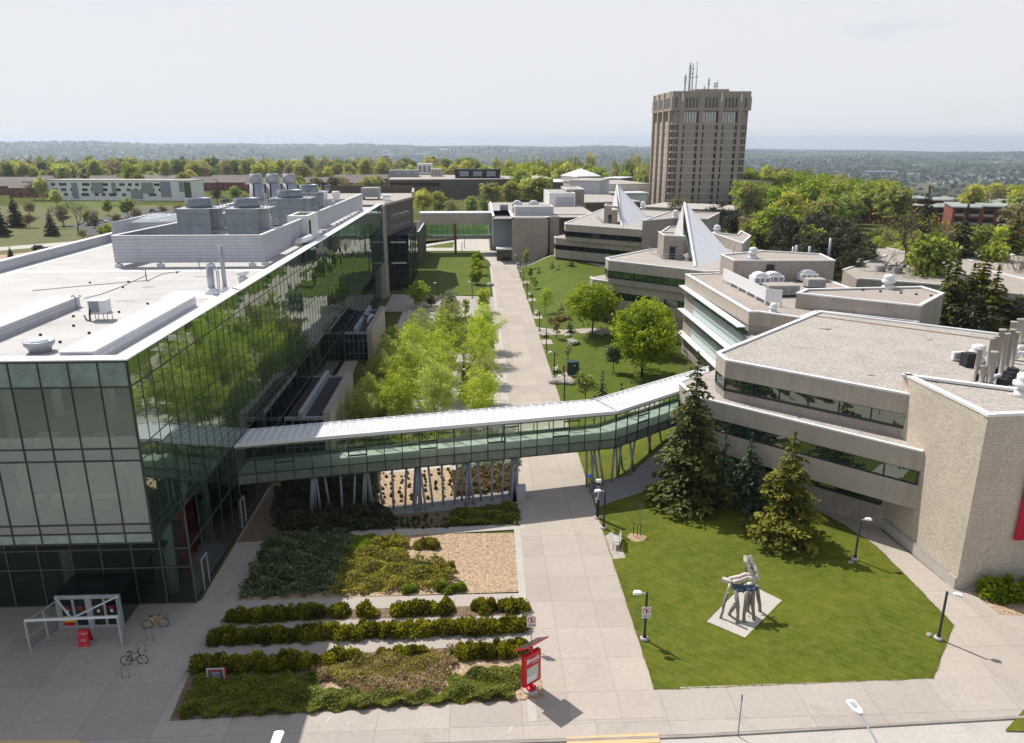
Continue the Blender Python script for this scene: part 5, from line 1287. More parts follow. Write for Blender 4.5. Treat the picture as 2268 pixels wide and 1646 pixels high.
def block(name, label, cat, x0, y0, x1, y1, z0, z1, m='whitep', rm='roofgravel', parts=None):
    t = thing(name, label, cat, ((x0+x1)/2,(y0+y1)/2,z0))
    MB().box(x0,y0,z0,x1,y1,z1).build('wall', M[m], t); MB().box(x0+.3,y0+.3,z1,x1-.3,y1-.3,z1+.06).build('roof', M[rm], t)
    b = MB(); 
    for a in ((x0-.05,y0-.05,x1+.05,y0+.3),(x0-.05,y1-.3,x1+.05,y1),(x0-.05,y0+.3,x0+.3,y1-.3),(x1-.3,y0+.3,x1+.05,y1-.3)): b.box(a[0],a[1],z1,a[2],a[3],z1+.22)
    b.build('coping', M['coping'], t); return t
pa, pb = r4(722,560,12.2), r4(1148,612,12.2)
t = block('roof_plant_room', 'large white plant room on the roof of the grey brick block', 'plant room', pa[0], pa[1], pb[0], pa[1]+22, 12.0, 16.0)
MB().box(pa[0]+2.2,pa[1]-.12,12.4,pb[0]-.5,pa[1]-.02,15).build('blue_panel', M['panel'], t)
block('stair_penthouse', 'grey brick stair head behind the white plant room', 'stair head', pb[0]-2, pa[1]+8, pb[0]+4, pa[1]+26, 11, 16.8, 'brickgrey')
block('roof_parapet_block', 'long low white plant enclosure above the stair block front', 'plant room', 10.6, 219, 21.5, 226, 12.0, 14.4, 'panel')
for x, y, w, lab in ((8,236,1.9,'boxy unit left of the plant room, nearest the roof edge'),(12.3,240,2.4,'blue-grey unit with a white hood, left of two'),(17.4,240,2.4,'blue-grey unit with a white hood, right of two'),(13.2,231,4.4,'long pale blue duct unit in front of the hooded units')):
    hvac((x,y), (w*1.3,w,1.6 if w < 3 else 1.2), lab, w == 2.4, z=12.1, m='galvl')
LK = thing('brick_link_bridge', 'far enclosed brick and glass link bridge carried on a red post', 'footbridge', (-5,230,0))
MB().box(-17,229.5,8.5,5.0,234,11.7).build('upper_wall', M['brick'], LK); MB().box(-17.2,229.3,11.7,5.0,234.2,12.1).build('roof', M['white'], LK)
MB().box(-17,229.5,4.3,5.0,234,5.1).build('deck', M['conc'], LK)
MB().quad((-17,229.6,5.1),(5,229.6,5.1),(5,229.6,8.5),(-17,229.6,8.5)).build('glazing', M['g_link'], LK); MB().quad((-17,233.8,5.1),(5,233.8,5.1),(5,233.8,8.5),(-17,233.8,8.5)).build('rear_glazing', M['g_link'], LK)
b = MB()
for i in range(15):
    x = -17+22*i/14; b.box(x-.05,229.5,5.1,x+.05,229.62,8.5); b.box(x-.05,233.75,5.1,x+.05,233.9,8.5)
b.box(-17,229.5,6.5,5,229.62,6.6); b.build('mullion_grid', M['galv'], LK)
MB().box(-7.1,229.0,0,-6.4,229.5,8.9).build('red_post', M['rust'], LK)
block('glass_link_block', 'dark roofed connecting block between the stair tower and the far link', 'building', -40, 206, -15.8, 234, 0, 9, 'darkbrick', 'roofdark')
# ------------------------------------------------------------------ concrete tower
TX0, TX1, TY0, TY1, TH = atY(1493,207,386)[0], atY(1640,463,386)[0], 386, 428, 55.6
TW = thing('concrete_tower', 'tall ribbed concrete office tower crowned with louvres', 'tower', ((TX0+TX1)/2, 406, 0))
cs = 4.2
MB().box(TX0+1,TY0+1.1,0,TX1-1,TY1-1,TH-1).build('core_wall', M['tower'], TW)
zt = 40.6; fl = 3.32; sills = [zt-fl*k for k in range(1, 13)]
pil = [TX0+cs, TX0+cs+(TX1-TX0-2*cs)/3, TX0+cs+2*(TX1-TX0-2*cs)/3, TX1-cs]
b = MB()
for x in pil: b.box(x-.95,TY0-.55,0,x+.95,TY0+1.1,TH)
b.box(TX0-.9,TY0+3.2,0,TX0+1.1,TY0+5.6,TH); b.box(TX1-1.1,TY0+3.2,0,TX1+.9,TY0+5.6,TH)
yl = [TY0+5+ (TY1-TY0-8)/3*k for k in (1,2,3)]
for y in yl: b.box(TX0-1.2,y-1.0,0,TX0+1.1,y+1.0,TH)
b.build('pier', M['towerp'], TW)
b = MB()
for k in range(3):
    y0, y1 = (TY0+5.6 if k == 0 else yl[k-1]+1.0), yl[k]-1.0
    b.box(TX0-.35,(y0+y1)/2-2.4,0,TX0+1.1,(y0+y1)/2+2.4,zt+1.2)
for k in range(3):
    x0, x1 = pil[k]+2.0, pil[k+1]-2.0
    b.box(x0,TY0+.45,0,x1,TY0+1.2,zt)
b.build('ribbed_panel', M['tower'], TW)
for z in [zt]+sills:
    if z < 0: continue
    MB().box(TX0-.1,TY0+.5,z-.42,TX1+.1,TY0+3.2,z+.42).build('floor_band', M['towerb'], TW)
    for k in range(3): MB().box(pil[k]+.95,TY0+.25,z-.5,pil[k+1]-.95,TY0+.49,z+.45).build('floor_band', M['towerb'], TW)
    for k in range(3):
        y0, y1 = (TY0+5.6 if k == 0 else yl[k-1]+1.0), yl[k]-1.0
        MB().box(TX0-.42,(y0+y1)/2-2.45,z-.9,TX0+1.0,(y0+y1)/2+2.45,z+.9).build('side_band', M['towerb'], TW)
for k in range(3):
    for xw in (pil[k]+.95, pil[k+1]-2.0):
        w = MB()
        for z in sills: w.box(xw,TY0+.3,z+.45,xw+1.05,TY0+.42,z+fl-.5)
        w.build('window_strip', M['g_dark'], TW)
for x0, x1 in ((TX0+.2,pil[0]-.95),(pil[3]+.95,TX1-.2)):
    w = MB(); f = MB()
    for z in sills:
        w.box(x0,TY0+1.0,z+.42,x1,TY0+1.1,z+fl-.42)
        for k in range(1,4): xx_ = x0+(x1-x0)*k/4; f.box(xx_-.16,TY0+.7,z+.42,xx_+.16,TY0+1.05,z+fl-.42)
    w = w.build('corner_window', M['g_dark'], TW); f.build('mullion', M['towerp'], w)
for k in range(3):
    x0, x1 = pil[k]+.95, pil[k+1]-.95
    w = MB().box(x0,TY0+1.0,zt+.6,x1,TY0+1.09,zt+5.6).build('tall_window', M['g_dark'], TW)
    f = MB()
    for i in range(5): xx_ = x0+(x1-x0)*(.06+i*.17); f.box(xx_,TY0+.85,zt+.6,xx_+.95,TY0+1.0,zt+5.6)
    f.build('blind', M['colwhite'], w)
MB().box(TX0-1.0,TY0-.3,zt+6.2,TX1+1.0,TY1+.5,TH-2.6).build('crown_wall', M['towerp'], TW)
MB().box(TX0-.6,TY0+.1,TH-2.6,TX1+.6,TY1,TH).build('crown_parapet', M['towerp'], TW)
b = MB()
for k in range(-1,4):
    x0 = (pil[k] if k >= 0 else TX0-1)+1.4; x1 = (pil[k+1] if k < 3 else TX1+1)-1.4
    n = max(1, int((x1-x0)/1.6))
    for i in range(n): xx_ = x0+(x1-x0)*(i+.2)/n; MB().box(xx_,TY0-.5,zt+7.4,xx_+.85,TY0-.28,TH-2.9).build('louvre', M['dkframe'], TW)
for i in range(16): y = TY0+2+i*2.4; MB().box(TX0-1.15,y,zt+7.4,TX0-.98,y+1.2,TH-2.9).build('louvre', M['dkframe'], TW)
b = MB()
for x in (pil[0], pil[2], pil[3]): b.box(x-.35,TY0-.6,TH-4.6,x+.35,TY0-.35,TH-1.0)
b.build('antenna_panel', M['whitep'], TW)
MB().box(TX0+13,TY0+10,TH,TX0+30,TY1-8,TH+1.6).build('roof_house', M['towerp'], TW)
def mast(u, v, name, label, r=.12, arms=0, dish=0):
    p = atY(u, v, 402); h = p[2]-TH-.5
    t = thing(name, label, 'antenna', (p[0],402,TH+.5))
    MB().tube([(p[0],402,TH+.5),(p[0],402,p[2])], [r*2,r], 5).build('mast', M['galvl'], t)
    for i in range(arms):
        z = TH+.5+h*(.5+.45*i/max(1,arms)); MB().box(p[0]-.7,401.8,z,p[0]+.7,402.2,z+.35).build('arm', M['steel'], t)
    if dish:
        d = MB().lathe([(0,0),(.6,.08),(1.1,.35),(1.15,.4)], (0,0,0), 16).build('dish', M['white'], t); d.rotation_euler = (R(90),0,0); d.location = (.4,-.6,h*.62)
for a in ((1530,139,'lattice_mast','tallest lattice mast on the tower roof',.35,5,0),(1536,141,'lattice_mast','slender mast right beside the tallest one',.2,3,0),(1519,165,'lattice_mast','mast with panel antennas left of the tallest mast',.28,4,0),(1545,137,'whip_antenna','thin whip antenna right of the lattice masts',.16,1,0),(1571,172,'dish_mast','mast carrying the white dishes on the tower',.22,3,1),(1561,187,'whip_antenna','short whip antenna left of the dish mast',.12,1,0),(1584,181,'whip_antenna','short antenna just right of the dish mast',.15,2,0),(1589,178,'whip_antenna','rightmost antenna on the tower roof',.15,2,0)): mast(*a)
# ------------------------------------------------------------------ other campus buildings beyond
def farbld(name, label, pts, z1, m, rm='roofgravel', bands=(), z0=0, bm='g_dark', depth=25, extra=None):
    """pts: left and right roof-front corners in survey pixels at roof height z1; the block runs back 'depth' metres"""
    a, c = P(*pts[0], z1), P(*pts[1], z1); t = thing(name, label, 'building', ((a[0]+c[0])/2, a[1], z0))
    d = Vector((c[0]-a[0], c[1]-a[1], 0)); n = Vector((-d.y, d.x, 0)).normalized()*depth
    poly = [(a[0],a[1]),(c[0],c[1]),(c[0]+n.x,c[1]+n.y),(a[0]+n.x,a[1]+n.y)]
    MB().prism(poly, z0-2, z1, top=False).build('wall', M[m], t)
    MB().prism(shrink(poly,-.25), z1-.1, z1+.35).build('roof', M[rm], t)
    o = -n.normalized()*.12
    for (b0, b1, f0, f1) in bands:
        w = MB(); p0 = Vector((a[0],a[1],0))+d*f0+o; p1 = Vector((a[0],a[1],0))+d*f1+o
        w.bar((p0.x,p0.y,(b0+b1)/2),(p1.x,p1.y,(b0+b1)/2),.2,b1-b0); w.build('window_band', M[bm], t)
    if extra: extra(t, poly, d, n)
    return t
farbld('dark_brick_building', 'long dark brick building with a black rooftop box beyond the grove', ((862,399),(1225,397)), 11, 'darkbrick', 'roofgravel', ((7.5,9.5,0,.3),(2,5,.55,.62)), depth=60)
p = P(893,392,11.5); hvac((p[0],p[1]+6),(18,9,4),'pale green screened plant on the dark brick building',z=11.3,m='roofgreen')
p = P(943,385,11.5); hvac((p[0],p[1]-6),(10,8,7),'white plant tower on the dark brick building',z=11.3,m='white')
p = P(967,390,11.5); hvac((p[0],p[1]),(7,8,4.6),'tan brick stair head beside the white plant tower',z=11.3,m='brick')
p = P(1058,396,11.5); hvac((p[0],p[1]+14),(27,10,5),'black rooftop box on the dark brick building',z=11.3,m='dark')
farbld('low_white_roof_building', 'low building with a bright white roof left of the grey plant block', ((1212,404),(1290,404)), 9, 'darkbrick', 'white', ((3,5,.1,.9),), depth=35)
farbld('grey_panel_block', 'windowless grey panel block with a small louvre behind the plant room', ((1262,401),(1328,402)), 15, 'panel', 'roofgravel', (), depth=24)
farbld('brown_long_building', 'long brown building with teal window bands left of the tower', ((1306,410),(1440,408)), 12, 'brick', 'roofgravel', ((3.5,6.5,.15,.95),), bm='g_pale', depth=40)
farbld('glass_front_building', 'lower glazed building with a white roof edge left of the tower foot', ((1305,430),(1436,428)), 8.5, 'conc', 'white', ((4.5,7.5,.03,.97),(1,3.5,.35,.97)), bm='g_pale', depth=18)
farbld('tan_roof_building', 'low block with a plain tan gravel roof behind the farther spire', ((1297,450),(1420,448)), 9, 'darkbrick', 'roofgravel', (), depth=55)
farbld('pavilion', 'pale pointed-roof pavilion beside the far wood', ((1278,392),(1332,391)), 12, 'conc', 'white', (), depth=22, extra=lambda t,poly,d,n: MB().add([(*poly[0],12.3),(*poly[1],12.3),(*poly[2],12.3),(*poly[3],12.3),((poly[0][0]+poly[2][0])/2,(poly[0][1]+poly[2][1])/2,16.5)],[(0,1,4),(1,2,4),(2,3,4),(3,0,4)]).build('hipped_roof', M['white'], t))
farbld('low_hall', 'low dark hall with a shallow white roof right of the pavilion', ((1333,395),(1372,396)), 10, 'darkbrick', 'white', ((3,6,.1,.9),), depth=22)
farbld('tower_wing', 'low brown wing with window bands joined to the right of the tower', ((1645,405),(1712,404)), 13, 'brick', 'roofgravel', ((8,10.5,.1,.6),(2,4.5,.1,.6)), depth=30, bm='g_pale')
farbld('tower_podium', 'long concrete podium stretching right of the tower foot', ((1640,452),(1785,466)), 5, 'conc', 'roofgravel', (), depth=40)
farbld('tower_podium', 'long pale retaining deck in front of the tower foot', ((1420,459),(1660,470)), 3.5, 'conc', 'path', (), depth=30)
# white residence on the left
def res_extra(t, poly, d, n):
    a = Vector((*poly[0],0)); o = -n.normalized()*.1; L_ = d.length; u = d.normalized()
    rr = random.Random(3)
    for row, z in enumerate((8.2,5.3,2.6)):
        s = 2.5
        while s < L_*.78:
            w = rr.choice((2.2,2.2,4.4,3.2)); kind = rr.random()
            p0 = a+u*s+o; p1 = a+u*(s+w)+o
            f = MB(); f.bar((p0.x,p0.y,z+.7),(p1.x,p1.y,z+.7),.15,1.5); f.build('window', M['g_fin' if kind > .6 else 'g_dark'], t)
            s += w+rr.choice((2.5,3.5,2.0))
    for f0, f1, z0_, z1_, m in ((.17,.21,1,9.8,'steel'),(.31,.39,4,10,'galv'),(.45,.48,4,10,'galv'),(.58,.66,1,6,'galv'),(.66,.74,4,10,'galv'),(.79,.86,2,10.5,'steel'),(.92,.95,5,10.5,'steel')):
        p0 = a+u*L_*f0+o*1.6; p1 = a+u*L_*f1+o*1.6; b = MB(); b.bar((p0.x,p0.y,(z0_+z1_)/2),(p1.x,p1.y,(z0_+z1_)/2),.2,z1_-z0_); b.build('metal_panel', M[m], t)
    p0 = a+u*L_*.955+o*2; p1 = a+u*L_+o*2; b = MB(); b.bar((p0.x,p0.y,5.8),(p1.x,p1.y,5.8),.3,9); b.build('corner_glazing', M['g_fin'], t)
farbld('white_residence', 'long white residence block with scattered small windows beyond the lawns', ((103,400),(421,401)), 11, 'white', 'roofgravel', (), depth=16, extra=res_extra)
# red brick townhouses
def townhouse(u, v, w, label, ang=0, h=5.5, d=9):
    p = P(u, v, h); t = thing('red_townhouse', label, 'house', (p[0],p[1],0), 'red brick townhouses on the left')
    t.rotation_euler = (0,0,ang); off0 = Vector(t.location)
    def L(mb, nm, m):
        me = mb.mesh(nm); o = link_mesh(nm, me, M[m], t); return o
    L(MB().box(-w/2,0,-1,w/2,d,h), 'wall', 'redbrick')
    L(MB().add([(-w/2-.4,-.5,h),(w/2+.4,-.5,h),(w/2+.4,d/2,h+2.9),(-w/2-.4,d/2,h+2.9),(w/2+.4,d+.5,h),(-w/2-.4,d+.5,h),(-w/2-.4,-.5,h-.2),(w/2+.4,-.5,h-.2),(w/2+.4,d+.5,h-.2),(-w/2-.4,d+.5,h-.2)], [(0,1,2,3),(3,2,4,5),(6,7,1,0),(9,5,4,8),(6,0,3,5,9),(7,8,4,2,1),(9,8,7,6)]), 'roof', 'shingle')
    n = max(2, int(w/4))
    for i in range(n):
        for z in (1.0,3.6):
            x = -w/2+w*(i+.5)/n; L(MB().box(x-.6,-.08,z,x+.6,.05,z+1.3), 'window', 'g_dark')
    return t
for i, (u, v, w, a) in enumerate(((30,402,34,-.15),(78,416,30,.1),(-5,412,26,0),(120,398,22,.2),(255,398,36,.1),(300,395,34,0),(345,397,30,-.2),(470,401,30,.15),(500,404,26,-.1),(520,397,34,.1),(560,404,34,0),(596,408,30,.1),(650,405,36,0),(690,404,30,-.15),(735,402,36,.1),(780,405,30,0),(800,396,40,.1),(440,405,22,.3))):
    where = 'left of the white residence' if u < 130 else ('behind the white residence' if u < 360 else ('right of the white residence' if u < 600 else 'between the fan stacks and the end block'))
    townhouse(u, v, w, 'red brick townhouse with brown shingle roof '+where, a)
# residence halls on the right with grey-green roofs
def hall(label, u, v, w, d, h, ang, floors=3):
    p = P(u, v, h); t = thing('residence_hall', label, 'building', (p[0],p[1],0)); t.rotation_euler = (0,0,ang)
    def L(mb, nm, m, par=t):
        me = mb.mesh(nm); return link_mesh(nm, me, M[m], par)
    L(MB().box(-w/2,0,-6,w/2,d,h-.4), 'wall', 'redbrick')
    for k in range(int(w/9)+1):
        x0 = -w/2-.4+k*9; z = h-.35+.5*(k % 2)
        L(MB().box(x0,-.9,z,min(x0+9.3,w/2+.4),d+.5,z+.5), 'roof', 'roofgreen'); L(MB().box(x0-.03,-1.0,z+.1,min(x0+9.3,w/2+.4)+.03,-.85,z+.4), 'roof_edge', 'whitep')
    for k in range(int(w/4.5)):
        x = -w/2+4.5*k+2.25
        for f in range(floors):
            z = h-3.2-f*3; o = L(MB().box(x-1.5,-.06,z,x+1.5,.2,z+2.3), 'balcony_opening', 'dark'); L(MB().box(x-1.5,-.5,z,x+1.5,-.1,z+.8), 'balcony_front', 'conc', o)
    return t
hall('red brick residence hall with grey-green roofs among the trees, left one', 1985, 441, 46, 14, 9, -.25)
hall('low red brick residence wing with a grey roof in front of the left hall', 2060, 458, 40, 14, 7, -.12, 1)
hall('red brick residence hall with concrete balconies beside the tall spruce', 2205, 460, 26, 22, 10, -.42)
hall('red brick residence hall with grey roof at the frame edge', 2290, 447, 40, 20, 10, -.3)
# apartment slab and houses on the plain
p = P(1952,379,-72); t = thing('apartment_slab', 'long grey apartment slab far out on the plain', 'building', (p[0],p[1],-92))
MB().box(p[0]-52,p[1],-100,p[0]+52,p[1]+20,-74).build('wall', M['galv'], t); MB().box(p[0]-53,p[1]-1,-74,p[0]+53,p[1]+21,-72.5).build('roof', M['white'], t)
for k in range(9): MB().box(p[0]-48+k*11,p[1]-1,-92,p[0]-42+k*11,p[1],-75).build('balcony_stack', M['steel'], t)
hv = MB().box(-7,-5,0,7,5,5).mesh('wall'); hr = MB().add([(-7.5,-5.5,5),(7.5,-5.5,5),(7.5,5.5,5),(-7.5,5.5,5),(-7.5,0,8.2),(7.5,0,8.2)],[(0,1,5,4),(2,3,4,5),(1,2,5),(3,0,4)]).mesh('roof')
hr2 = hr.copy(); hr.materials.append(M['shingle']); hr2.materials.append(M['steel']); hv.materials.append(M['whitewall'])
rh = random.Random(5)
for i in range(150):
    u = rh.uniform(1850, 2290); v = rh.uniform(384, 408) if u > 1990 else rh.uniform(381, 392)
    p = P(u, v, -90); t = thing('suburban_house', 'small pale house in the far suburb on the plain', 'house', (p[0],p[1],-92), 'houses of the far suburb', rh.random()*3.1); t.scale = (rh.uniform(.8,1.3),)*3
    for me, nm in ((hv,'wall'),(hr if rh.random() < .5 else hr2,'roof')): o = bpy.data.objects.new(nm, me); COL.objects.link(o); o.parent = t
wb = MB().box(-30,-12,0,30,12,8).mesh('warehouse'); wb.materials.append(M['white'])
for i in range(46):
    u = rh.uniform(0, 2268); z = -90
    v = rh.uniform(333, 372) if u > 1560 else rh.uniform(331, 343)
    p = P(u, v, z if u > 1560 else -60)
    r_ = math.hypot(p[0], p[1]); 
    if r_ > 14000 or r_ < 1600: continue
    sc = r_/4500*rh.uniform(.5,1.2)
    o = put_one('warehouse', wb, (p[0],p[1],terr(r_, math.atan2(p[0],p[1]))), 'white industrial shed far off on the plain', 'warehouse', 'far white sheds', rh.random()*3); o.scale = (sc*1.3, sc, min(2,sc)*.9)
# wind turbines and pylon on the horizon
for i, (u, h) in enumerate(((131,20),(231,14),(381,13),(469,14),(538,24),(597,21),(714,20),(790,19))):
    D = 9000; p = atY(u, 322, D); g0 = terr(math.hypot(p[0],D), math.atan2(p[0],D)); hh = h*D/1764
    t = thing('wind_turbine', 'tiny wind turbine on the hazy horizon left of the tower', 'wind turbine', (p[0],D,g0), 'wind turbines on the horizon')
    MB().tube([(p[0],D,g0),(p[0],D,g0+hh)],[1.6,1.0],5).build('tower', M['galvl'], t)
    for k in range(3):
        a = k*2.094+i; MB().tube([(p[0],D-3,g0+hh),(p[0]+hh*.5*math.sin(a),D-3,g0+hh+hh*.5*math.cos(a))],[.9,.4],4).build('blade', M['galvl'], t)
p = atY(1922, 362, 2300); g0 = -92; b = MB()
for s in (-1,1): b.tube([(p[0]+s*4,2300,g0),(p[0],2300,atY(1922,338,2300)[2])],.5,4)
for k in range(6): z = g0+8*k; b.tube([(p[0]-3+k*.4,2300,z),(p[0]+3-k*.5,2300,z+8)],.3,4)
tag(b.build('lattice_pylon', M['steel'], loc=(p[0],2300,g0)), 'thin lattice pylon standing on the plain beside the apartment slab', 'pylon')
# ------------------------------------------------------------------ street furniture
def lamp_post(x, y, label, ang=math.pi, group='black walkway lamp posts', h=3.62, z=None, arm=.75):
    z = gh(x, y)+.03 if z is None else z
    t = thing('lamp_post', label, 'street lamp', (x,y,z), group, ang)
    def L(mb, nm, m): return link_mesh(nm, mb.mesh(nm), M[m], t)
    L(MB().lathe([(.30,0),(.30,.12),(.22,.2),(.18,.2)], (0,0,0), 18), 'concrete_base', 'path')
    L(MB().lathe([(.14,.2),(.14,.32),(.085,.36),(.08,h),(.0,h)], (0,0,0), 10), 'pole', 'black')
    L(MB().bar((0,0,h-.12),(arm*.55,0,h-.08),.07,.06), 'arm', 'alu')
    hd = MB(); hd.add([(arm*.45,-.07,h-.12),(arm*.62,-.19,h-.10),(arm*1.15,-.20,h-.14),(arm*1.22,-.1,h-.16),(arm*1.22,.1,h-.16),(arm*1.15,.2,h-.14),(arm*.62,.19,h-.10),(arm*.45,.07,h-.12)]+[(arm*.45,-.06,h-.02),(arm*.62,-.17,h+.03),(arm*1.12,-.17,h+.01),(arm*1.18,-.08,h-.04),(arm*1.18,.08,h-.04),(arm*1.12,.17,h+.01),(arm*.62,.17,h+.03),(arm*.45,.06,h-.02)],
        [tuple(range(7,-1,-1)), tuple(range(8,16))]+[(i,(i+1)%8,8+(i+1)%8,8+i) for i in range(8)])
    L(hd, 'lamp_head', 'white'); return t
def px_ground(u, v):
    p = ground_hit(u, v); return p[0], p[1]
a2 = P2(1427,1417); LP2 = lamp_post(*a2, 'black lamp post carrying a no-entry arrow sign by the walkway', R(172))
a3 = P2(2078,1416); lamp_post(*a3, 'black lamp post with a round white base at the lawn corner near the brick tower', R(-25))
a4 = P2(1893,1240); lamp_post(*a4, 'black lamp post on the lawn beside the golden spruce shadow', R(0))
a5 = P2(1337,1171); lamp_post(*a5, 'black lamp post beside the bench and the emergency pole', R(178))
z3p = lambda x, y: ((1400+x/2.835)*.756, (900+y/2.835)*.756)
wl = [('first',(717,795),'just behind the footbridge roof'),('second',(633,580),'beside the bench nearest the green cabinet'),('third',(569,370),'in front of the second bench pad'),('fourth',(512,200),'where the side path meets the walkway')]
for nm, a, w in wl: lamp_post(*px_ground(*z3p(*a)), 'black walkway lamp post '+w, R(180), h=3.7)
r2p = lambda x, y: ((1400+x/4.536)*.756, (620+y/4.536)*.756)
for k, (a, w) in enumerate((((720,1330),'beside the bench with the thin sapling'),((655,1165),'fifth from the grey brick block'),((606,1005),'fourth from the grey brick block'),((562,880),'third from the grey brick block'),((528,765),'nearest the grey brick block'))):
    lamp_post(*px_ground(*r2p(*a)), 'black walkway lamp post '+w, R(180), h=3.7)
r6p = lambda x, y: ((1100+x/4.572)*.756, (880+y/4.572)*.756)
lamp_post(*P2(*r6p(1180,1395)), 'black lamp post standing in the grove clearing', R(60), 'lamp posts in the grove', h=4.6, arm=.4)
lamp_post(*P2(*r6p(1188,1075)), 'black lamp post behind the one in the grove clearing', R(60), 'lamp posts in the grove', h=4.6, arm=.4)
lamp_post(*P2(*r6p(478,1085)), 'lamp post mostly hidden by the grove leaves, upper one', R(60), 'lamp posts in the grove', h=4.4, arm=.4)
lamp_post(*P2(*r6p(350,1420)), 'lamp post mostly hidden by the grove leaves, lower one', R(60), 'lamp posts in the grove', h=5.0, arm=.4)
A2p = lambda x, y: ((700+x/2.835)*.756, (400+y/2.835)*.756)
lamp_post(*P2(*A2p(1655,1355)), 'black lamp post at the north plaza edge, left of two', R(180), 'plaza lamp posts'); lamp_post(*P2(*A2p(1938,1345)), 'black lamp post at the north plaza edge, right of two', R(180), 'plaza lamp posts')
lamp_post(*P2(*A2p(1853,985)), 'small black lamp post below the far link bridge, left of two', R(0), 'lamp posts by the far link'); lamp_post(*P2(*A2p(1875,930)), 'small black lamp post below the far link bridge, right of two', R(0), 'lamp posts by the far link')
# tall road lamps cut by the lower frame edge
def road_lamp(hu, hv, pu, pv, label, hgt=7.0, ph=6.2):
    hp = Vector(P(hu, hv, hgt)); q0 = Vector(P(pu, pv, ph)); bx, by = q0.x, q0.y; t = thing('road_lamp', label, 'street lamp', (bx,by,0), 'road lamps at the kerb')
    d = hp-Vector((bx,by,hgt)); u = Vector((d.x,d.y,0)).normalized()
    MB().tube([(bx,by,-.1),(bx,by,ph-.6),(bx+u.x*.12,by+u.y*.12,ph-.1),tuple(hp-u*.3)], [.1,.08,.06,.045], 8).build('pole', M['steel'], t)
    c = hp; s = Vector((-u.y,u.x,0)); q = MB()
    pts = [c-u*.3-s*.08, c-u*.1-s*.2, c+u*.55-s*.22, c+u*.62-s*.12, c+u*.62+s*.12, c+u*.55+s*.22, c-u*.1+s*.2, c-u*.3+s*.08]
    q.add(pts+[p+Vector((0,0,.09)) for p in pts], [tuple(range(7,-1,-1)),tuple(range(8,16))]+[(i,(i+1)%8,8+(i+1)%8,8+i) for i in range(8)]); h = q.build('lamp_head', M['white'], t)
    q = MB(); pts = [c+u*.05-s*.13, c+u*.45-s*.14, c+u*.45+s*.14, c+u*.05+s*.13]; q.quad(*[p+Vector((0,0,.1)) for p in pts]); q.build('heat_sink', M['alu'], t)
road_lamp(1898, 1573, 1985, 1712, 'tall road lamp leaning into view over the kerb at the lower right')
road_lamp(611, 1645, 592, 1740, 'road lamp of which only the white head shows at the bottom edge')
pb_ = P2(1634.5,1630); tag(MB().tube([(*pb_,0),(*pb_,2.75)],.035,6).tube([(*pb_,2.4),(*pb_,2.75)],.05,6).build('thin_post', M['steel'], loc=(*pb_,0)), 'thin bare grey post at the pavement edge', 'post')
# prohibition signs
def no_entry(parent, c, s=1.0, rz=0):
    """white plate: red ring and bar over a black straight-on arrow, small text plate below"""
    x, y, z = c; cr, sr = math.cos(rz), math.sin(rz)
    def pt(a, b, d=0): return (x+a*cr+d*sr, y+a*sr-d*cr, z+b)
    def poly(pts, d, nm, m, par): return MB().add([pt(a*s,b*s,d) for a,b in pts],[tuple(range(len(pts)))]).build(nm, M[m], par)
    q = MB(); q.add([pt(a*s,b*s,d) for d in (0,.02) for a,b in ((-.30,-.42),(.30,-.42),(.30,.42),(-.30,.42))],[(0,1,2,3),(7,6,5,4),(0,4,5,1),(1,5,6,2),(2,6,7,3),(3,7,4,0)]); pl = q.build('sign_plate', M['whitep'], parent)
    q = MB(); n = 28
    q.add([pt(r*s*math.cos(2*math.pi*k/n),(.14+r*math.sin(2*math.pi*k/n))*s,.024) for r in (.25,.205) for k in range(n)], [(k,(k+1)%n,n+(k+1)%n,n+k) for k in range(n)]); q.build('ring', M['red'], pl)
    poly([(-.035,-.02),(.035,-.02),(.035,.17),(.09,.15),(0,.31),(-.09,.15),(-.035,.17)], .026, 'arrow', 'black', pl)
    poly([(-.185,.275),(-.15,.31),(.185,.005),(.15,-.03)], .029, 'slash', 'red', pl)
    tm = text_mesh('AUTHORIZED\nVEHICLES ONLY', .075*s); o = link_mesh('lettering', tm, M['black'], pl); o.location = Vector(pt(0,-.27*s,.027))-base_of(pl); o.rotation_euler = (R(90),0,rz)
NS = thing('no_entry_sign', 'white no-straight-ahead sign on the lamp post in the lawn', 'sign', (a2[0],a2[1]-.1,2.0))
no_entry(NS, (a2[0],a2[1]-.12,2.2), 1.0)
ps = P2(1176,1500); NS2 = thing('no_entry_sign', 'white no-straight-ahead sign on a thin pole above the hedge end', 'sign', (ps[0],ps[1]+1.5,0))
b_ = P2(*((1200+1010/2.835)*.756,(1600+840/2.835)*.756)); NS2.location = (b_[0],b_[1],0)
MB().tube([(b_[0],b_[1],0),(b_[0],b_[1],2.6)],.03,6).build('pole', M['steel'], NS2); no_entry(NS2, (b_[0],b_[1]-.05,2.0), 1.0)
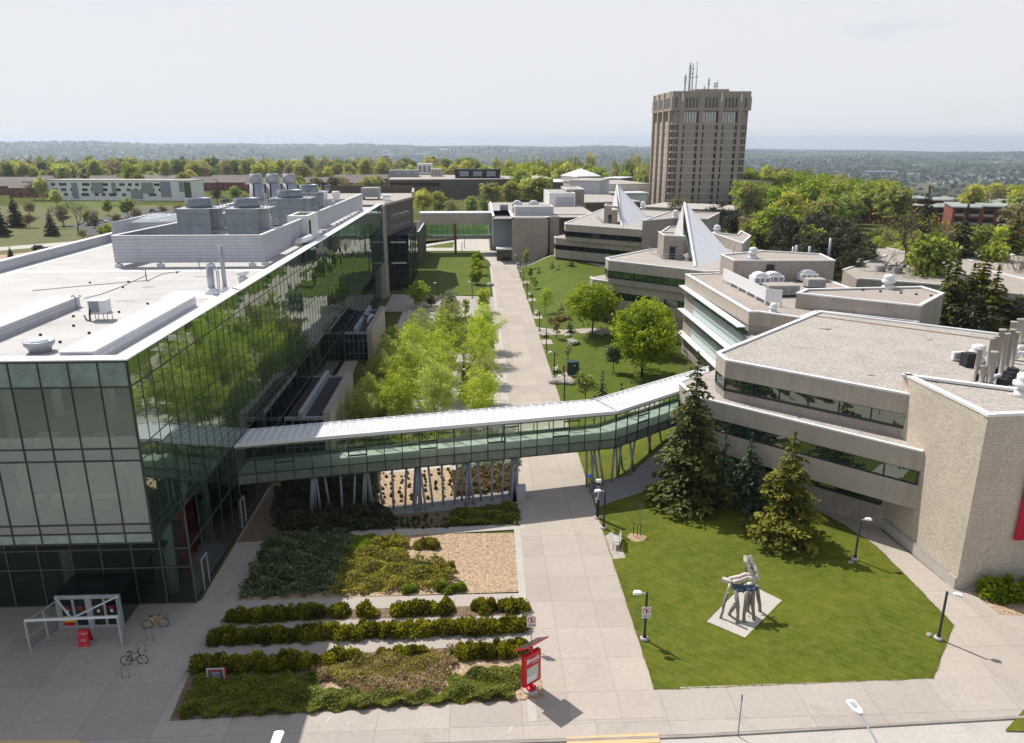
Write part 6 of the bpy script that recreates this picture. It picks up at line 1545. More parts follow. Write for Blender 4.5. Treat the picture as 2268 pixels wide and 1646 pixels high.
# red wayfinding sign with a solar roof
sx, sy = P2(1176,1530); WS = thing('wayfinding_sign', 'red wayfinding sign with map display and tilted solar panel', 'sign', (sx,sy,0), None)
MB().lathe([(.48,0),(.48,.16),(.45,.2),(.0,.2)], (sx,sy,0), 28).build('concrete_base', M['path'], WS)
MB().lathe([(.33,.2),(.33,.27),(.0,.27)], (sx,sy,0), 24).build('base_flange', M['red'], WS); MB().box(sx-.1,sy-.08,.25,sx+.1,sy+.08,.75).build('stem', M['red'], WS)
WR = R(38)
def wl_(a, d, z): return (sx+a*math.cos(WR)+d*math.sin(WR), sy+a*math.sin(WR)-d*math.cos(WR), z)
q = MB(); q.add([wl_(a,d,z) for d in (-.14,.14) for a,z in ((-.66,.6),(.66,.6),(.66,2.75),(-.66,2.75))],[(0,1,2,3),(7,6,5,4),(0,4,5,1),(1,5,6,2),(2,6,7,3),(3,7,4,0)]); q.build('sign_body', M['red'], WS)
q = MB(); q.add([wl_(a,.146,z) for a,z in ((-.46,.8),(.46,.8),(.46,1.85),(-.46,1.85))],[(0,1,2,3)]); mp = q.build('map_display', M['screen'], WS)
q = MB(); q.add([wl_(a,.149,z) for a,z in ((-.46,.8),(.3,.8),(.3,1.25),(-.46,1.25))],[(0,1,2,3)]); q.build('map_legend', M['whitep'], mp)
for txt, sz, z, a in (('Brock', .42, 2.33, 0.02), ('University', .13, 2.08, .22)):
    o = link_mesh('lettering', text_mesh(txt, sz, .012 if sz > .2 else 0), M['whitep'], WS); o.location = Vector(wl_(a,.15,z))-WS.location; o.rotation_euler = (R(90),0,WR)
MB().box(sx-.09,sy-.09,2.7,sx+.09,sy+.09,3.1).build('neck', M['red'], WS)
q = MB(); pn = [(-.92,-.5),(.92,-.5),(.92,.5),(-.92,.5)]; tl = .30
fr = [wl_(a, d, 3.3+d*.66) for a, d in pn]; q.add(fr+[(p[0],p[1],p[2]+.1) for p in fr],[(3,2,1,0),(4,5,6,7),(0,1,5,4),(1,2,6,5),(2,3,7,6),(3,0,4,7)]); q.build('solar_frame', M['red'], WS)
q = MB(); q.add([wl_(a*.93, d*.92, 3.3+d*.92*.66+.105) for a, d in pn],[(0,1,2,3)]); q.build('solar_panel', M['pv'], WS)
# red A-frame and planter notice board
ax_, ay_ = P2(191,1426); AF = thing('a_frame_sign', 'red A-frame sign standing before the entrance doors', 'sign', (ax_,ay_,0))
for s, nm in ((-1,'front_board'),(1,'back_board')):
    q = MB(); q.add([(ax_-.34,ay_+s*.32,0),(ax_+.34,ay_+s*.32,0),(ax_+.34,ay_+s*.03,1.12),(ax_-.34,ay_+s*.03,1.12)]+[(ax_-.34,ay_+s*.36,0),(ax_+.34,ay_+s*.36,0),(ax_+.34,ay_+s*.07,1.12),(ax_-.34,ay_+s*.07,1.12)],[(0,1,2,3),(7,6,5,4),(0,4,5,1),(1,5,6,2),(2,6,7,3),(3,7,4,0)]); bo = q.build(nm, M['red'], AF)
    if s < 0:
        tl = math.degrees(math.atan2(1.12,.29))
        for txt, sz, z in (('USE ENTRANCE\nDOOR',.085,.86),('PLEASE WEAR\nA MASK AND\nSANITIZE HANDS',.055,.45),('Brock',.07,.12)):
            o = link_mesh('lettering', text_mesh(txt, sz), M['whitep'], bo); o.location = (0 if sz != .07 else .16, -.36+.29*z/1.12-.006, z); o.rotation_euler = (R(tl),0,0)
bx_, by_ = P2(481,1515); NB = thing('notice_board', 'grey notice board with a red header among the dark ground cover', 'sign', (bx_,by_,0))
for s in (-.5,.5): MB().box(bx_+s-.05,by_-.04,0,bx_+s+.05,by_+.04,1.12).build('post', M['alu'], NB)
bd = MB().box(bx_-.45,by_-.03,.22,bx_+.45,by_+.03,1.08).build('board', M['dkframe'], NB); MB().box(bx_-.45,by_-.04,.98,bx_+.45,by_-.031,1.09).build('header', M['red'], bd)
MB().box(bx_-.55,by_-.05,1.08,bx_+.55,by_+.05,1.13).build('top_rail', M['alu'], NB); MB().box(bx_+.551,by_-.05,.1,bx_+.6,by_+.05,1.1).build('red_edge', M['red'], NB)
for txt, sz, z in (('WELCOME',.10,.86),('ENTRANCE',.08,.74),('Please follow\nthe posted signs\nand directions',.08,.50)):
    o = link_mesh('lettering', text_mesh(txt, sz), M['whitep'], bd); o.location = (0,-.036,z); o.rotation_euler = (R(90),0,0)
# bicycles and hoops
def bicycle(rw, fw_, col, label, basket=False):
    a, c = Vector((*rw,0)), Vector((*fw_,0)); t = thing('bicycle', label, 'bicycle', tuple((a+c)/2), 'bicycles locked by the entrance'); d = (c-a).normalized(); n = Vector((-d.y,d.x,0)); r = .34
    W = (c-a).length
    def at(s, z, k=0): p = a+d*s+n*k; return (p.x,p.y,z)
    for s in (0, W):
        w = MB(); m_ = 22; w.tube([at(s+r*math.cos(2*math.pi*k/m_), r+r*math.sin(2*math.pi*k/m_)) for k in range(m_+1)], .024, 6, False); w = w.build('wheel', M['rubber'], t)
        sp = MB()
        for k in range(8): an = math.pi*k/8; sp.tube([at(s-r*math.cos(an), r-r*math.sin(an)), at(s+r*math.cos(an), r+r*math.sin(an))], .006, 3, False)
        sp.build('spokes', M['alu'], w)
    f = MB(); bb, st, hd, fk = at(W*.43,.3), at(W*.33,.82), at(W*.82,.88), at(W*.86,.68)
    for p, q in ((bb,st),(st,hd),(bb,fk),(hd,fk),(bb,at(0,r)),(st,at(0,r))): f.tube([p,q], .022, 6)
    f.build('frame', M[col], t); q = MB(); q.tube([at(W*.81,.92),at(W,r)], .02, 6); q.build('fork', M[col], t)
    q = MB(); q.tube([at(W*.80,1.04,-.28),at(W*.84,1.02,0),at(W*.80,1.04,.28)], .018, 6).tube([hd,at(W*.81,1.03)],.018,6); q.build('handlebar', M['black'], t)
    q = MB(); q.tube([st,at(W*.315,.94)],.016,5); q.box(0,0,0,0.001,0.001,0.001); q.build('seat_post', M['alu'], t)
    q = MB(); q.add([at(W*.315-.15,.95,-.08),at(W*.315-.15,.95,.08),at(W*.315+.14,.95,.025),at(W*.315+.14,.95,-.025),at(W*.315-.15,1.0,-.07),at(W*.315-.15,1.0,.07),at(W*.315+.14,.98,.02),at(W*.315+.14,.98,-.02)],[(0,1,2,3),(7,6,5,4),(0,4,5,1),(1,5,6,2),(2,6,7,3),(3,7,4,0)]); q.build('saddle', M['black'], t)
    q = MB(); q.tube([at(W*.43-.15,.2,.1),at(W*.43+.15,.4,-.1)],.015,5); q.lathe([(.09,-.01),(.09,.01)],(0,0,-50),8); q.build('crank', M['black'], t)
bicycle(P2(280.6,1473), P2(317.6,1471), 'black', 'black bicycle locked to the nearest hoop on the plaza')
bicycle(P2(328,1393), P2(364,1388.5), 'yellow', 'yellow bicycle locked to a hoop beside the wind screen')
for (ua, va), (ub, vb), lab in (((271,1503),(287,1502),'grey bicycle hoop in front of the black bicycle'),((307,1447),(323,1445),'grey bicycle hoop right behind the black bicycle'),((325.6,1419.5),(340,1420),'grey bicycle hoop in front of the yellow bicycle'),((354,1374),(371,1369),'grey bicycle hoop behind the yellow bicycle')):
    a_, c_ = P2(ua,va), P2(ub,vb); m_ = ((a_[0]+c_[0])/2,(a_[1]+c_[1])/2)
    tag(MB().tube([(*a_,0),(*a_,.72),(a_[0]*.85+c_[0]*.15,a_[1]*.85+c_[1]*.15,.86),(*m_,.9),(a_[0]*.15+c_[0]*.85,a_[1]*.15+c_[1]*.85,.86),(*c_,.72),(*c_,0)],.026,7).build('bicycle_hoop', M['steel'], loc=(*m_,0)), lab, 'bike rack', 'bicycle hoops')
# benches
def bench(x, y, label, rz):
    t = thing('bench', label, 'bench', (x,y,gh(x,y)+.03), 'slatted benches along the walkway', rz)
    def L(mb, nm, m): return link_mesh(nm, mb.mesh(nm), M[m], t)
    b = MB()
    for k in range(5): b.box(-.9,-.26+k*.105,.43,.9,-.17+k*.105,.46)
    L(b, 'seat', 'teak'); b = MB()
    for k in range(4): b.obox((0,.30+k*.03,.55+k*.11),(1.8,.03,.09))
    L(b, 'backrest', 'teak')
    for s in (-.8,.8):
        b = MB(); b.tube([(s,-.24,0),(s,-.22,.44),(s,.27,.44),(s,.42,.95)],.028,6).tube([(s,.25,.44),(s,.34,0)],.028,6).tube([(s,-.24,.44),(s,-.24,.64),(s,.3,.66)],.024,6); L(b, 'leg_frame', 'black')
    return t
bench(*P2(1364,1207), 'slatted bench on the pad just south of the footbridge', R(-100))
for (u, v), w in (((1400+640/2.835)*.756,(900+535/2.835)*.756),'beside the green utility cabinet'), (((1400+545/2.835)*.756,(900+245/2.835)*.756),'on the second pad behind the footbridge'), (((1400+480/2.835)*.756,(900+68/2.835)*.756),'on the pad by the side path'), (r2p(685,1125),'on the pad below the mown stripes'), (r2p(630,975),'on the second pad from the grey block'), (r2p(560,795),'nearest the grey brick block'):
    bench(*px_ground(u, v), 'slatted bench '+w, R(-95))
# cabinets, bins, emergency pole
gx_, gy_ = px_ground((1400+790/2.835)*.756,(900+570/2.835)*.756); gz = gh(gx_,gy_)
UC = thing('utility_cabinet', 'dark green utility cabinet on a concrete slab in the lawn', 'utility box', (gx_,gy_,gz))
MB().box(gx_-1.0,gy_-.3,gz,gx_+1.0,gy_+1.4,gz+.12).build('slab', M['path'], UC); MB().box(gx_-.8,gy_-.15,gz+.12,gx_+.8,gy_+1.2,gz+1.95).build('body', M['greenbox'], UC, bevel=.02); MB().box(gx_-.85,gy_-.2,gz+1.95,gx_+.85,gy_+1.25,gz+2.05).build('lid', M['greenbox'], UC); MB().box(gx_+.05,gy_-.17,gz+1.5,gx_+.25,gy_-.155,gz+1.65).build('label_plate', M['whitep'], UC)
wx_, wy_ = P2(1154,1112); WB = thing('litter_bin', 'stone-clad litter bin with a sloping metal lid at the bridge columns', 'bin', (wx_,wy_,0))
MB().box(wx_-.38,wy_-.1,0,wx_+.42,wy_+.7,1.0).build('body', M['conc'], WB); MB().add([(wx_-.42,wy_-.14,1.02),(wx_+.46,wy_-.14,1.02),(wx_+.46,wy_+.74,1.5),(wx_-.42,wy_+.74,1.5),(wx_-.42,wy_+.74,1.0),(wx_+.46,wy_+.74,1.0)],[(0,1,2,3),(0,3,4),(1,5,2),(4,3,2,5)]).build('lid', M['galvl'], WB)
ex_, ey_ = P2(1323,1148); EP = thing('emergency_pole', 'black emergency phone pole with a blue lamp arm and white lettering', 'emergency phone', (ex_,ey_,0))
MB().lathe([(.3,0),(.3,.15),(.2,.2),(0,.2)],(ex_,ey_,0),18).build('concrete_base', M['path'], EP); MB().box(ex_-.13,ey_-.1,.15,ex_+.13,ey_+.1,3.5).build('pole', M['black'], EP)
MB().tube([(ex_,ey_,3.3),(ex_-.6,ey_+.1,3.45),(ex_-.75,ey_+.1,3.7),(ex_-.8,ey_+.1,3.9)],.04,7).build('lamp_arm', M['black'], EP); MB().lathe([(0,0),(.12,.06),(.14,.16),(.12,.3),(0,.34)],(ex_-.8,ey_+.1,3.9),14).build('blue_lamp', M['blue'], EP)
MB().box(ex_-.2,ey_-.15,3.5,ex_+.2,ey_+.15,3.75).build('top_box', M['whitep'], EP); MB().box(ex_-.2,ey_-.14,1.55,ex_-.12,ey_+.14,1.95).build('call_box', M['alu'], EP)
o = link_mesh('lettering', text_mesh('EMERGENCY', .24, .006), M['whitep'], EP); o.location = (0,-.11,2.55); o.rotation_euler = (R(90),R(-90),0)
# pillar notice and small red sign behind the bridge
nx_, ny_ = px_ground((1400+713/2.835)*.756,(900+590/2.835)*.756); t = thing('small_sign', 'narrow reddish sign post beside the boulder row', 'sign', (nx_,ny_,gh(nx_,ny_))); MB().box(nx_-.05,ny_-.03,gh(nx_,ny_),nx_+.05,ny_+.03,gh(nx_,ny_)+1.9).build('post', M['alu'], t); MB().box(nx_-.16,ny_-.05,gh(nx_,ny_)+.9,nx_+.16,ny_-.03,gh(nx_,ny_)+1.9).build('plate', M['rust'], t)
def boulder(u, v, s, label, group=None, sd=1):
    g = np.random.default_rng(sd); b = bmesh.new(); bmesh.ops.create_icosphere(b, subdivisions=2, radius=s)
    k = g.normal(size=(3,3))
    for q in b.verts:
        c = np.array(q.co); q.co = Vector(c*(1+.14*np.sin(k[0]@c/s*2)+.1*np.sin(k[1]@c/s*4))); q.co.z *= .6; q.co.x *= 1.25
    me = bpy.data.meshes.new('boulder'); b.to_mesh(me); b.free(); me.materials.append(M['stone']); p = px_ground(u, v); put_one('boulder', me, (p[0],p[1],gh(*p)+s*.3), label, 'boulder', group, g.random()*3)
for k, xx_ in enumerate((632,668,705,735,768,803)): boulder((1400+xx_/2.835)*.756,(900+635/2.835)*.756, .62, 'grey boulder in the row edging the lawn by the side path', 'boulders edging the lawn', k)
boulder((1400+1010/2.835)*.756,(900+225/2.835)*.756, .8, 'flat boulder in the shade of the larger-crowned far maple', None, 21); boulder((1400+790/2.835)*.756,(900+305/2.835)*.756, 1.0, 'long flat pale boulder on the lawn left of the near maple', None, 22); boulder((1400+750/2.835)*.756,(900+245/2.835)*.756, .6, 'small pale boulder beyond the long flat one', None, 23); boulder(r2p(155,985)[0], r2p(155,985)[1], .95, 'rounded boulder at the lawn corner beside the walkway', None, 24); boulder(2058,1408,.2,'flat white stone in the lawn near the corner lamp',None,25); boulder(1884,1247,.2,'flat pale stone beside the lamp at the spruce shadow',None,26)
# stone horse-like timber sculpture
SX = lambda x, y, z=0: P((2050+x/5.487)*.756, (1590+y/5.487)*.756, z)
SCU = thing('timber_sculpture', 'abstract animal sculpture of hewn timber blocks on twisted wooden legs', 'sculpture', (*SX(720,1150)[:2], .05))
ts = 2.15
legs = [((330,1225),(450,800)),((600,1300),(580,770)),((470,1165),(570,990)),((710,1285),(760,790)),((770,1105),(800,800)),((870,1255),(860,760)),((965,1110),(915,690)),((700,970),(760,880))]
for i, (b0, t0) in enumerate(legs):
    if i == 7: continue
    g0 = Vector(SX(*b0)); zt_ = 2.15 if i != 2 else 1.15
    tp = Vector(SX(*t0, zt_)); md = g0.lerp(tp,.5)+Vector((.10*math.sin(i*2.1),.08*math.cos(i*1.7),0)); r_ = .13 if i != 0 else .10
    MB().tube([g0+Vector((0,0,.02)), g0.lerp(md,.5)+Vector((.05*math.cos(i),0,0)), md, tp], [r_*.95,r_*.85,r_*1.1,r_*1.15], 7).build('leg', M['wood'], SCU)
def beam(p0, z0, p1, z1, w, h, dx=0): 
    a, c = Vector(SX(*p0, z0)), Vector(SX(*p1, z1)); MB().bar(a, c, w, h).build('timber_block', M['timber'], SCU, bevel=.03)
beam((360,585),2.55,(510,630),2.5,.34,.26); beam((470,580),2.62,(620,545),2.75,.22,.2); beam((530,635),2.55,(665,600),2.65,.24,.22); beam((610,555),2.78,(745,500),2.95,.24,.2); beam((655,600),2.66,(770,550),2.8,.24,.22)
beam((740,505),2.95,(830,530),2.85,.26,.2); beam((760,560),2.78,(890,580),2.75,.3,.26); beam((850,575),2.75,(950,560),2.8,.26,.24)
beam((900,560),2.85,(925,490),3.05,.24,.24); beam((850,525),2.9,(820,440),3.2,.26,.2); beam((930,480),3.1,(890,420),3.35,.26,.22); beam((810,450),3.2,(785,390),3.45,.24,.2); beam((900,430),3.3,(850,330),3.6,.24,.22); beam((800,400),3.45,(760,310),3.75,.26,.22); beam((850,340),3.6,(830,290),3.75,.24,.2); beam((745,320),3.75,(735,215),4.05,.28,.24); beam((835,290),3.75,(800,205),4.05,.26,.24)
q = MB(); q.tube([SX(890,530,2.8),SX(855,440,3.15),SX(820,360,3.45),SX(770,240,3.9)],.06,6); q.build('rust_spine', M['rust'], SCU)
q = MB(); g_ = random.Random(4)
for k in range(46):
    a = Vector(SX(g_.uniform(500,930), g_.uniform(640,760), g_.uniform(1.95,2.45))); q.bar(a, a+Vector((g_.uniform(-.2,.2),g_.uniform(-.15,.15),g_.uniform(-.3,.1))), g_.uniform(.04,.12))
q.build('blue_binding', M['bluestuff'], SCU)
q = MB(); q.bar(SX(520,700,2.2),SX(930,740,2.15),.16,.3).bar(SX(560,780,1.95),SX(900,760,1.95),.12,.14); q.build('blue_binding', M['bluestuff'], SCU)
MB().tube([SX(440,770,2.05),SX(470,710,2.35),SX(480,660,2.5)],.05,6).build('white_strap', M['whitep'], SCU); MB().bar(SX(760,670,2.5),SX(835,640,2.55),.16,.1).build('white_strap', M['whitep'], SCU)
q = MB(); q.tube([SX(750,470,2.9),SX(740,410,3.2),SX(760,350,3.5)],.05,5); q.build('blue_strut', M['bluestuff'], SCU)
# person walking through the footbridge
PX_, PY_ = 2.15, 66.4
def skin_body(pts, edges, name, m, parent, sub=2):
    me = bpy.data.meshes.new(name); me.from_pydata([p for p, r in pts], edges, []); o = bpy.data.objects.new(name, me); COL.objects.link(o); o.parent = parent
    md = o.modifiers.new('skin', 'SKIN'); md.use_smooth_shade = True; sb = o.modifiers.new('sub', 'SUBSURF'); sb.levels = sb.render_levels = sub
    for v, (p, r) in zip(me.skin_vertices[0].data, pts): v.radius = (r, r*.8) if isinstance(r, float) else r
    me.skin_vertices[0].data[0].use_root = True
    bpy.context.view_layer.update(); ev = o.evaluated_get(bpy.context.evaluated_depsgraph_get()); nm = bpy.data.meshes.new_from_object(ev)
    o.modifiers.clear(); o.data = nm; nm.materials.clear(); nm.materials.append(M[m]); return o
M['skin'] = mat('skin', (.45,.27,.19), (.40,.23,.16), 6, .5); M['jacket'] = mat('brown_jacket', (.14,.075,.05), (.10,.055,.04), 6, .8); M['trouser'] = mat('dark_trousers', (.05,.04,.045), (.035,.03,.03), 6, .8); M['hair'] = mat('dark_hair', (.02,.014,.01), (.015,.01,.008), 9, .6)
PE = thing('person', 'person in a brown jacket walking inside the glazed footbridge', 'person', (PX_,PY_,BZ1))
pts = [((0,0,.92),.14),((0,0,1.15),.135),((0,0,1.36),.15),((0,0,1.48),.065),((0,0.02,1.56),.075),((.02,0,1.66),.1),((-.1,0,.86),.095),((-.16,.05,.48),.065),((-.22,.12,.09),.045),((-.12,.1,.03),.04),((.1,0,.86),.095),((.17,-.02,.48),.065),((.20,-.05,.09),.045),((.31,-.06,.03),.04),((-.02,-.2,1.38),.065),((-.1,-.25,1.12),.05),((.05,-.27,.92),.038),((.08,-.27,.86),.03),((-.02,.2,1.38),.065),((.04,.26,1.12),.05),((.2,.27,.96),.038),((.23,.27,.91),.03)]
ed = [(0,1),(1,2),(2,3),(3,4),(4,5),(0,6),(6,7),(7,8),(8,9),(0,10),(10,11),(11,12),(12,13),(2,14),(14,15),(15,16),(16,17),(2,18),(18,19),(19,20),(20,21)]
body = skin_body(pts, ed, 'body', 'skin', PE)
jk = skin_body([((0,0,.94),.165),((0,0,1.15),.155),((0,0,1.38),.17),((-.02,-.21,1.38),.08),((-.1,-.255,1.12),.066),((.045,-.275,.95),.052),((-.02,.21,1.38),.08),((.04,.265,1.12),.066),((.18,.275,.98),.052)], [(0,1),(1,2),(2,3),(3,4),(4,5),(2,6),(6,7),(7,8)], 'jacket', 'jacket', PE)
tr_ = skin_body([((0,0,.9),.16),((-.1,0,.84),.11),((-.16,.05,.48),.085),((-.215,.12,.12),.07),((.1,0,.84),.11),((.17,-.02,.48),.085),((.2,-.05,.12),.07)], [(0,1),(1,2),(2,3),(0,4),(4,5),(5,6)], 'trousers', 'trouser', PE)
hb = bmesh.new(); bmesh.ops.create_icosphere(hb, subdivisions=2, radius=.118); [setattr(v.co,'z',max(v.co.z,-.03)) for v in hb.verts]; hm = bpy.data.meshes.new('hair'); hb.to_mesh(hm); hb.free(); hm.materials.append(M['hair']); ho = bpy.data.objects.new('hair', hm); COL.objects.link(ho); ho.parent = PE; ho.location = (0,0,1.69)
nb_ = MB(); nb_.add([(.10,-.02,1.63),(.10,.02,1.63),(.135,0,1.64),(.10,0,1.69)],[(0,2,1),(0,3,2),(1,2,3)]); me_ = nb_.mesh('nose'); me_.materials.append(M['skin']); no = bpy.data.objects.new('nose', me_); COL.objects.link(no); no.parent = PE
PE.rotation_euler = (0,0,R(10))
# ------------------------------------------------------------------ planting near the camera
Z7p = z3p
def ght(bp, tp, z0=None):
    g0 = ground_hit(*bp); d = _ray(*tp); t = (g0[0]*d[0]+g0[1]*d[1])/(d[0]**2+d[1]**2); return g0, CAMH+d[2]*t-g0[2]
def place(meshf, bp, tp, label, cat='tree', name='tree', group=None, kw=None):
    g0, h = ght(bp, tp); return put_tree(name, meshf(h), g0, label, cat, group, 0)
T = put_tree
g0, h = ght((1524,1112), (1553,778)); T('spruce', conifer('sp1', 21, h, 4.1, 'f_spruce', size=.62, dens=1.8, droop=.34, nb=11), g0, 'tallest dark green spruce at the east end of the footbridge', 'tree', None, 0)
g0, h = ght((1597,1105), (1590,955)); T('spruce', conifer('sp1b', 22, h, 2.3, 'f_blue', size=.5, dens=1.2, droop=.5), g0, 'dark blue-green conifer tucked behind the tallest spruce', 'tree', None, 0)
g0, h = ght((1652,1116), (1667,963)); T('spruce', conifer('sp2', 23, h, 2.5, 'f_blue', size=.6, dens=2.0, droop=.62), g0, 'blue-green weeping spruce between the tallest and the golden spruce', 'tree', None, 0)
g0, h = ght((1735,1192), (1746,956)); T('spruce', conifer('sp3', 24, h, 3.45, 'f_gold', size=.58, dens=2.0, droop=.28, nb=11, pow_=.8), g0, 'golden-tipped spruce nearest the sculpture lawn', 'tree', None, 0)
# maples
g0, h = ght((1312,737), (1316,622)); T('maple_tree', broadleaf('mapA', 31, h, 4.9, h*.2, 150, 72, .40, 'f_maple', crad=.27), g0, 'round bright green maple, farther of the two big lawn maples', 'tree', None, 0)
g0, h = ght((1422,834), (1440,663)); T('maple_tree', broadleaf('mapB', 32, h, 5.5, h*.16, 180, 80, .42, 'f_maple', crad=.26), g0, 'largest bright green maple, just behind the footbridge', 'tree', None, 0)
g0 = P(1432,668,8.2); T('maple_tree', broadleaf('mapC', 33, 8.2, 3.9, 1.5, 60, 90, .42, 'f_maple', crad=.36), (g0[0],g0[1],gh(g0[0],g0[1])), 'bright green maple half hidden behind the largest one', 'tree', None, 0)
g0, h = ght((1570,815), (1572,785)); put_one('shrub', shrub('yshr', 41, 2.6, 2.2, 2.3, 1200, .3, 'f_maple', .3, aspect=.5), (22.0,82.5,gh(22,82.5)), 'bright yellow-green shrub at the far side of the footbridge end', 'shrub')
for sd, b_, t_, r_, m, lab, kw in (
    (51,(1125,540),(1098,262),1.5,'f_rose','small grey-green tree left of the largest maple',dict(nc=40,per=50,size=.3)),
    (52,(745,487),(738,300),.8,'f_brown','thin sapling left of the utility cabinet',dict(nc=18,per=14,size=.2)),
    (53,(650,265),(622,112),1.2,'f_brown','sparse reddish young tree beside the walkway',dict(nc=24,per=22,size=.24)),
    (54,(893,780),(893,535),1.65,'f_green','small fresh green tree against the footbridge roof',dict(nc=40,per=44,size=.28))):
    g0, h = ght(Z7p(*b_), Z7p(*t_)); T('young_tree', broadleaf('yt%d' % sd, sd, h, r_, h*.22, m=m, crad=.4, trunk_r=.07, **kw), g0, lab, 'tree', None, 0)
for sd, b_, t_, r_, lab in ((55,(763,207),(752,55),1.3,'dark conical conifer left of the farther maple'),(56,(1030,772),(1032,540),1.3,'dark drooping conifer just above the footbridge roof'),(57,(1190,718),(1187,640),.55,'narrow small conifer right of the drooping one')):
    g0, h = ght(Z7p(*b_), Z7p(*t_)); T('conifer', conifer('cn%d' % sd, sd, h, r_, 'f_blue' if sd != 55 else 'f_spruce', size=.4, dens=1.8, droop=.5), g0, lab, 'tree', None, 0)
for sd, b_, t_, r_, m, lab in ((61,(642,782),(640,478),1.1,'f_green','slender pale green columnar tree before the grey block'),(62,(695,895),(690,745),.8,'f_green','sparse sapling behind the walkway lamps, farther one'),(63,(757,1035),(742,890),1.0,'f_green','sparse sapling behind the walkway lamps, middle one'),(64,(893,1362),(885,1000),1.9,'f_green','tallest sparse young tree on the mown lawn')):
    g0, h = ght(r2p(*b_), r2p(*t_)); T('young_tree', broadleaf('yt%d' % sd, sd, h, r_, h*.25, 30, 30 if sd != 61 else 45, .26, m, crad=.36, trunk_r=.07), g0, lab, 'tree', None, 0)
for sd, b_, t_, r_, lab in ((65,(810,822),(808,725),.85,'small dark conifer on the mown lawn, leftmost of four'),(66,(990,752),(990,665),.85,'small dark conifer at the lawn edge below the steps'),(67,(1077,772),(1075,725),.6,'smallest dark conifer at the top of the lawn'),(68,(1240,727),(1240,570),1.3,'blue-green conifer before the blue-striped wall'),(69,(1106,1308),(1106,1228),.9,'dark bushy conifer on the lawn left of the farther maple')):
    g0, h = ght(r2p(*b_), r2p(*t_)); T('conifer', conifer('cn%d' % sd, sd, h, r_, 'f_spruce' if sd != 68 else 'f_blue', size=.4, dens=2.2, droop=.25), g0, lab, 'tree', None, 0)
a_, c_ = px_ground(*r2p(990,1485)), px_ground(*r2p(1200,1440)); put_one('hedge', shrub('hdg', 71, 4.6, 1.0, 1.5, 1500, .26, 'f_dry', .4), ((a_[0]+c_[0])/2,(a_[1]+c_[1])/2,gh((a_[0]+c_[0])/2,a_[1])), 'brown clipped hedge along the side path', 'hedge', rz=.3)
put_one('shrub', shrub('dgs', 72, 2.4, 1.4, 1.2, 700, .3, 'f_pine', .4), (19.5,208,gh(19.5,208)), 'dark shrub at the foot of the grey brick block', 'shrub')
# staked sapling in the near lawn
g0, h = ght((1411,1190), (1412,1128)); c_, b_ = baretree('stk', 81, h*1.05, .5, levels=4, fork=3, r0=.035, trunk=.4)
t = T('sapling', (None, b_), g0, 'bare staked sapling in a mulch ring near the bench', 'tree', None, 0)
for s in (-.3,.3): o = link_mesh('stake', MB().tube([(s,.1,0),(s,.1,1.3)],.03,5).mesh('stake'), M['black'], t)
sheet('mulch_ring', [(g0[0]+.8*math.cos(k*.5), g0[1]+.8*math.sin(k*.5)) for k in range(12)], .03, M['mulch'])
# bare shrub in the bed
g0, h = ght((775,1208), (775,1150)); c_, b_ = baretree('bshr', 82, 2.6, .6, levels=5, fork=4, r0=.03, trunk=.12, bark='barkpale'); T('bare_shrub', (None, b_), g0, 'leafless pale shrub at the edge of the bed shadow', 'shrub', None, 0)
# birch grove
bm = [broadleaf('birch%d' % k, 100+k, 8.2, 3.05, .6, 240, 32, .24, 'f_birch', 'barkpale', crad=.21, top=1.7, stems=3+(k % 2), aspect=.5, trunk_r=.11) for k in range(4)]
gp = []
rb = random.Random(3)
for cxx, ys in ((.4,(84,92,100.5,109.5,118.5)), (-4.9,(85.5,94,103,112,121)), (-9.4,(83.5,91,99,108,117)), (-13.2,(81,86,96,104,111))):
    for y in ys: gp.append((cxx+rb.uniform(-.5,.5), y+rb.uniform(-1,1), rb.uniform(.82,1.04) if cxx > -12 else .75))
for i, (x, y, s) in enumerate(gp):
    row = ('in the row beside the walkway' if x > -2 else 'in the middle row of the grove' if x > -7 else 'in the row nearest the low annexes'); pos = ('nearest the footbridge' if y < 88 else 'far end' if y > 115 else 'behind the front tree' if y < 97 else 'mid-row' if y < 106 else 'fourth back')
    T('birch_tree', bm[i % 4], (x, y, 0), 'feathery yellow-green birch '+row+', '+pos, 'tree', 'birches of the walkway grove', None, s)
for sd, x, y, L_, W_, H_, m, lab in ((91,-3.9,76.5,3.8,3.4,2.5,'f_maple','bright green rounded bush right behind the footbridge roof'),(92,-7.0,76.8,3.2,2.6,1.7,'f_wood','dark green bush left of the bright rounded one'),(93,-.9,76.8,3.0,2.4,1.7,'f_pine','dark bush right of the bright rounded one'),(94,-11.4,78.5,4.4,3,1.7,'f_green','green bush by the corner of the nearer annex'),(95,1.5,77.2,2.6,2.0,1.3,'f_dry','brownish low bush at the walkway edge behind the footbridge')):
    put_one('bush', shrub('bu%d' % sd, sd, L_, W_, H_, 2600, .26, m, .3, aspect=.5), (x,y,0), lab, 'bush')
gv = [(-13.5,121),(2.6,121),(2.6,143),(-12,143)]
put_one('ground_planting', cover('gvc', 96, [(-9.5,119),(2.4,119),(2.4,141),(-8,141)], .7, 9000, .3, 'f_red', .4, .5), (-9.5,119,0), 'reddish green bed planting at the far end of the grove', 'ground planting', kind='stuff')
put_one('ground_planting', cover('gvd', 97, [(-14.5,72),(2.2,73.5),(2.2,82),(-4,83),(-14.5,84)], .45, 7000, .28, 'f_wood', .4, .5), (-14.5,72,0), 'green bed planting between the footbridge and the grove', 'ground planting', kind='stuff')
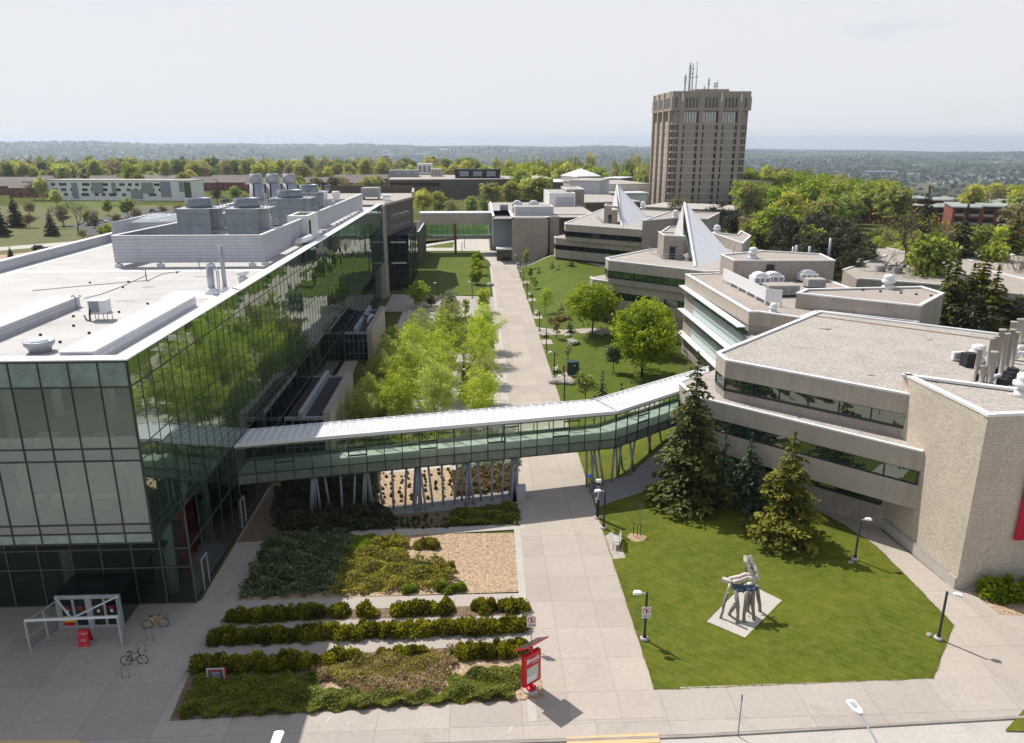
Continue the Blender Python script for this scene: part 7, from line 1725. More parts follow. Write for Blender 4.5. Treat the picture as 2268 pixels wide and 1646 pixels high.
put_one('ground_planting', cover('gve', 98, [(-2.6,94),(-.9,94),(-.9,108),(-2.6,108)], .8, 2600, .28, 'f_spirea', .4, .5), (-2.6,94,0), 'ochre bed planting behind the grove lamp posts', 'ground planting', kind='stuff')
for sd, b_, t_, r_, m, lab, kw in ((111,(1500,1425),(1478,1198),2.6,'f_green','conical fresh green tree between the annexes and north plaza',dict(nc=60,per=60,size=.32)),(112,(1745,1510),(1752,1250),2.1,'f_silver','silvery leaved tree right of the conical green one',dict(nc=46,per=50,size=.28)),(113,(1885,1505),(1885,1330),1.0,'f_green','thin young tree in the bed beyond the grove',dict(nc=24,per=26,size=.26)),(114,(2030,1455),(2030,1240),1.65,'f_woodyel','small yellow-green tree close to the walkway beyond the grove',dict(nc=40,per=44,size=.3)),(115,(1600,1410),(1600,1310),1.3,'f_red','dark reddish small tree right of the conical green one',dict(nc=30,per=36,size=.28))):
    g0, h = ght(A2p(*b_), A2p(*t_)); T('small_tree', broadleaf('st%d' % sd, sd, h, r_, h*.12, m=m, crad=.38, top=1.5, **kw), g0, lab, 'tree', None, 0)
rt_ = broadleaf('rt', 121, 4.6, 1.9, .25, 60, 70, .34, 'f_maple', crad=.38, top=1.5)
for (u, v), lab in (((1970,1228),'nearest'),((1978,1148),'middle'),((1985,1078),'farthest')):
    g0 = P2(*A2p(u, v)); T('round_tree', rt_, (*g0,0), lab+' of three dense round trees at the corner of the far lawn', 'tree', 'three round trees on the far lawn', None, .92)
# beds beside the plaza
yrow = lambda ua, va, ub, vb, H_, n, lab, sd, m='f_yew': (lambda a, c: put_one('hedge', shrub('hr%d' % sd, sd, math.dist(a, c), 1.15, H_, int(n*2.2), .2, m, .85, lumps=max(5,int(math.dist(a, c)*6)), aspect=.3), ((a[0]+c[0])/2,(a[1]+c[1])/2,.03), lab, 'hedge', 'yew hedge rows', math.atan2(c[1]-a[1], c[0]-a[0])))(P2(ua, va), P2(ub, vb))
yrow(500,1374,720,1361,1.0,5200,'long yew hedge at the shaded left end of the back row',201)
yrow(736,1362,770,1360,.9,900,'single round yew bush, left of the back row singles',202); yrow(796,1361,831,1359,.95,900,'single round yew bush, second in the back row',203)
yrow(867,1360,966,1355,.95,2400,'mid-length yew hedge in the back row',204); yrow(971,1355,1005,1353,.95,900,'single yew bush right of the mid-length hedge',205); yrow(1047,1352,1096,1350,.9,1200,'yew bush pair, left of the last two in the back row',206); yrow(1108,1349,1165,1346,.9,1300,'last yew bush of the back row beside the walkway',207)
yrow(462,1421,1168,1393,1.05,16500,'continuous yew hedge of the middle row',208)
yrow(430,1484,560,1480,1.0,3200,'dark yew clump at the left end of the front row',209); yrow(555,1482,705,1470,1.0,4000,'yew hedge in the shaded part of the front row',210); yrow(718,1466,800,1455,.7,1500,'yew tuft where the sunlight starts in the front row',211); yrow(835,1452,940,1446,.55,1800,'low yew strip before the dry shrubs',212); yrow(1012,1456,1166,1442,1.0,4000,'yew hedge beside the red wayfinding sign',213)
def bed(sd, pts, H_, n, size, m, lab, spiky=.3, aspect=.4, cat='ground cover'):
    pl = px(*pts); put_one('ground_cover', cover('gc%d' % sd, sd, pl, H_, n, size, m, spiky, aspect), (pl[0][0],pl[0][1],.035), lab, cat, kind='stuff')
bed(221, ((395,1592),(440,1500),(700,1500),(720,1530),(985,1540),(1000,1500),(1080,1488),(1150,1478),(1165,1500),(1130,1549),(700,1578)), .5, 52000, .18, 'f_juniper', 'dark green juniper carpet along the front of the beds', .12, .3)
bed(222, ((690,1500),(705,1462),(860,1448),(1000,1440),(1010,1475),(975,1530),(840,1545)), .45, 9500, .17, 'f_dry', 'dry brown shrubs between the front hedge and the juniper', .5, .35)
bed(226, ((720,1475),(860,1452),(960,1446),(985,1470),(900,1500),(740,1515)), .5, 4200, .17, 'f_spirea', 'ochre-green sprigs mixed among the dry brown shrubs', .5, .35, 'shrubs')
bed(223, ((596,1190),(775,1186),(768,1240),(728,1318),(528,1328)), .9, 8500, .2, 'f_rose', 'grey-green shrubs in the shade of the glass building', .5, .6, 'shrubs')
bed(224, ((760,1235),(850,1195),(905,1195),(900,1240),(1000,1250),(1005,1290),(960,1305),(725,1322)), .72, 13000, .17, 'f_spirea', 'ochre and green shrubs in the sunny middle of the bed', .5, .5, 'shrubs')
bed(225, ((770,1190),(850,1188),(838,1232),(762,1240)), .35, 3000, .25, 'f_green', 'patch of fresh grass at the shadow edge of the bed', .9, .2)
for sd, (u, v), L_, W_, H_, m, lab in ((231,(862,1213),2.6,1.8,1.1,'f_spirea','yellow-green shrub mound at the back of the bed'),(232,(945,1210),1.9,1.4,.9,'f_spirea','rounded yellow-green shrub beside the wood chips'),(233,(975,1268),2.2,1.4,.8,'f_spirea','yellow-green shrub jutting into the wood chips'),(234,(995,1308),2.3,.9,.6,'f_green','fresh green low shrub at the front of the wood chips'),(235,(910,1308),1.1,.8,.6,'f_green','fresh green tuft left of the low shrub'),(236,(935,1262),1.4,1.2,.8,'f_rose','grey-green shrub in the middle of the bed')):
    p = P2(u, v); put_one('shrub', shrub('sh%d' % sd, sd, L_, W_, H_, 2200, .17, m, .5, aspect=.5), (*p,.03), lab, 'shrub')
put_one('ground_planting', cover('gvf', 99, [(-15.6,84),(-11.5,84),(-11.5,119),(-15.6,119)], .9, 9000, .34, 'f_wood', .4, .5), (-15.6,84,0), 'green undergrowth between the grove and the low annexes', 'ground planting', kind='stuff')
bed(241, ((603,1168),(612,1095),(650,1052),(838,1048),(836,1118),(700,1138),(690,1165)), 1.15, 26000, .22, 'f_pine', 'dense yew mass under the footbridge near the glass building, shade put into its leaf colour', .7, .35, 'hedge')  # darker pine foliage paints in the shadow of bridge and building
bed(242, ((615,1178),(640,1150),(850,1128),(872,1150),(866,1172),(760,1180)), 1.0, 17000, .22, 'f_pine', 'rounded yew hedge in front of the bridge columns, its leaves darkened as shade', .7, .35, 'hedge')  # yew in pine colour too, the bridge shadow put into the leaves
bed(243, ((988,1166),(1000,1135),(1140,1120),(1150,1140),(1146,1162)), .55, 7000, .24, 'f_juniper', 'dark juniper patch in the shadow of the footbridge', .2, .35)
bed(244, ((1004,1100),(1002,1045),(1145,1035),(1140,1085)), .6, 6500, .26, 'f_red', 'reddish shrubs under the footbridge by the walkway', .5, .4, 'shrubs')
bed(245, ((1015,1046),(1020,1012),(1148,1005),(1148,1034)), .8, 4200, .26, 'f_white', 'white blossoming plants behind the reddish shrubs', .5, .6, 'flowers')
tf = shrub('tuft', 250, .3, .3, .28, 46, .2, 'f_tuft', 1.2, lumps=1, aspect=.25)
rt2 = random.Random(9)
def tufts(pts, nx, ny, lab):
    A = [P2(*p) for p in pts]
    for i in range(nx):
        for j in range(ny):
            if rt2.random() < .12: continue
            s, q = (i+.5+rt2.uniform(-.22,.22))/nx, (j+.5+rt2.uniform(-.22,.22))/ny
            x = (A[0][0]*(1-s)+A[1][0]*s)*(1-q)+(A[3][0]*(1-s)+A[2][0]*s)*q; y = (A[0][1]*(1-s)+A[1][1]*s)*(1-q)+(A[3][1]*(1-s)+A[2][1]*s)*q
            put_one('grass_tuft', tf, (x,y,.03), lab, 'plant', lab+'s', rt2.random()*6, rt2.uniform(.8,1.5))
tufts(((842,1048),(1000,1038),(1015,1102),(842,1118)), 9, 8, 'small green tuft planted in the sunny wood chips')
tufts(((868,1148),(985,1138),(1000,1172),(870,1178)), 9, 4, 'small dark tuft planted in the shaded wood chips')
# shrubs at the brick tower
for sd, x, y, L_, W_, H_, lab in ((261,38.6,47.2,4.2,2.6,1.5,'green leafy shrub at the corner of the brick tower'),(262,42.6,46.6,4.5,3,1.7,'leafy shrub under the red banner at the frame edge')):
    put_one('shrub', shrub('bs%d' % sd, sd, L_, W_, H_, 2600, .24, 'f_maple' if sd == 261 else 'f_green', .4, aspect=.55), (x,y,.03), lab, 'shrub')
sheet('mulch_bed', [(36.6,45.0),(45,43.9),(46,48.6),(36.2,48.0)], .034, M['mulch'])
# grass blades edging the near lawn
put_one('lawn_blades', cover('lb', 270, [(10.5,38.5),(28,38.75),(32.4,43.9),(30.3,50),(27.4,62),(10.5,62)], .07, 60000, .11, 'f_lawnblade' if 'f_lawnblade' in M else 'f_green', 1.2, .12, 5), (10.5,38.5,.02), 'short blades of the mown sculpture lawn', 'grass', kind='stuff') if False else None

def fringe(sd, pts, w, n, lab, m='f_lawn'):
    L_ = []
    for p, q in zip(pts, pts[1:]):
        p, q = Vector(p), Vector(q); t = (q-p).normalized(); o = Vector((t.y,-t.x))*w
        L_.append([tuple(p-o), tuple(p+o), tuple(q+o), tuple(q-o)])
    C, A, B, V = [], [], [], []; g = np.random.default_rng(sd); tot = sum(math.dist(p, q) for p, q in zip(pts, pts[1:]))
    for p, q in zip(pts, pts[1:]):
        k = int(n*math.dist(p, q)/tot); s = g.random(k); p_, q_ = np.array(p), np.array(q); t = (q_-p_)/np.linalg.norm(q_-p_); o = np.array([t[1],-t[0]])
        d = (g.normal(size=k)*.5+np.sin(s*math.dist(p,q)*2.3+sd)*.5)*w; xy = p_+(q_-p_)*s[:,None]+o*d[:,None]
        z = np.array([gh(a, b) for a, b in xy])+.028; c = np.column_stack([xy, z]); ax = unit(np.column_stack([g.normal(size=(k,2))*.9, np.full(k,.7)])); nn = unit(g.normal(size=(k,3))+np.array([0,0,1.])); sz = .06+.08*g.random(k)
        C.append(c); A.append(ax*(sz/2)[:,None]); B.append(unit(np.cross(nn, ax))*(sz*.2)[:,None]); V.append(g.random(k))
    me = leafmesh('lawn_fringe', *(np.concatenate(x) for x in (C, A, B, V))); me.materials.append(M[m]); put_one('lawn_fringe', me, (0,0,0), lab, 'grass', kind='stuff')
M['f_lawn'] = foliage('lawn_blades', (.16,.18,.02), (.34,.33,.07), .5)
fringe(501, [(10.42,62),(10.42,38.45),(28,38.7)]+LE, .06, 5400, 'ragged grass edge of the sculpture lawn')
fringe(502, [(10.4,87),(10.42,67.5)], .06, 900, 'ragged grass edge of the lawn behind the footbridge')
fringe(503, [(10.35,203),(10.35,133.8)], .06, 3000, 'ragged grass edge along the far walkway'); fringe(504, [(10.35,128.4),(10.4,92.6),(16,92.4),(24,91.6)], .06, 2700, 'ragged grass edge along the maple lawn')
pad = px((1565,1378),(1650,1414),(1732,1331),(1651,1291)); fringe(505, pad+[pad[0]], .06, 1320, 'ragged grass edge round the sculpture pad')
# ------------------------------------------------------------------ trees in the middle distance
fm = {}
for k, (m, n) in enumerate((('f_wood',3),('f_woodyel',3),('f_brown',2),('f_green',2))):
    fm[m] = [broadleaf('%s%d' % (m, i), 300+10*k+i, 14, 5.2, 2.6, 46, 40 if m != 'f_brown' else 30, 1.0, m, crad=.40) for i in range(n)]
fm['pine'] = [broadleaf('pine%d' % i, 350+i, 13, 4.2, 2.5, 60, 46, .75, 'f_pine', crad=.30, aspect=.35, top=1.2) for i in range(2)]
fm['spruce'] = [conifer('fsp%d' % i, 360+i, 14, 3.5, 'f_spruce', size=1.0, dens=1.5, droop=.35, nb=9) for i in range(2)]
fm['gold'] = [conifer('fgo', 365, 14, 3.8, 'f_gold', size=1.0, dens=1.4, droop=.3, nb=9)]
H0 = {'pine': 13}
def mid(kind, u, vt, h, label, s=1, group=None, zb=None, name=None):
    p = P(u, vt, h); H_ = H0.get(kind, 14); k = rnd.randrange(len(fm[kind]))
    z = gh(p[0], p[1]) if zb is None else zb
    f = (h-z)/H_
    nm = name or {'pine':'pine_tree','spruce':'spruce','gold':'spruce'}.get(kind, 'deciduous_tree')
    return T(nm, fm[kind][k], (p[0],p[1],z), label, 'tree', group, None, f*s, f)
for i, (u, v, h) in enumerate(((1573,452,12),(1600,447,13),(1632,462,12),(1668,470,11),(1700,482,12),(1735,492,13),(1768,480,14),(1800,474,14),(1838,470,15),(1872,486,14),(1900,500,13),(1925,528,11),(1752,520,11),(1688,505,10),(1790,500,13),(1822,508,13),(1858,520,12),(1780,535,11),(1715,548,9),(1888,548,10),(1740,470,15),(1815,462,15))):
    mid('pine', u, v, h, 'dark pine '+('right behind the nearer spire' if u < 1650 else 'in the dense dark group behind the brick penthouse'), 1.15, 'dark pines behind the stepped buildings')
for kind, u, v, h, s, lab in (('spruce',1908,572,7.5,.9,'small dark spruce left of the big bare tree'),('gold',1862,560,7,1.1,'olive conifer at the end of the brick penthouse'),('spruce',2126,560,15,1.25,'tall dark spruce beside the pointed brick wing'),('gold',2188,556,15,1.3,'golden-brown spruce right of the tall dark one'),('woodx',2150,610,11,1,'green tree below the tall dark spruce'),('spruce',2145,455,18,1.2,'big dark spruce between the two residence halls'),('spruce',2060,413,17,1.0,'lone dark spruce rising above the left residence hall'),('gold',2255,470,16,1.2,'golden spruce at the right frame edge'),('spruce',2100,600,11,1.1,'dark spruce next to the tall one, shorter'),('pine',2215,640,9,1.4,'dark tree mass behind the main gravel roof, right'),('pine',2165,650,9,1.4,'dark tree mass behind the main gravel roof, left'),('pine',2255,650,8,1.4,'dark tree at the frame edge behind the exhaust stacks')):
    mid('f_wood' if kind == 'woodx' else kind, u, v, h, lab, s)
g0, h = ght((1998,633), (2003,452)); c_, b_ = baretree('big', 401, h*1.16, .46, 'f_woodyel', leaves=900, lsize=.3, levels=7, trunk=.22, r0=.5); T('bare_tree', (c_, b_), g0, 'large leafless spreading tree over the low pale roofs', 'tree', None, .6)
for i, (b_, t_, lab) in enumerate((((2240,640),(2225,545),'smaller leafless tree at the right of the pale roofs'),((2275,650),(2268,560),'leafless tree cut by the right frame edge'))):
    g0, h = ght(b_, t_); c_, m_ = baretree('bt%d' % i, 410+i, h, .45, levels=6); T('bare_tree', (None, m_), g0, lab, 'tree')
g0 = P(1512, 424, 13); c_, m_ = baretree('twr', 420, 13, .5, 'f_brown', leaves=1500, lsize=.42, levels=7, trunk=.2); T('budding_tree', (c_, m_), (g0[0],g0[1],0), 'brown budding tree in front of the tower foot', 'tree', None, None, 1.1)
# trees around the far brick building and beyond the end block
for kind, u, v, h, s, lab in (('f_woodyel',935,418,12,1.2,'golden green tree right of the brick end block'),('f_woodyel',972,424,11,1.2,'second golden green tree right of the end block'),('f_brown',1000,440,9,1,'brown tree below the dark brick building'),('f_wood',1045,432,10,1.1,'green tree left of the grey block roof'),('f_wood',1085,402,14,1.3,'tall green tree before the dark brick building'),('f_wood',1130,398,14,1.3,'dense green tree behind the hooded roof units'),('f_woodyel',1165,396,14,1.3,'olive green tree left of the white plant room'),('f_wood',1195,388,16,1.2,'rounded green tree beside the low white roof'),('f_green',1075,440,9,1,'bright tree behind the link bridge end'),('f_brown',760,395,13,1.1,'brown budding tree behind the short exhaust fans'),('f_brown',800,402,12,1.2,'second brown budding tree behind the short fans'),('pine',738,388,14,1,'dark conifer behind the short exhaust fans'),('f_brown',835,412,11,1.2,'brown tree left of the brick end block'),('f_brown',870,425,11,1,'brown tree above the brick end block'),('f_green',665,398,12,1.2,'green tree between the tall fan stacks'),('f_woodyel',700,410,10,1,'olive tree right of the tall fan stacks'),('f_green',520,410,10,1,'fresh green tree left of the tall fan stacks'),('pine',478,412,10,.9,'dark tree at the right end of the white residence'),('f_brown',540,425,8,1,'brown tree near the left fan stack'),('f_green',498,430,8,1,'small green tree beside the dark one')):
    mid(kind, u, v, h, lab, s)
# left: lawn trees beyond the white roof
for kind, u, v, h, s, lab in (('spruce',22,428,13,1.3,'broad dark spruce at the left frame edge'),('spruce',-14,440,13,1.2,'dark spruce cut by the left frame edge'),('spruce',106,462,9.5,1.25,'single spruce on the lawn left of the bare tree'),('f_green',278,436,9,1.25,'bright green round tree below the white residence'),('f_wood',235,440,7.5,1,'darker green tree left of the bright round one'),('f_brown',330,470,6,1,'brown bushy tree near the skylight'),('f_woodyel',238,495,5,1.3,'olive bush behind the white roof edge'),('f_brown',205,470,6,1,'thin brown tree right of the bare one'),('spruce',20,545,3.5,1.3,'little spruce at the edge of the bare earth, left'),('spruce',75,540,3,1.3,'little spruce at the edge of the bare earth, right'),('f_brown',420,440,8,1,'brown tree before the right end of the residence'),('f_brown',70,400,11,1,'brown tree among the townhouses')):
    mid(kind, u, v, h, lab, s)
for kind, u, v, h, s in (('f_brown',60,470,6,1.1),('f_brown',135,455,8,1),('f_woodyel',190,465,6,1),('f_brown',255,470,6,1),('f_brown',300,455,7,1),('f_wood',225,500,4,1.2),('f_brown',180,505,4,1.1),('f_woodyel',120,420,9,1),('f_brown',360,452,7,1),('f_brown',395,448,7,1),('f_wood',450,440,7,1),('f_brown',60,440,8,1)): mid(kind, u, v, h, 'small '+{'f_brown':'brown budding','f_woodyel':'olive','f_wood':'green'}[kind]+' tree on the lawns left of the white roof', s, 'small trees on the left lawns')
for i, (b_, t_) in enumerate((((176,520),(172,440)),((140,505),(132,450)),((208,500),(214,462)))):
    g0, h = ght(b_, t_); c_, m_ = baretree('lb%d' % i, 430+i, h*1.05, .45, levels=6, trunk=.25); T('bare_tree', (None, m_), g0, ('largest leafless tree on the left lawn','leafless tree left of the largest on the lawn','slim leafless tree right of the largest')[i], 'tree')
sheet('lawn', [(-140,120),(-50,95),(-50,200),(-90,420),(-420,420)], -.03, M['rough'])
sheet('parking_lot', px((150,500),(330,462),(560,452),(560,472),(420,490),(200,520)), -.018, M['asphalt']); sheet('road', px((-10,548),(250,528),(250,534),(-10,556)), -.016, M['path']); sheet('bare_earth', px((-10,565),(100,556),(180,560),(60,592),(-10,600)), -.014, M['soil'] if False else M['mulch'])
sheet('sports_field', px((470,389),(900,386),(1000,391),(470,396)), -.02, M['lawn2'])
sheet('lawn', px((60,452),(220,440),(330,447),(140,470)), -.012, M['lawn2'])
car = {}
def car_meshes(m):
    b = MB().add([(-2.1,-.85,.35),(2.1,-.85,.35),(2.1,.85,.35),(-2.1,.85,.35),(-2.15,-.85,.85),(2.1,-.85,.8),(2.1,.85,.8),(-2.15,.85,.85)],[(0,3,2,1),(4,5,6,7),(0,1,5,4),(1,2,6,5),(2,3,7,6),(3,0,4,7)]).mesh('body', bevel=.08); b.materials.append(M[m])
    c = MB().add([(-1.7,-.78,.85),(1.0,-.78,.85),(1.0,.78,.85),(-1.7,.78,.85),(-1.2,-.62,1.42),(.4,-.62,1.42),(.4,.62,1.42),(-1.2,.62,1.42)],[(4,5,6,7),(0,1,5,4),(1,2,6,5),(2,3,7,6),(3,0,4,7)]).mesh('cabin'); c.materials.append(M['g_dark'])
    w = MB()
    return b, c
wh = MB(); wh.tube([(0,-.1,0),(0,.1,0)],.33,12); whm = wh.mesh('wheel'); whm.materials.append(M['rubber'])
cm = [car_meshes(m) for m in ('whitep','black','galv','red')]
for i, (u, v) in enumerate(((262,486),(300,478),(340,470),(365,468),(395,463),(440,461),(480,458),(505,456),(225,494),(88,553),(205,500))):
    p = P2(u, v); t = thing('parked_car', ('white','black','grey','red')[i % 4]+' car parked on the left car park', 'car', (*p,0), 'cars on the left car park', rnd.random()*.6)
    for me, nm in zip(cm[i % 4], ('body','cabin')): o = bpy.data.objects.new(nm, me); COL.objects.link(o); o.parent = t
    for x in (-1.3,1.3):
        for y in (-.8,.8): o = bpy.data.objects.new('wheel', whm); COL.objects.link(o); o.parent = t; o.location = (x,y,.33)
for kind, u, v, h, s, lab in (('f_green',1948,500,9,1,'fresh green tree at the left foot of the left residence hall'),('f_wood',2010,508,8,1.1,'low green tree behind the large bare tree'),('f_wood',2075,512,8,1.1,'low green tree right of the large bare tree'),('f_brown',2110,500,9,1,'brownish tree between the bare tree and the dark spruces'),('spruce',2105,590,12,1.2,'full dark spruce at the left of the frame-edge conifers'),('spruce',2160,585,13,1.3,'full dark spruce in the middle of the frame-edge conifers'),('gold',2215,590,13,1.2,'olive conifer at the right of the frame-edge conifers')): mid(kind, u, v, h, lab, s)
# woodland belts: every visible tree its own object
rf = random.Random(17)
def belt(n, uf, vf, hf, kinds, label, group, skip=None, mass=False):
    c = 0; tries = 0
    while c < n and tries < n*20:
        tries += 1
        u = uf(); v = vf(u); h = hf(); p = P(u, v, h)
        if p[1] < 0 or math.hypot(p[0], p[1]) > 1500: continue
        if skip and skip(u, v): continue
        k = rf.choices([a for a, _ in kinds], [b for _, b in kinds])[0]
        nm = {'f_woodyel':'yellow-green tree','f_wood':'green tree','f_brown':'brownish budding tree','f_green':'bright green tree','pine':'dark conifer','spruce':'dark conifer'}[k]
        rr = math.hypot(p[0], p[1]); zb = min(0, terr(rr, math.atan2(p[0], p[1])))
        f = (h-zb)/14 if zb > -6 else (h-zb)/14
        H_ = H0.get(k, 14); 
        if mass: WOODS.append((k, rf.randrange(len(fm[k])), p[0], p[1], zb, min(1.5,(h-zb)/H_)*rf.uniform(.85,1.2), (h-zb)/H_)); c += 1; continue
        t = T({'pine':'pine_tree','spruce':'spruce'}.get(k, 'woodland_tree'), fm[k][rf.randrange(len(fm[k]))], (p[0],p[1],zb), nm+' '+label, 'tree', nm+'s '+group, None, min(1.5,(h-zb)/H_)*rf.uniform(.85,1.2), (h-zb)/H_); c += 1
KL = (('f_woodyel',5),('f_wood',3),('f_brown',2.2),('spruce',.5),('pine',.3))
WOODS = []
def wood(n, *a, **k): belt(n, *a, mass=True, **k)
wood(120, lambda: rf.uniform(-40,860), lambda u: rf.uniform(343,358), lambda: rf.uniform(13,19), KL, '', '')
belt(45, lambda: rf.uniform(-40,860), lambda u: rf.uniform(350,362), lambda: rf.uniform(13,19), KL, 'in the wood behind the residences on the left', 'in the left far wood')
belt(60, lambda: rf.uniform(-40,860), lambda u: rf.uniform(362,392), lambda: rf.uniform(9,14), KL, 'at the near edge of the wood on the left', 'at the near edge of the left wood', lambda u, v: (95 < u < 430 and v > 382) or (470 < u < 640 and v > 374))
KM = (('f_wood',5),('f_woodyel',3),('f_brown',1),('f_green',.8))
wood(80, lambda: rf.uniform(840,1445), lambda u: rf.uniform(345,358)-(3 if u > 1200 else 0), lambda: rf.uniform(13,19), KM, '', '')
belt(45, lambda: rf.uniform(840,1445), lambda u: rf.uniform(354,372)-(4 if u > 1200 else 0), lambda: rf.uniform(13,19), KM, 'in the wood behind the dark brick building', 'in the wood beyond the campus')
def vr(u): return np.interp(u, (1640,1720,1780,1850,1900,1960,2010,2060,2130,2200,2270), (362,364,370,381,389,394,402,415,412,404,402))
KR = (('f_wood',6),('f_green',4),('f_woodyel',1),('f_brown',.2))
skr = lambda u, v: (1895 < u < 2160 and 406 < v < 490) or v > 470
wood(60, lambda: rf.uniform(1645,2030), lambda u: vr(u)+abs(rf.gauss(0,8)), lambda: rf.uniform(12,18), KR, '', '', skr)
belt(70, lambda: rf.uniform(1645,2030), lambda u: vr(u)+abs(rf.gauss(8,28)), lambda: rf.uniform(12,18), KR, 'in the bright wood right of the tower', 'in the wood right of the tower', skr)
belt(36, lambda: rf.uniform(2030,2280), lambda u: vr(u)+abs(rf.gauss(0,30)), lambda: rf.uniform(11,17), (('f_brown',4),('f_woodyel',3),('f_wood',3)), 'around the residence halls on the right', 'around the residence halls', lambda u, v: (2140 < u < 2268 and 416 < v < 480) or (1900 < u < 2150 and 404 < v < 505))
belt(22, lambda: rf.uniform(1660,1880), lambda u: rf.uniform(440,500), lambda: rf.uniform(9,13), (('f_wood',4),('f_green',3),('f_brown',2)), 'between the pines and the bright wood', 'behind the dark pines', lambda u, v: u < 1800 and v < 470)
belt(20, lambda: rf.uniform(1925,2268), lambda u: rf.uniform(500,545), lambda: rf.uniform(7,11), (('f_wood',4),('f_brown',3),('f_woodyel',2)), 'behind the low pale roofs on the right', 'behind the low pale roofs')
def wood_mass():
    by = {}
    for k, i, x, y, z, sxy, sz in WOODS: by.setdefault(k, []).append((i, x, y, z, sxy, sz))
    first = None
    for k, L in by.items():
        Cs = []; vs = []
        for i, x, y, z, sxy, sz in L:
            me = fm[k][i][0]; co = np.empty(len(me.vertices)*3, np.float32); me.vertices.foreach_get('co', co); co = co.reshape(-1,4,3)
            v = np.empty(len(me.polygons), np.float32); me.attributes['v'].data.foreach_get('value', v)
            an = rf.random()*6.28; R_ = np.array([[math.cos(an),-math.sin(an),0],[math.sin(an),math.cos(an),0],[0,0,1]])
            co = (co@R_.T)*np.array([sxy,sxy,sz])+np.array([x,y,z]); Cs.append(co); vs.append(np.clip(v+rf.uniform(-.25,.25),0,1))
        co = np.concatenate(Cs).astype(np.float32); v = np.concatenate(vs); n = len(co)
        me = bpy.data.meshes.new('far_wood'); me.vertices.add(n*4); me.vertices.foreach_set('co', co.ravel()); me.loops.add(n*4); me.loops.foreach_set('vertex_index', np.arange(n*4, dtype=np.int32))
        me.polygons.add(n); me.polygons.foreach_set('loop_start', np.arange(0,n*4,4,dtype=np.int32)); at = me.attributes.new('v','FLOAT','FACE'); at.data.foreach_set('value', v); me.update(calc_edges=True); me.materials.append(fm[k][0][0].materials[0])
        kd = {'f_woodyel':'yellow-green','f_wood':'green','f_brown':'brownish budding','f_green':'bright green','pine':'dark pine','spruce':'dark spruce'}[k]
        put_one('far_wood', me, (0,0,0), kd+' crowns filling the back of the far woods', 'far wood', kind='stuff')
wood_mass()
# the far countryside: woods too many to count
def far_woods():
    g = np.random.default_rng(77); n = 9000
    r = 1050*np.exp(g.random(n)*2.25); a = g.uniform(-.72, .76, n)
    dens = np.sin(a*9+np.log(r)*5)+np.sin(a*23-np.log(r)*9)+g.normal(size=n)*.7
    k = dens > -.5; r, a = r[k], a[k]; n = len(r)
    zb = np.array([terr(rr, aa) for rr, aa in zip(r, a)])
    per = 9; idx = np.repeat(np.arange(n), per); w = (9+r*.004)[idx]
    C = np.column_stack([r*np.sin(a), r*np.cos(a), zb])[idx]+g.normal(size=(n*per,3))*np.column_stack([w, w*.6, np.full(n*per,2.6)])
    C[:,2] = np.maximum(C[:,2], zb[idx])+g.random(n*per)*11
    A, B = axes(g, unit(g.normal(size=(n*per,3))*.6+np.array([0,-.3,.8])), 9+r[idx]*.0022, .8)
    me = leafmesh('distant_woods', C, A, B, np.clip(.4+.22*g.normal(size=n)[idx]+.1*g.normal(size=n*per),0,1))
    me.materials.append(M['f_far']); put_one('distant_woods', me, (0,0,0), 'hazy patchwork of far woods and hedgerows out to the horizon', 'distant woods', kind='stuff')
M['f_far'] = foliage('distant_leaves', (.04,.06,.022), (.078,.095,.034), .1)
far_woods()
# ------------------------------------------------------------------ air, light, camera
hz = MB().box(-13500,-13500,-260,13500,13500,92)
m, nt, out = newmat('air'); g = N(nt); pv = g.n('VolumePrincipled')
pv.inputs['Color'].default_value = (.73,.85,1.0,1); pv.inputs['Density'].default_value = 9.5e-5; pv.inputs['Anisotropy'].default_value = .4
pv.inputs['Anisotropy'].default_value = .4; g.l(pv.outputs[0], out.inputs['Volume'])
o = hz.build('haze', m); o['kind'] = 'stuff'; o['label'] = 'thin blue haze over the far plain'
SUN_D = Vector((.52,-.60,-1.0)).normalized()
sun = bpy.data.lights.new('sun', 'SUN'); sun.energy = 3.75; sun.angle = R(.53); sun.color = (1.0,.955,.89)
so = bpy.data.objects.new('sun', sun); COL.objects.link(so); so.rotation_euler = SUN_D.to_track_quat('-Z', 'Y').to_euler(); so.location = (-60,80,150)
el = math.asin(-SUN_D.z); az = math.atan2(-SUN_D.x, -SUN_D.y)
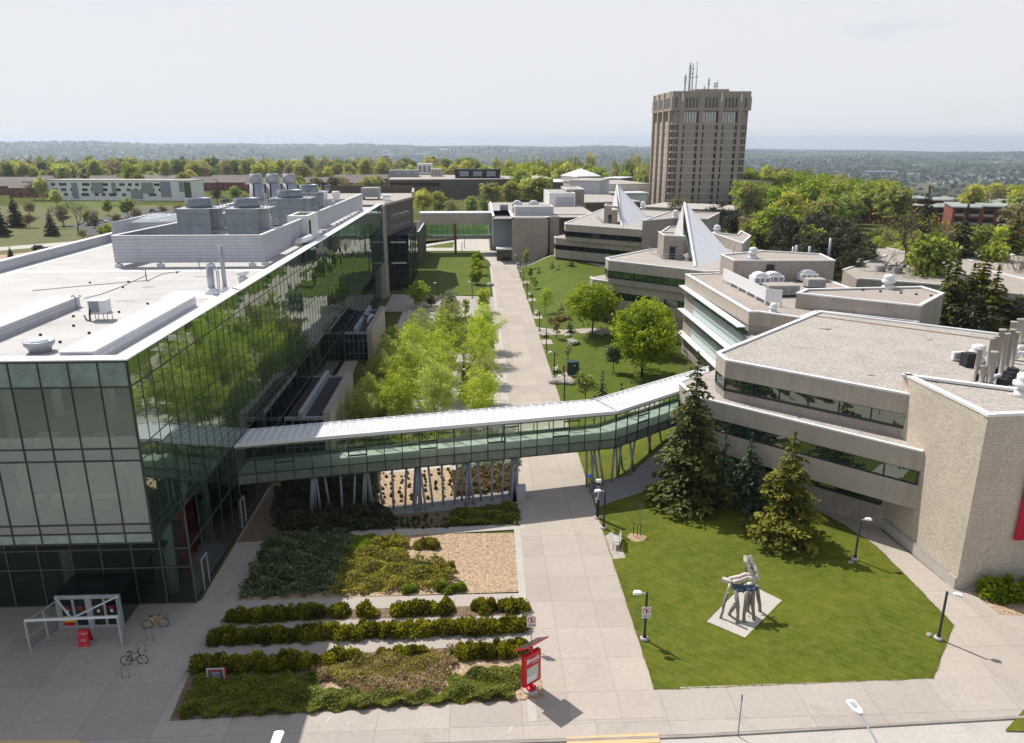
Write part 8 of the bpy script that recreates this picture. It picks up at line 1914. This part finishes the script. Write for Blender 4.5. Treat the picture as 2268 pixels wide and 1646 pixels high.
w = bpy.data.worlds.new('World'); SC.world = w; w.use_nodes = True; nt = w.node_tree; nt.nodes.clear(); g = N(nt)
out = nt.nodes.new('ShaderNodeOutputWorld'); bg = g.n('Background'); g.l(bg.outputs[0], out.inputs[0])
sky = g.n('TexSky'); sky.sky_type = 'NISHITA'; sky.sun_disc = False; sky.sun_elevation = el; sky.sun_rotation = az; sky.air_density = 1.0; sky.dust_density = 1.2; sky.ozone_density = 1.0
SKS = .085
bg.inputs['Strength'].default_value = SKS
tc = g.n('TexCoord').outputs['Generated']; sp = g.n('SeparateXYZ'); g.l(tc, sp.inputs[0])
mp = g.n('Mapping'); mp.inputs['Scale'].default_value = (1.2,1.2,5.5); mp.inputs['Rotation'].default_value = (0,.25,.3); g.l(tc, mp.inputs[0])
n1 = g.noise(mp.outputs[0], 1.3, 7, .62)
# thin high cloud: dense towards the horizon, open overhead
band = g.math('MULTIPLY_ADD', sp.outputs[2], -1.9, 1.28); 
cl = g.math('MULTIPLY_ADD', n1, 2.3, -1.32); f = g.math('ADD', band, cl)
fm_ = g.n('Clamp'); g.l(f, fm_.inputs[0]); fm_.inputs[1].default_value = .36; fm_.inputs[2].default_value = .985
cloud = g.mix(fm_.outputs[0], sky.outputs[0], tuple(c/SKS for c in (.605,.613,.64)))
g.l(cloud, bg.inputs[0])
cam = bpy.data.cameras.new('camera'); co = bpy.data.objects.new('camera', cam); COL.objects.link(co); SC.camera = co
cam.sensor_width = 36; cam.lens = 36*FPX/CW; cam.clip_start = .5; cam.clip_end = 60000
co.location = (0,0,CAMH); co.rotation_euler = (math.pi/2-PITCH, 0, -YAW)
SC.view_settings.view_transform = 'Standard'; SC.view_settings.look = 'None'; SC.view_settings.exposure = .45; SC.view_settings.gamma = 1
SC.cycles.max_bounces = 8; SC.cycles.diffuse_bounces = 3; SC.cycles.glossy_bounces = 4; SC.cycles.transmission_bounces = 4; SC.cycles.transparent_max_bounces = 12; SC.cycles.volume_bounces = 0
SC.cycles.use_denoising = True
SC.cycles.sample_clamp_indirect = 6
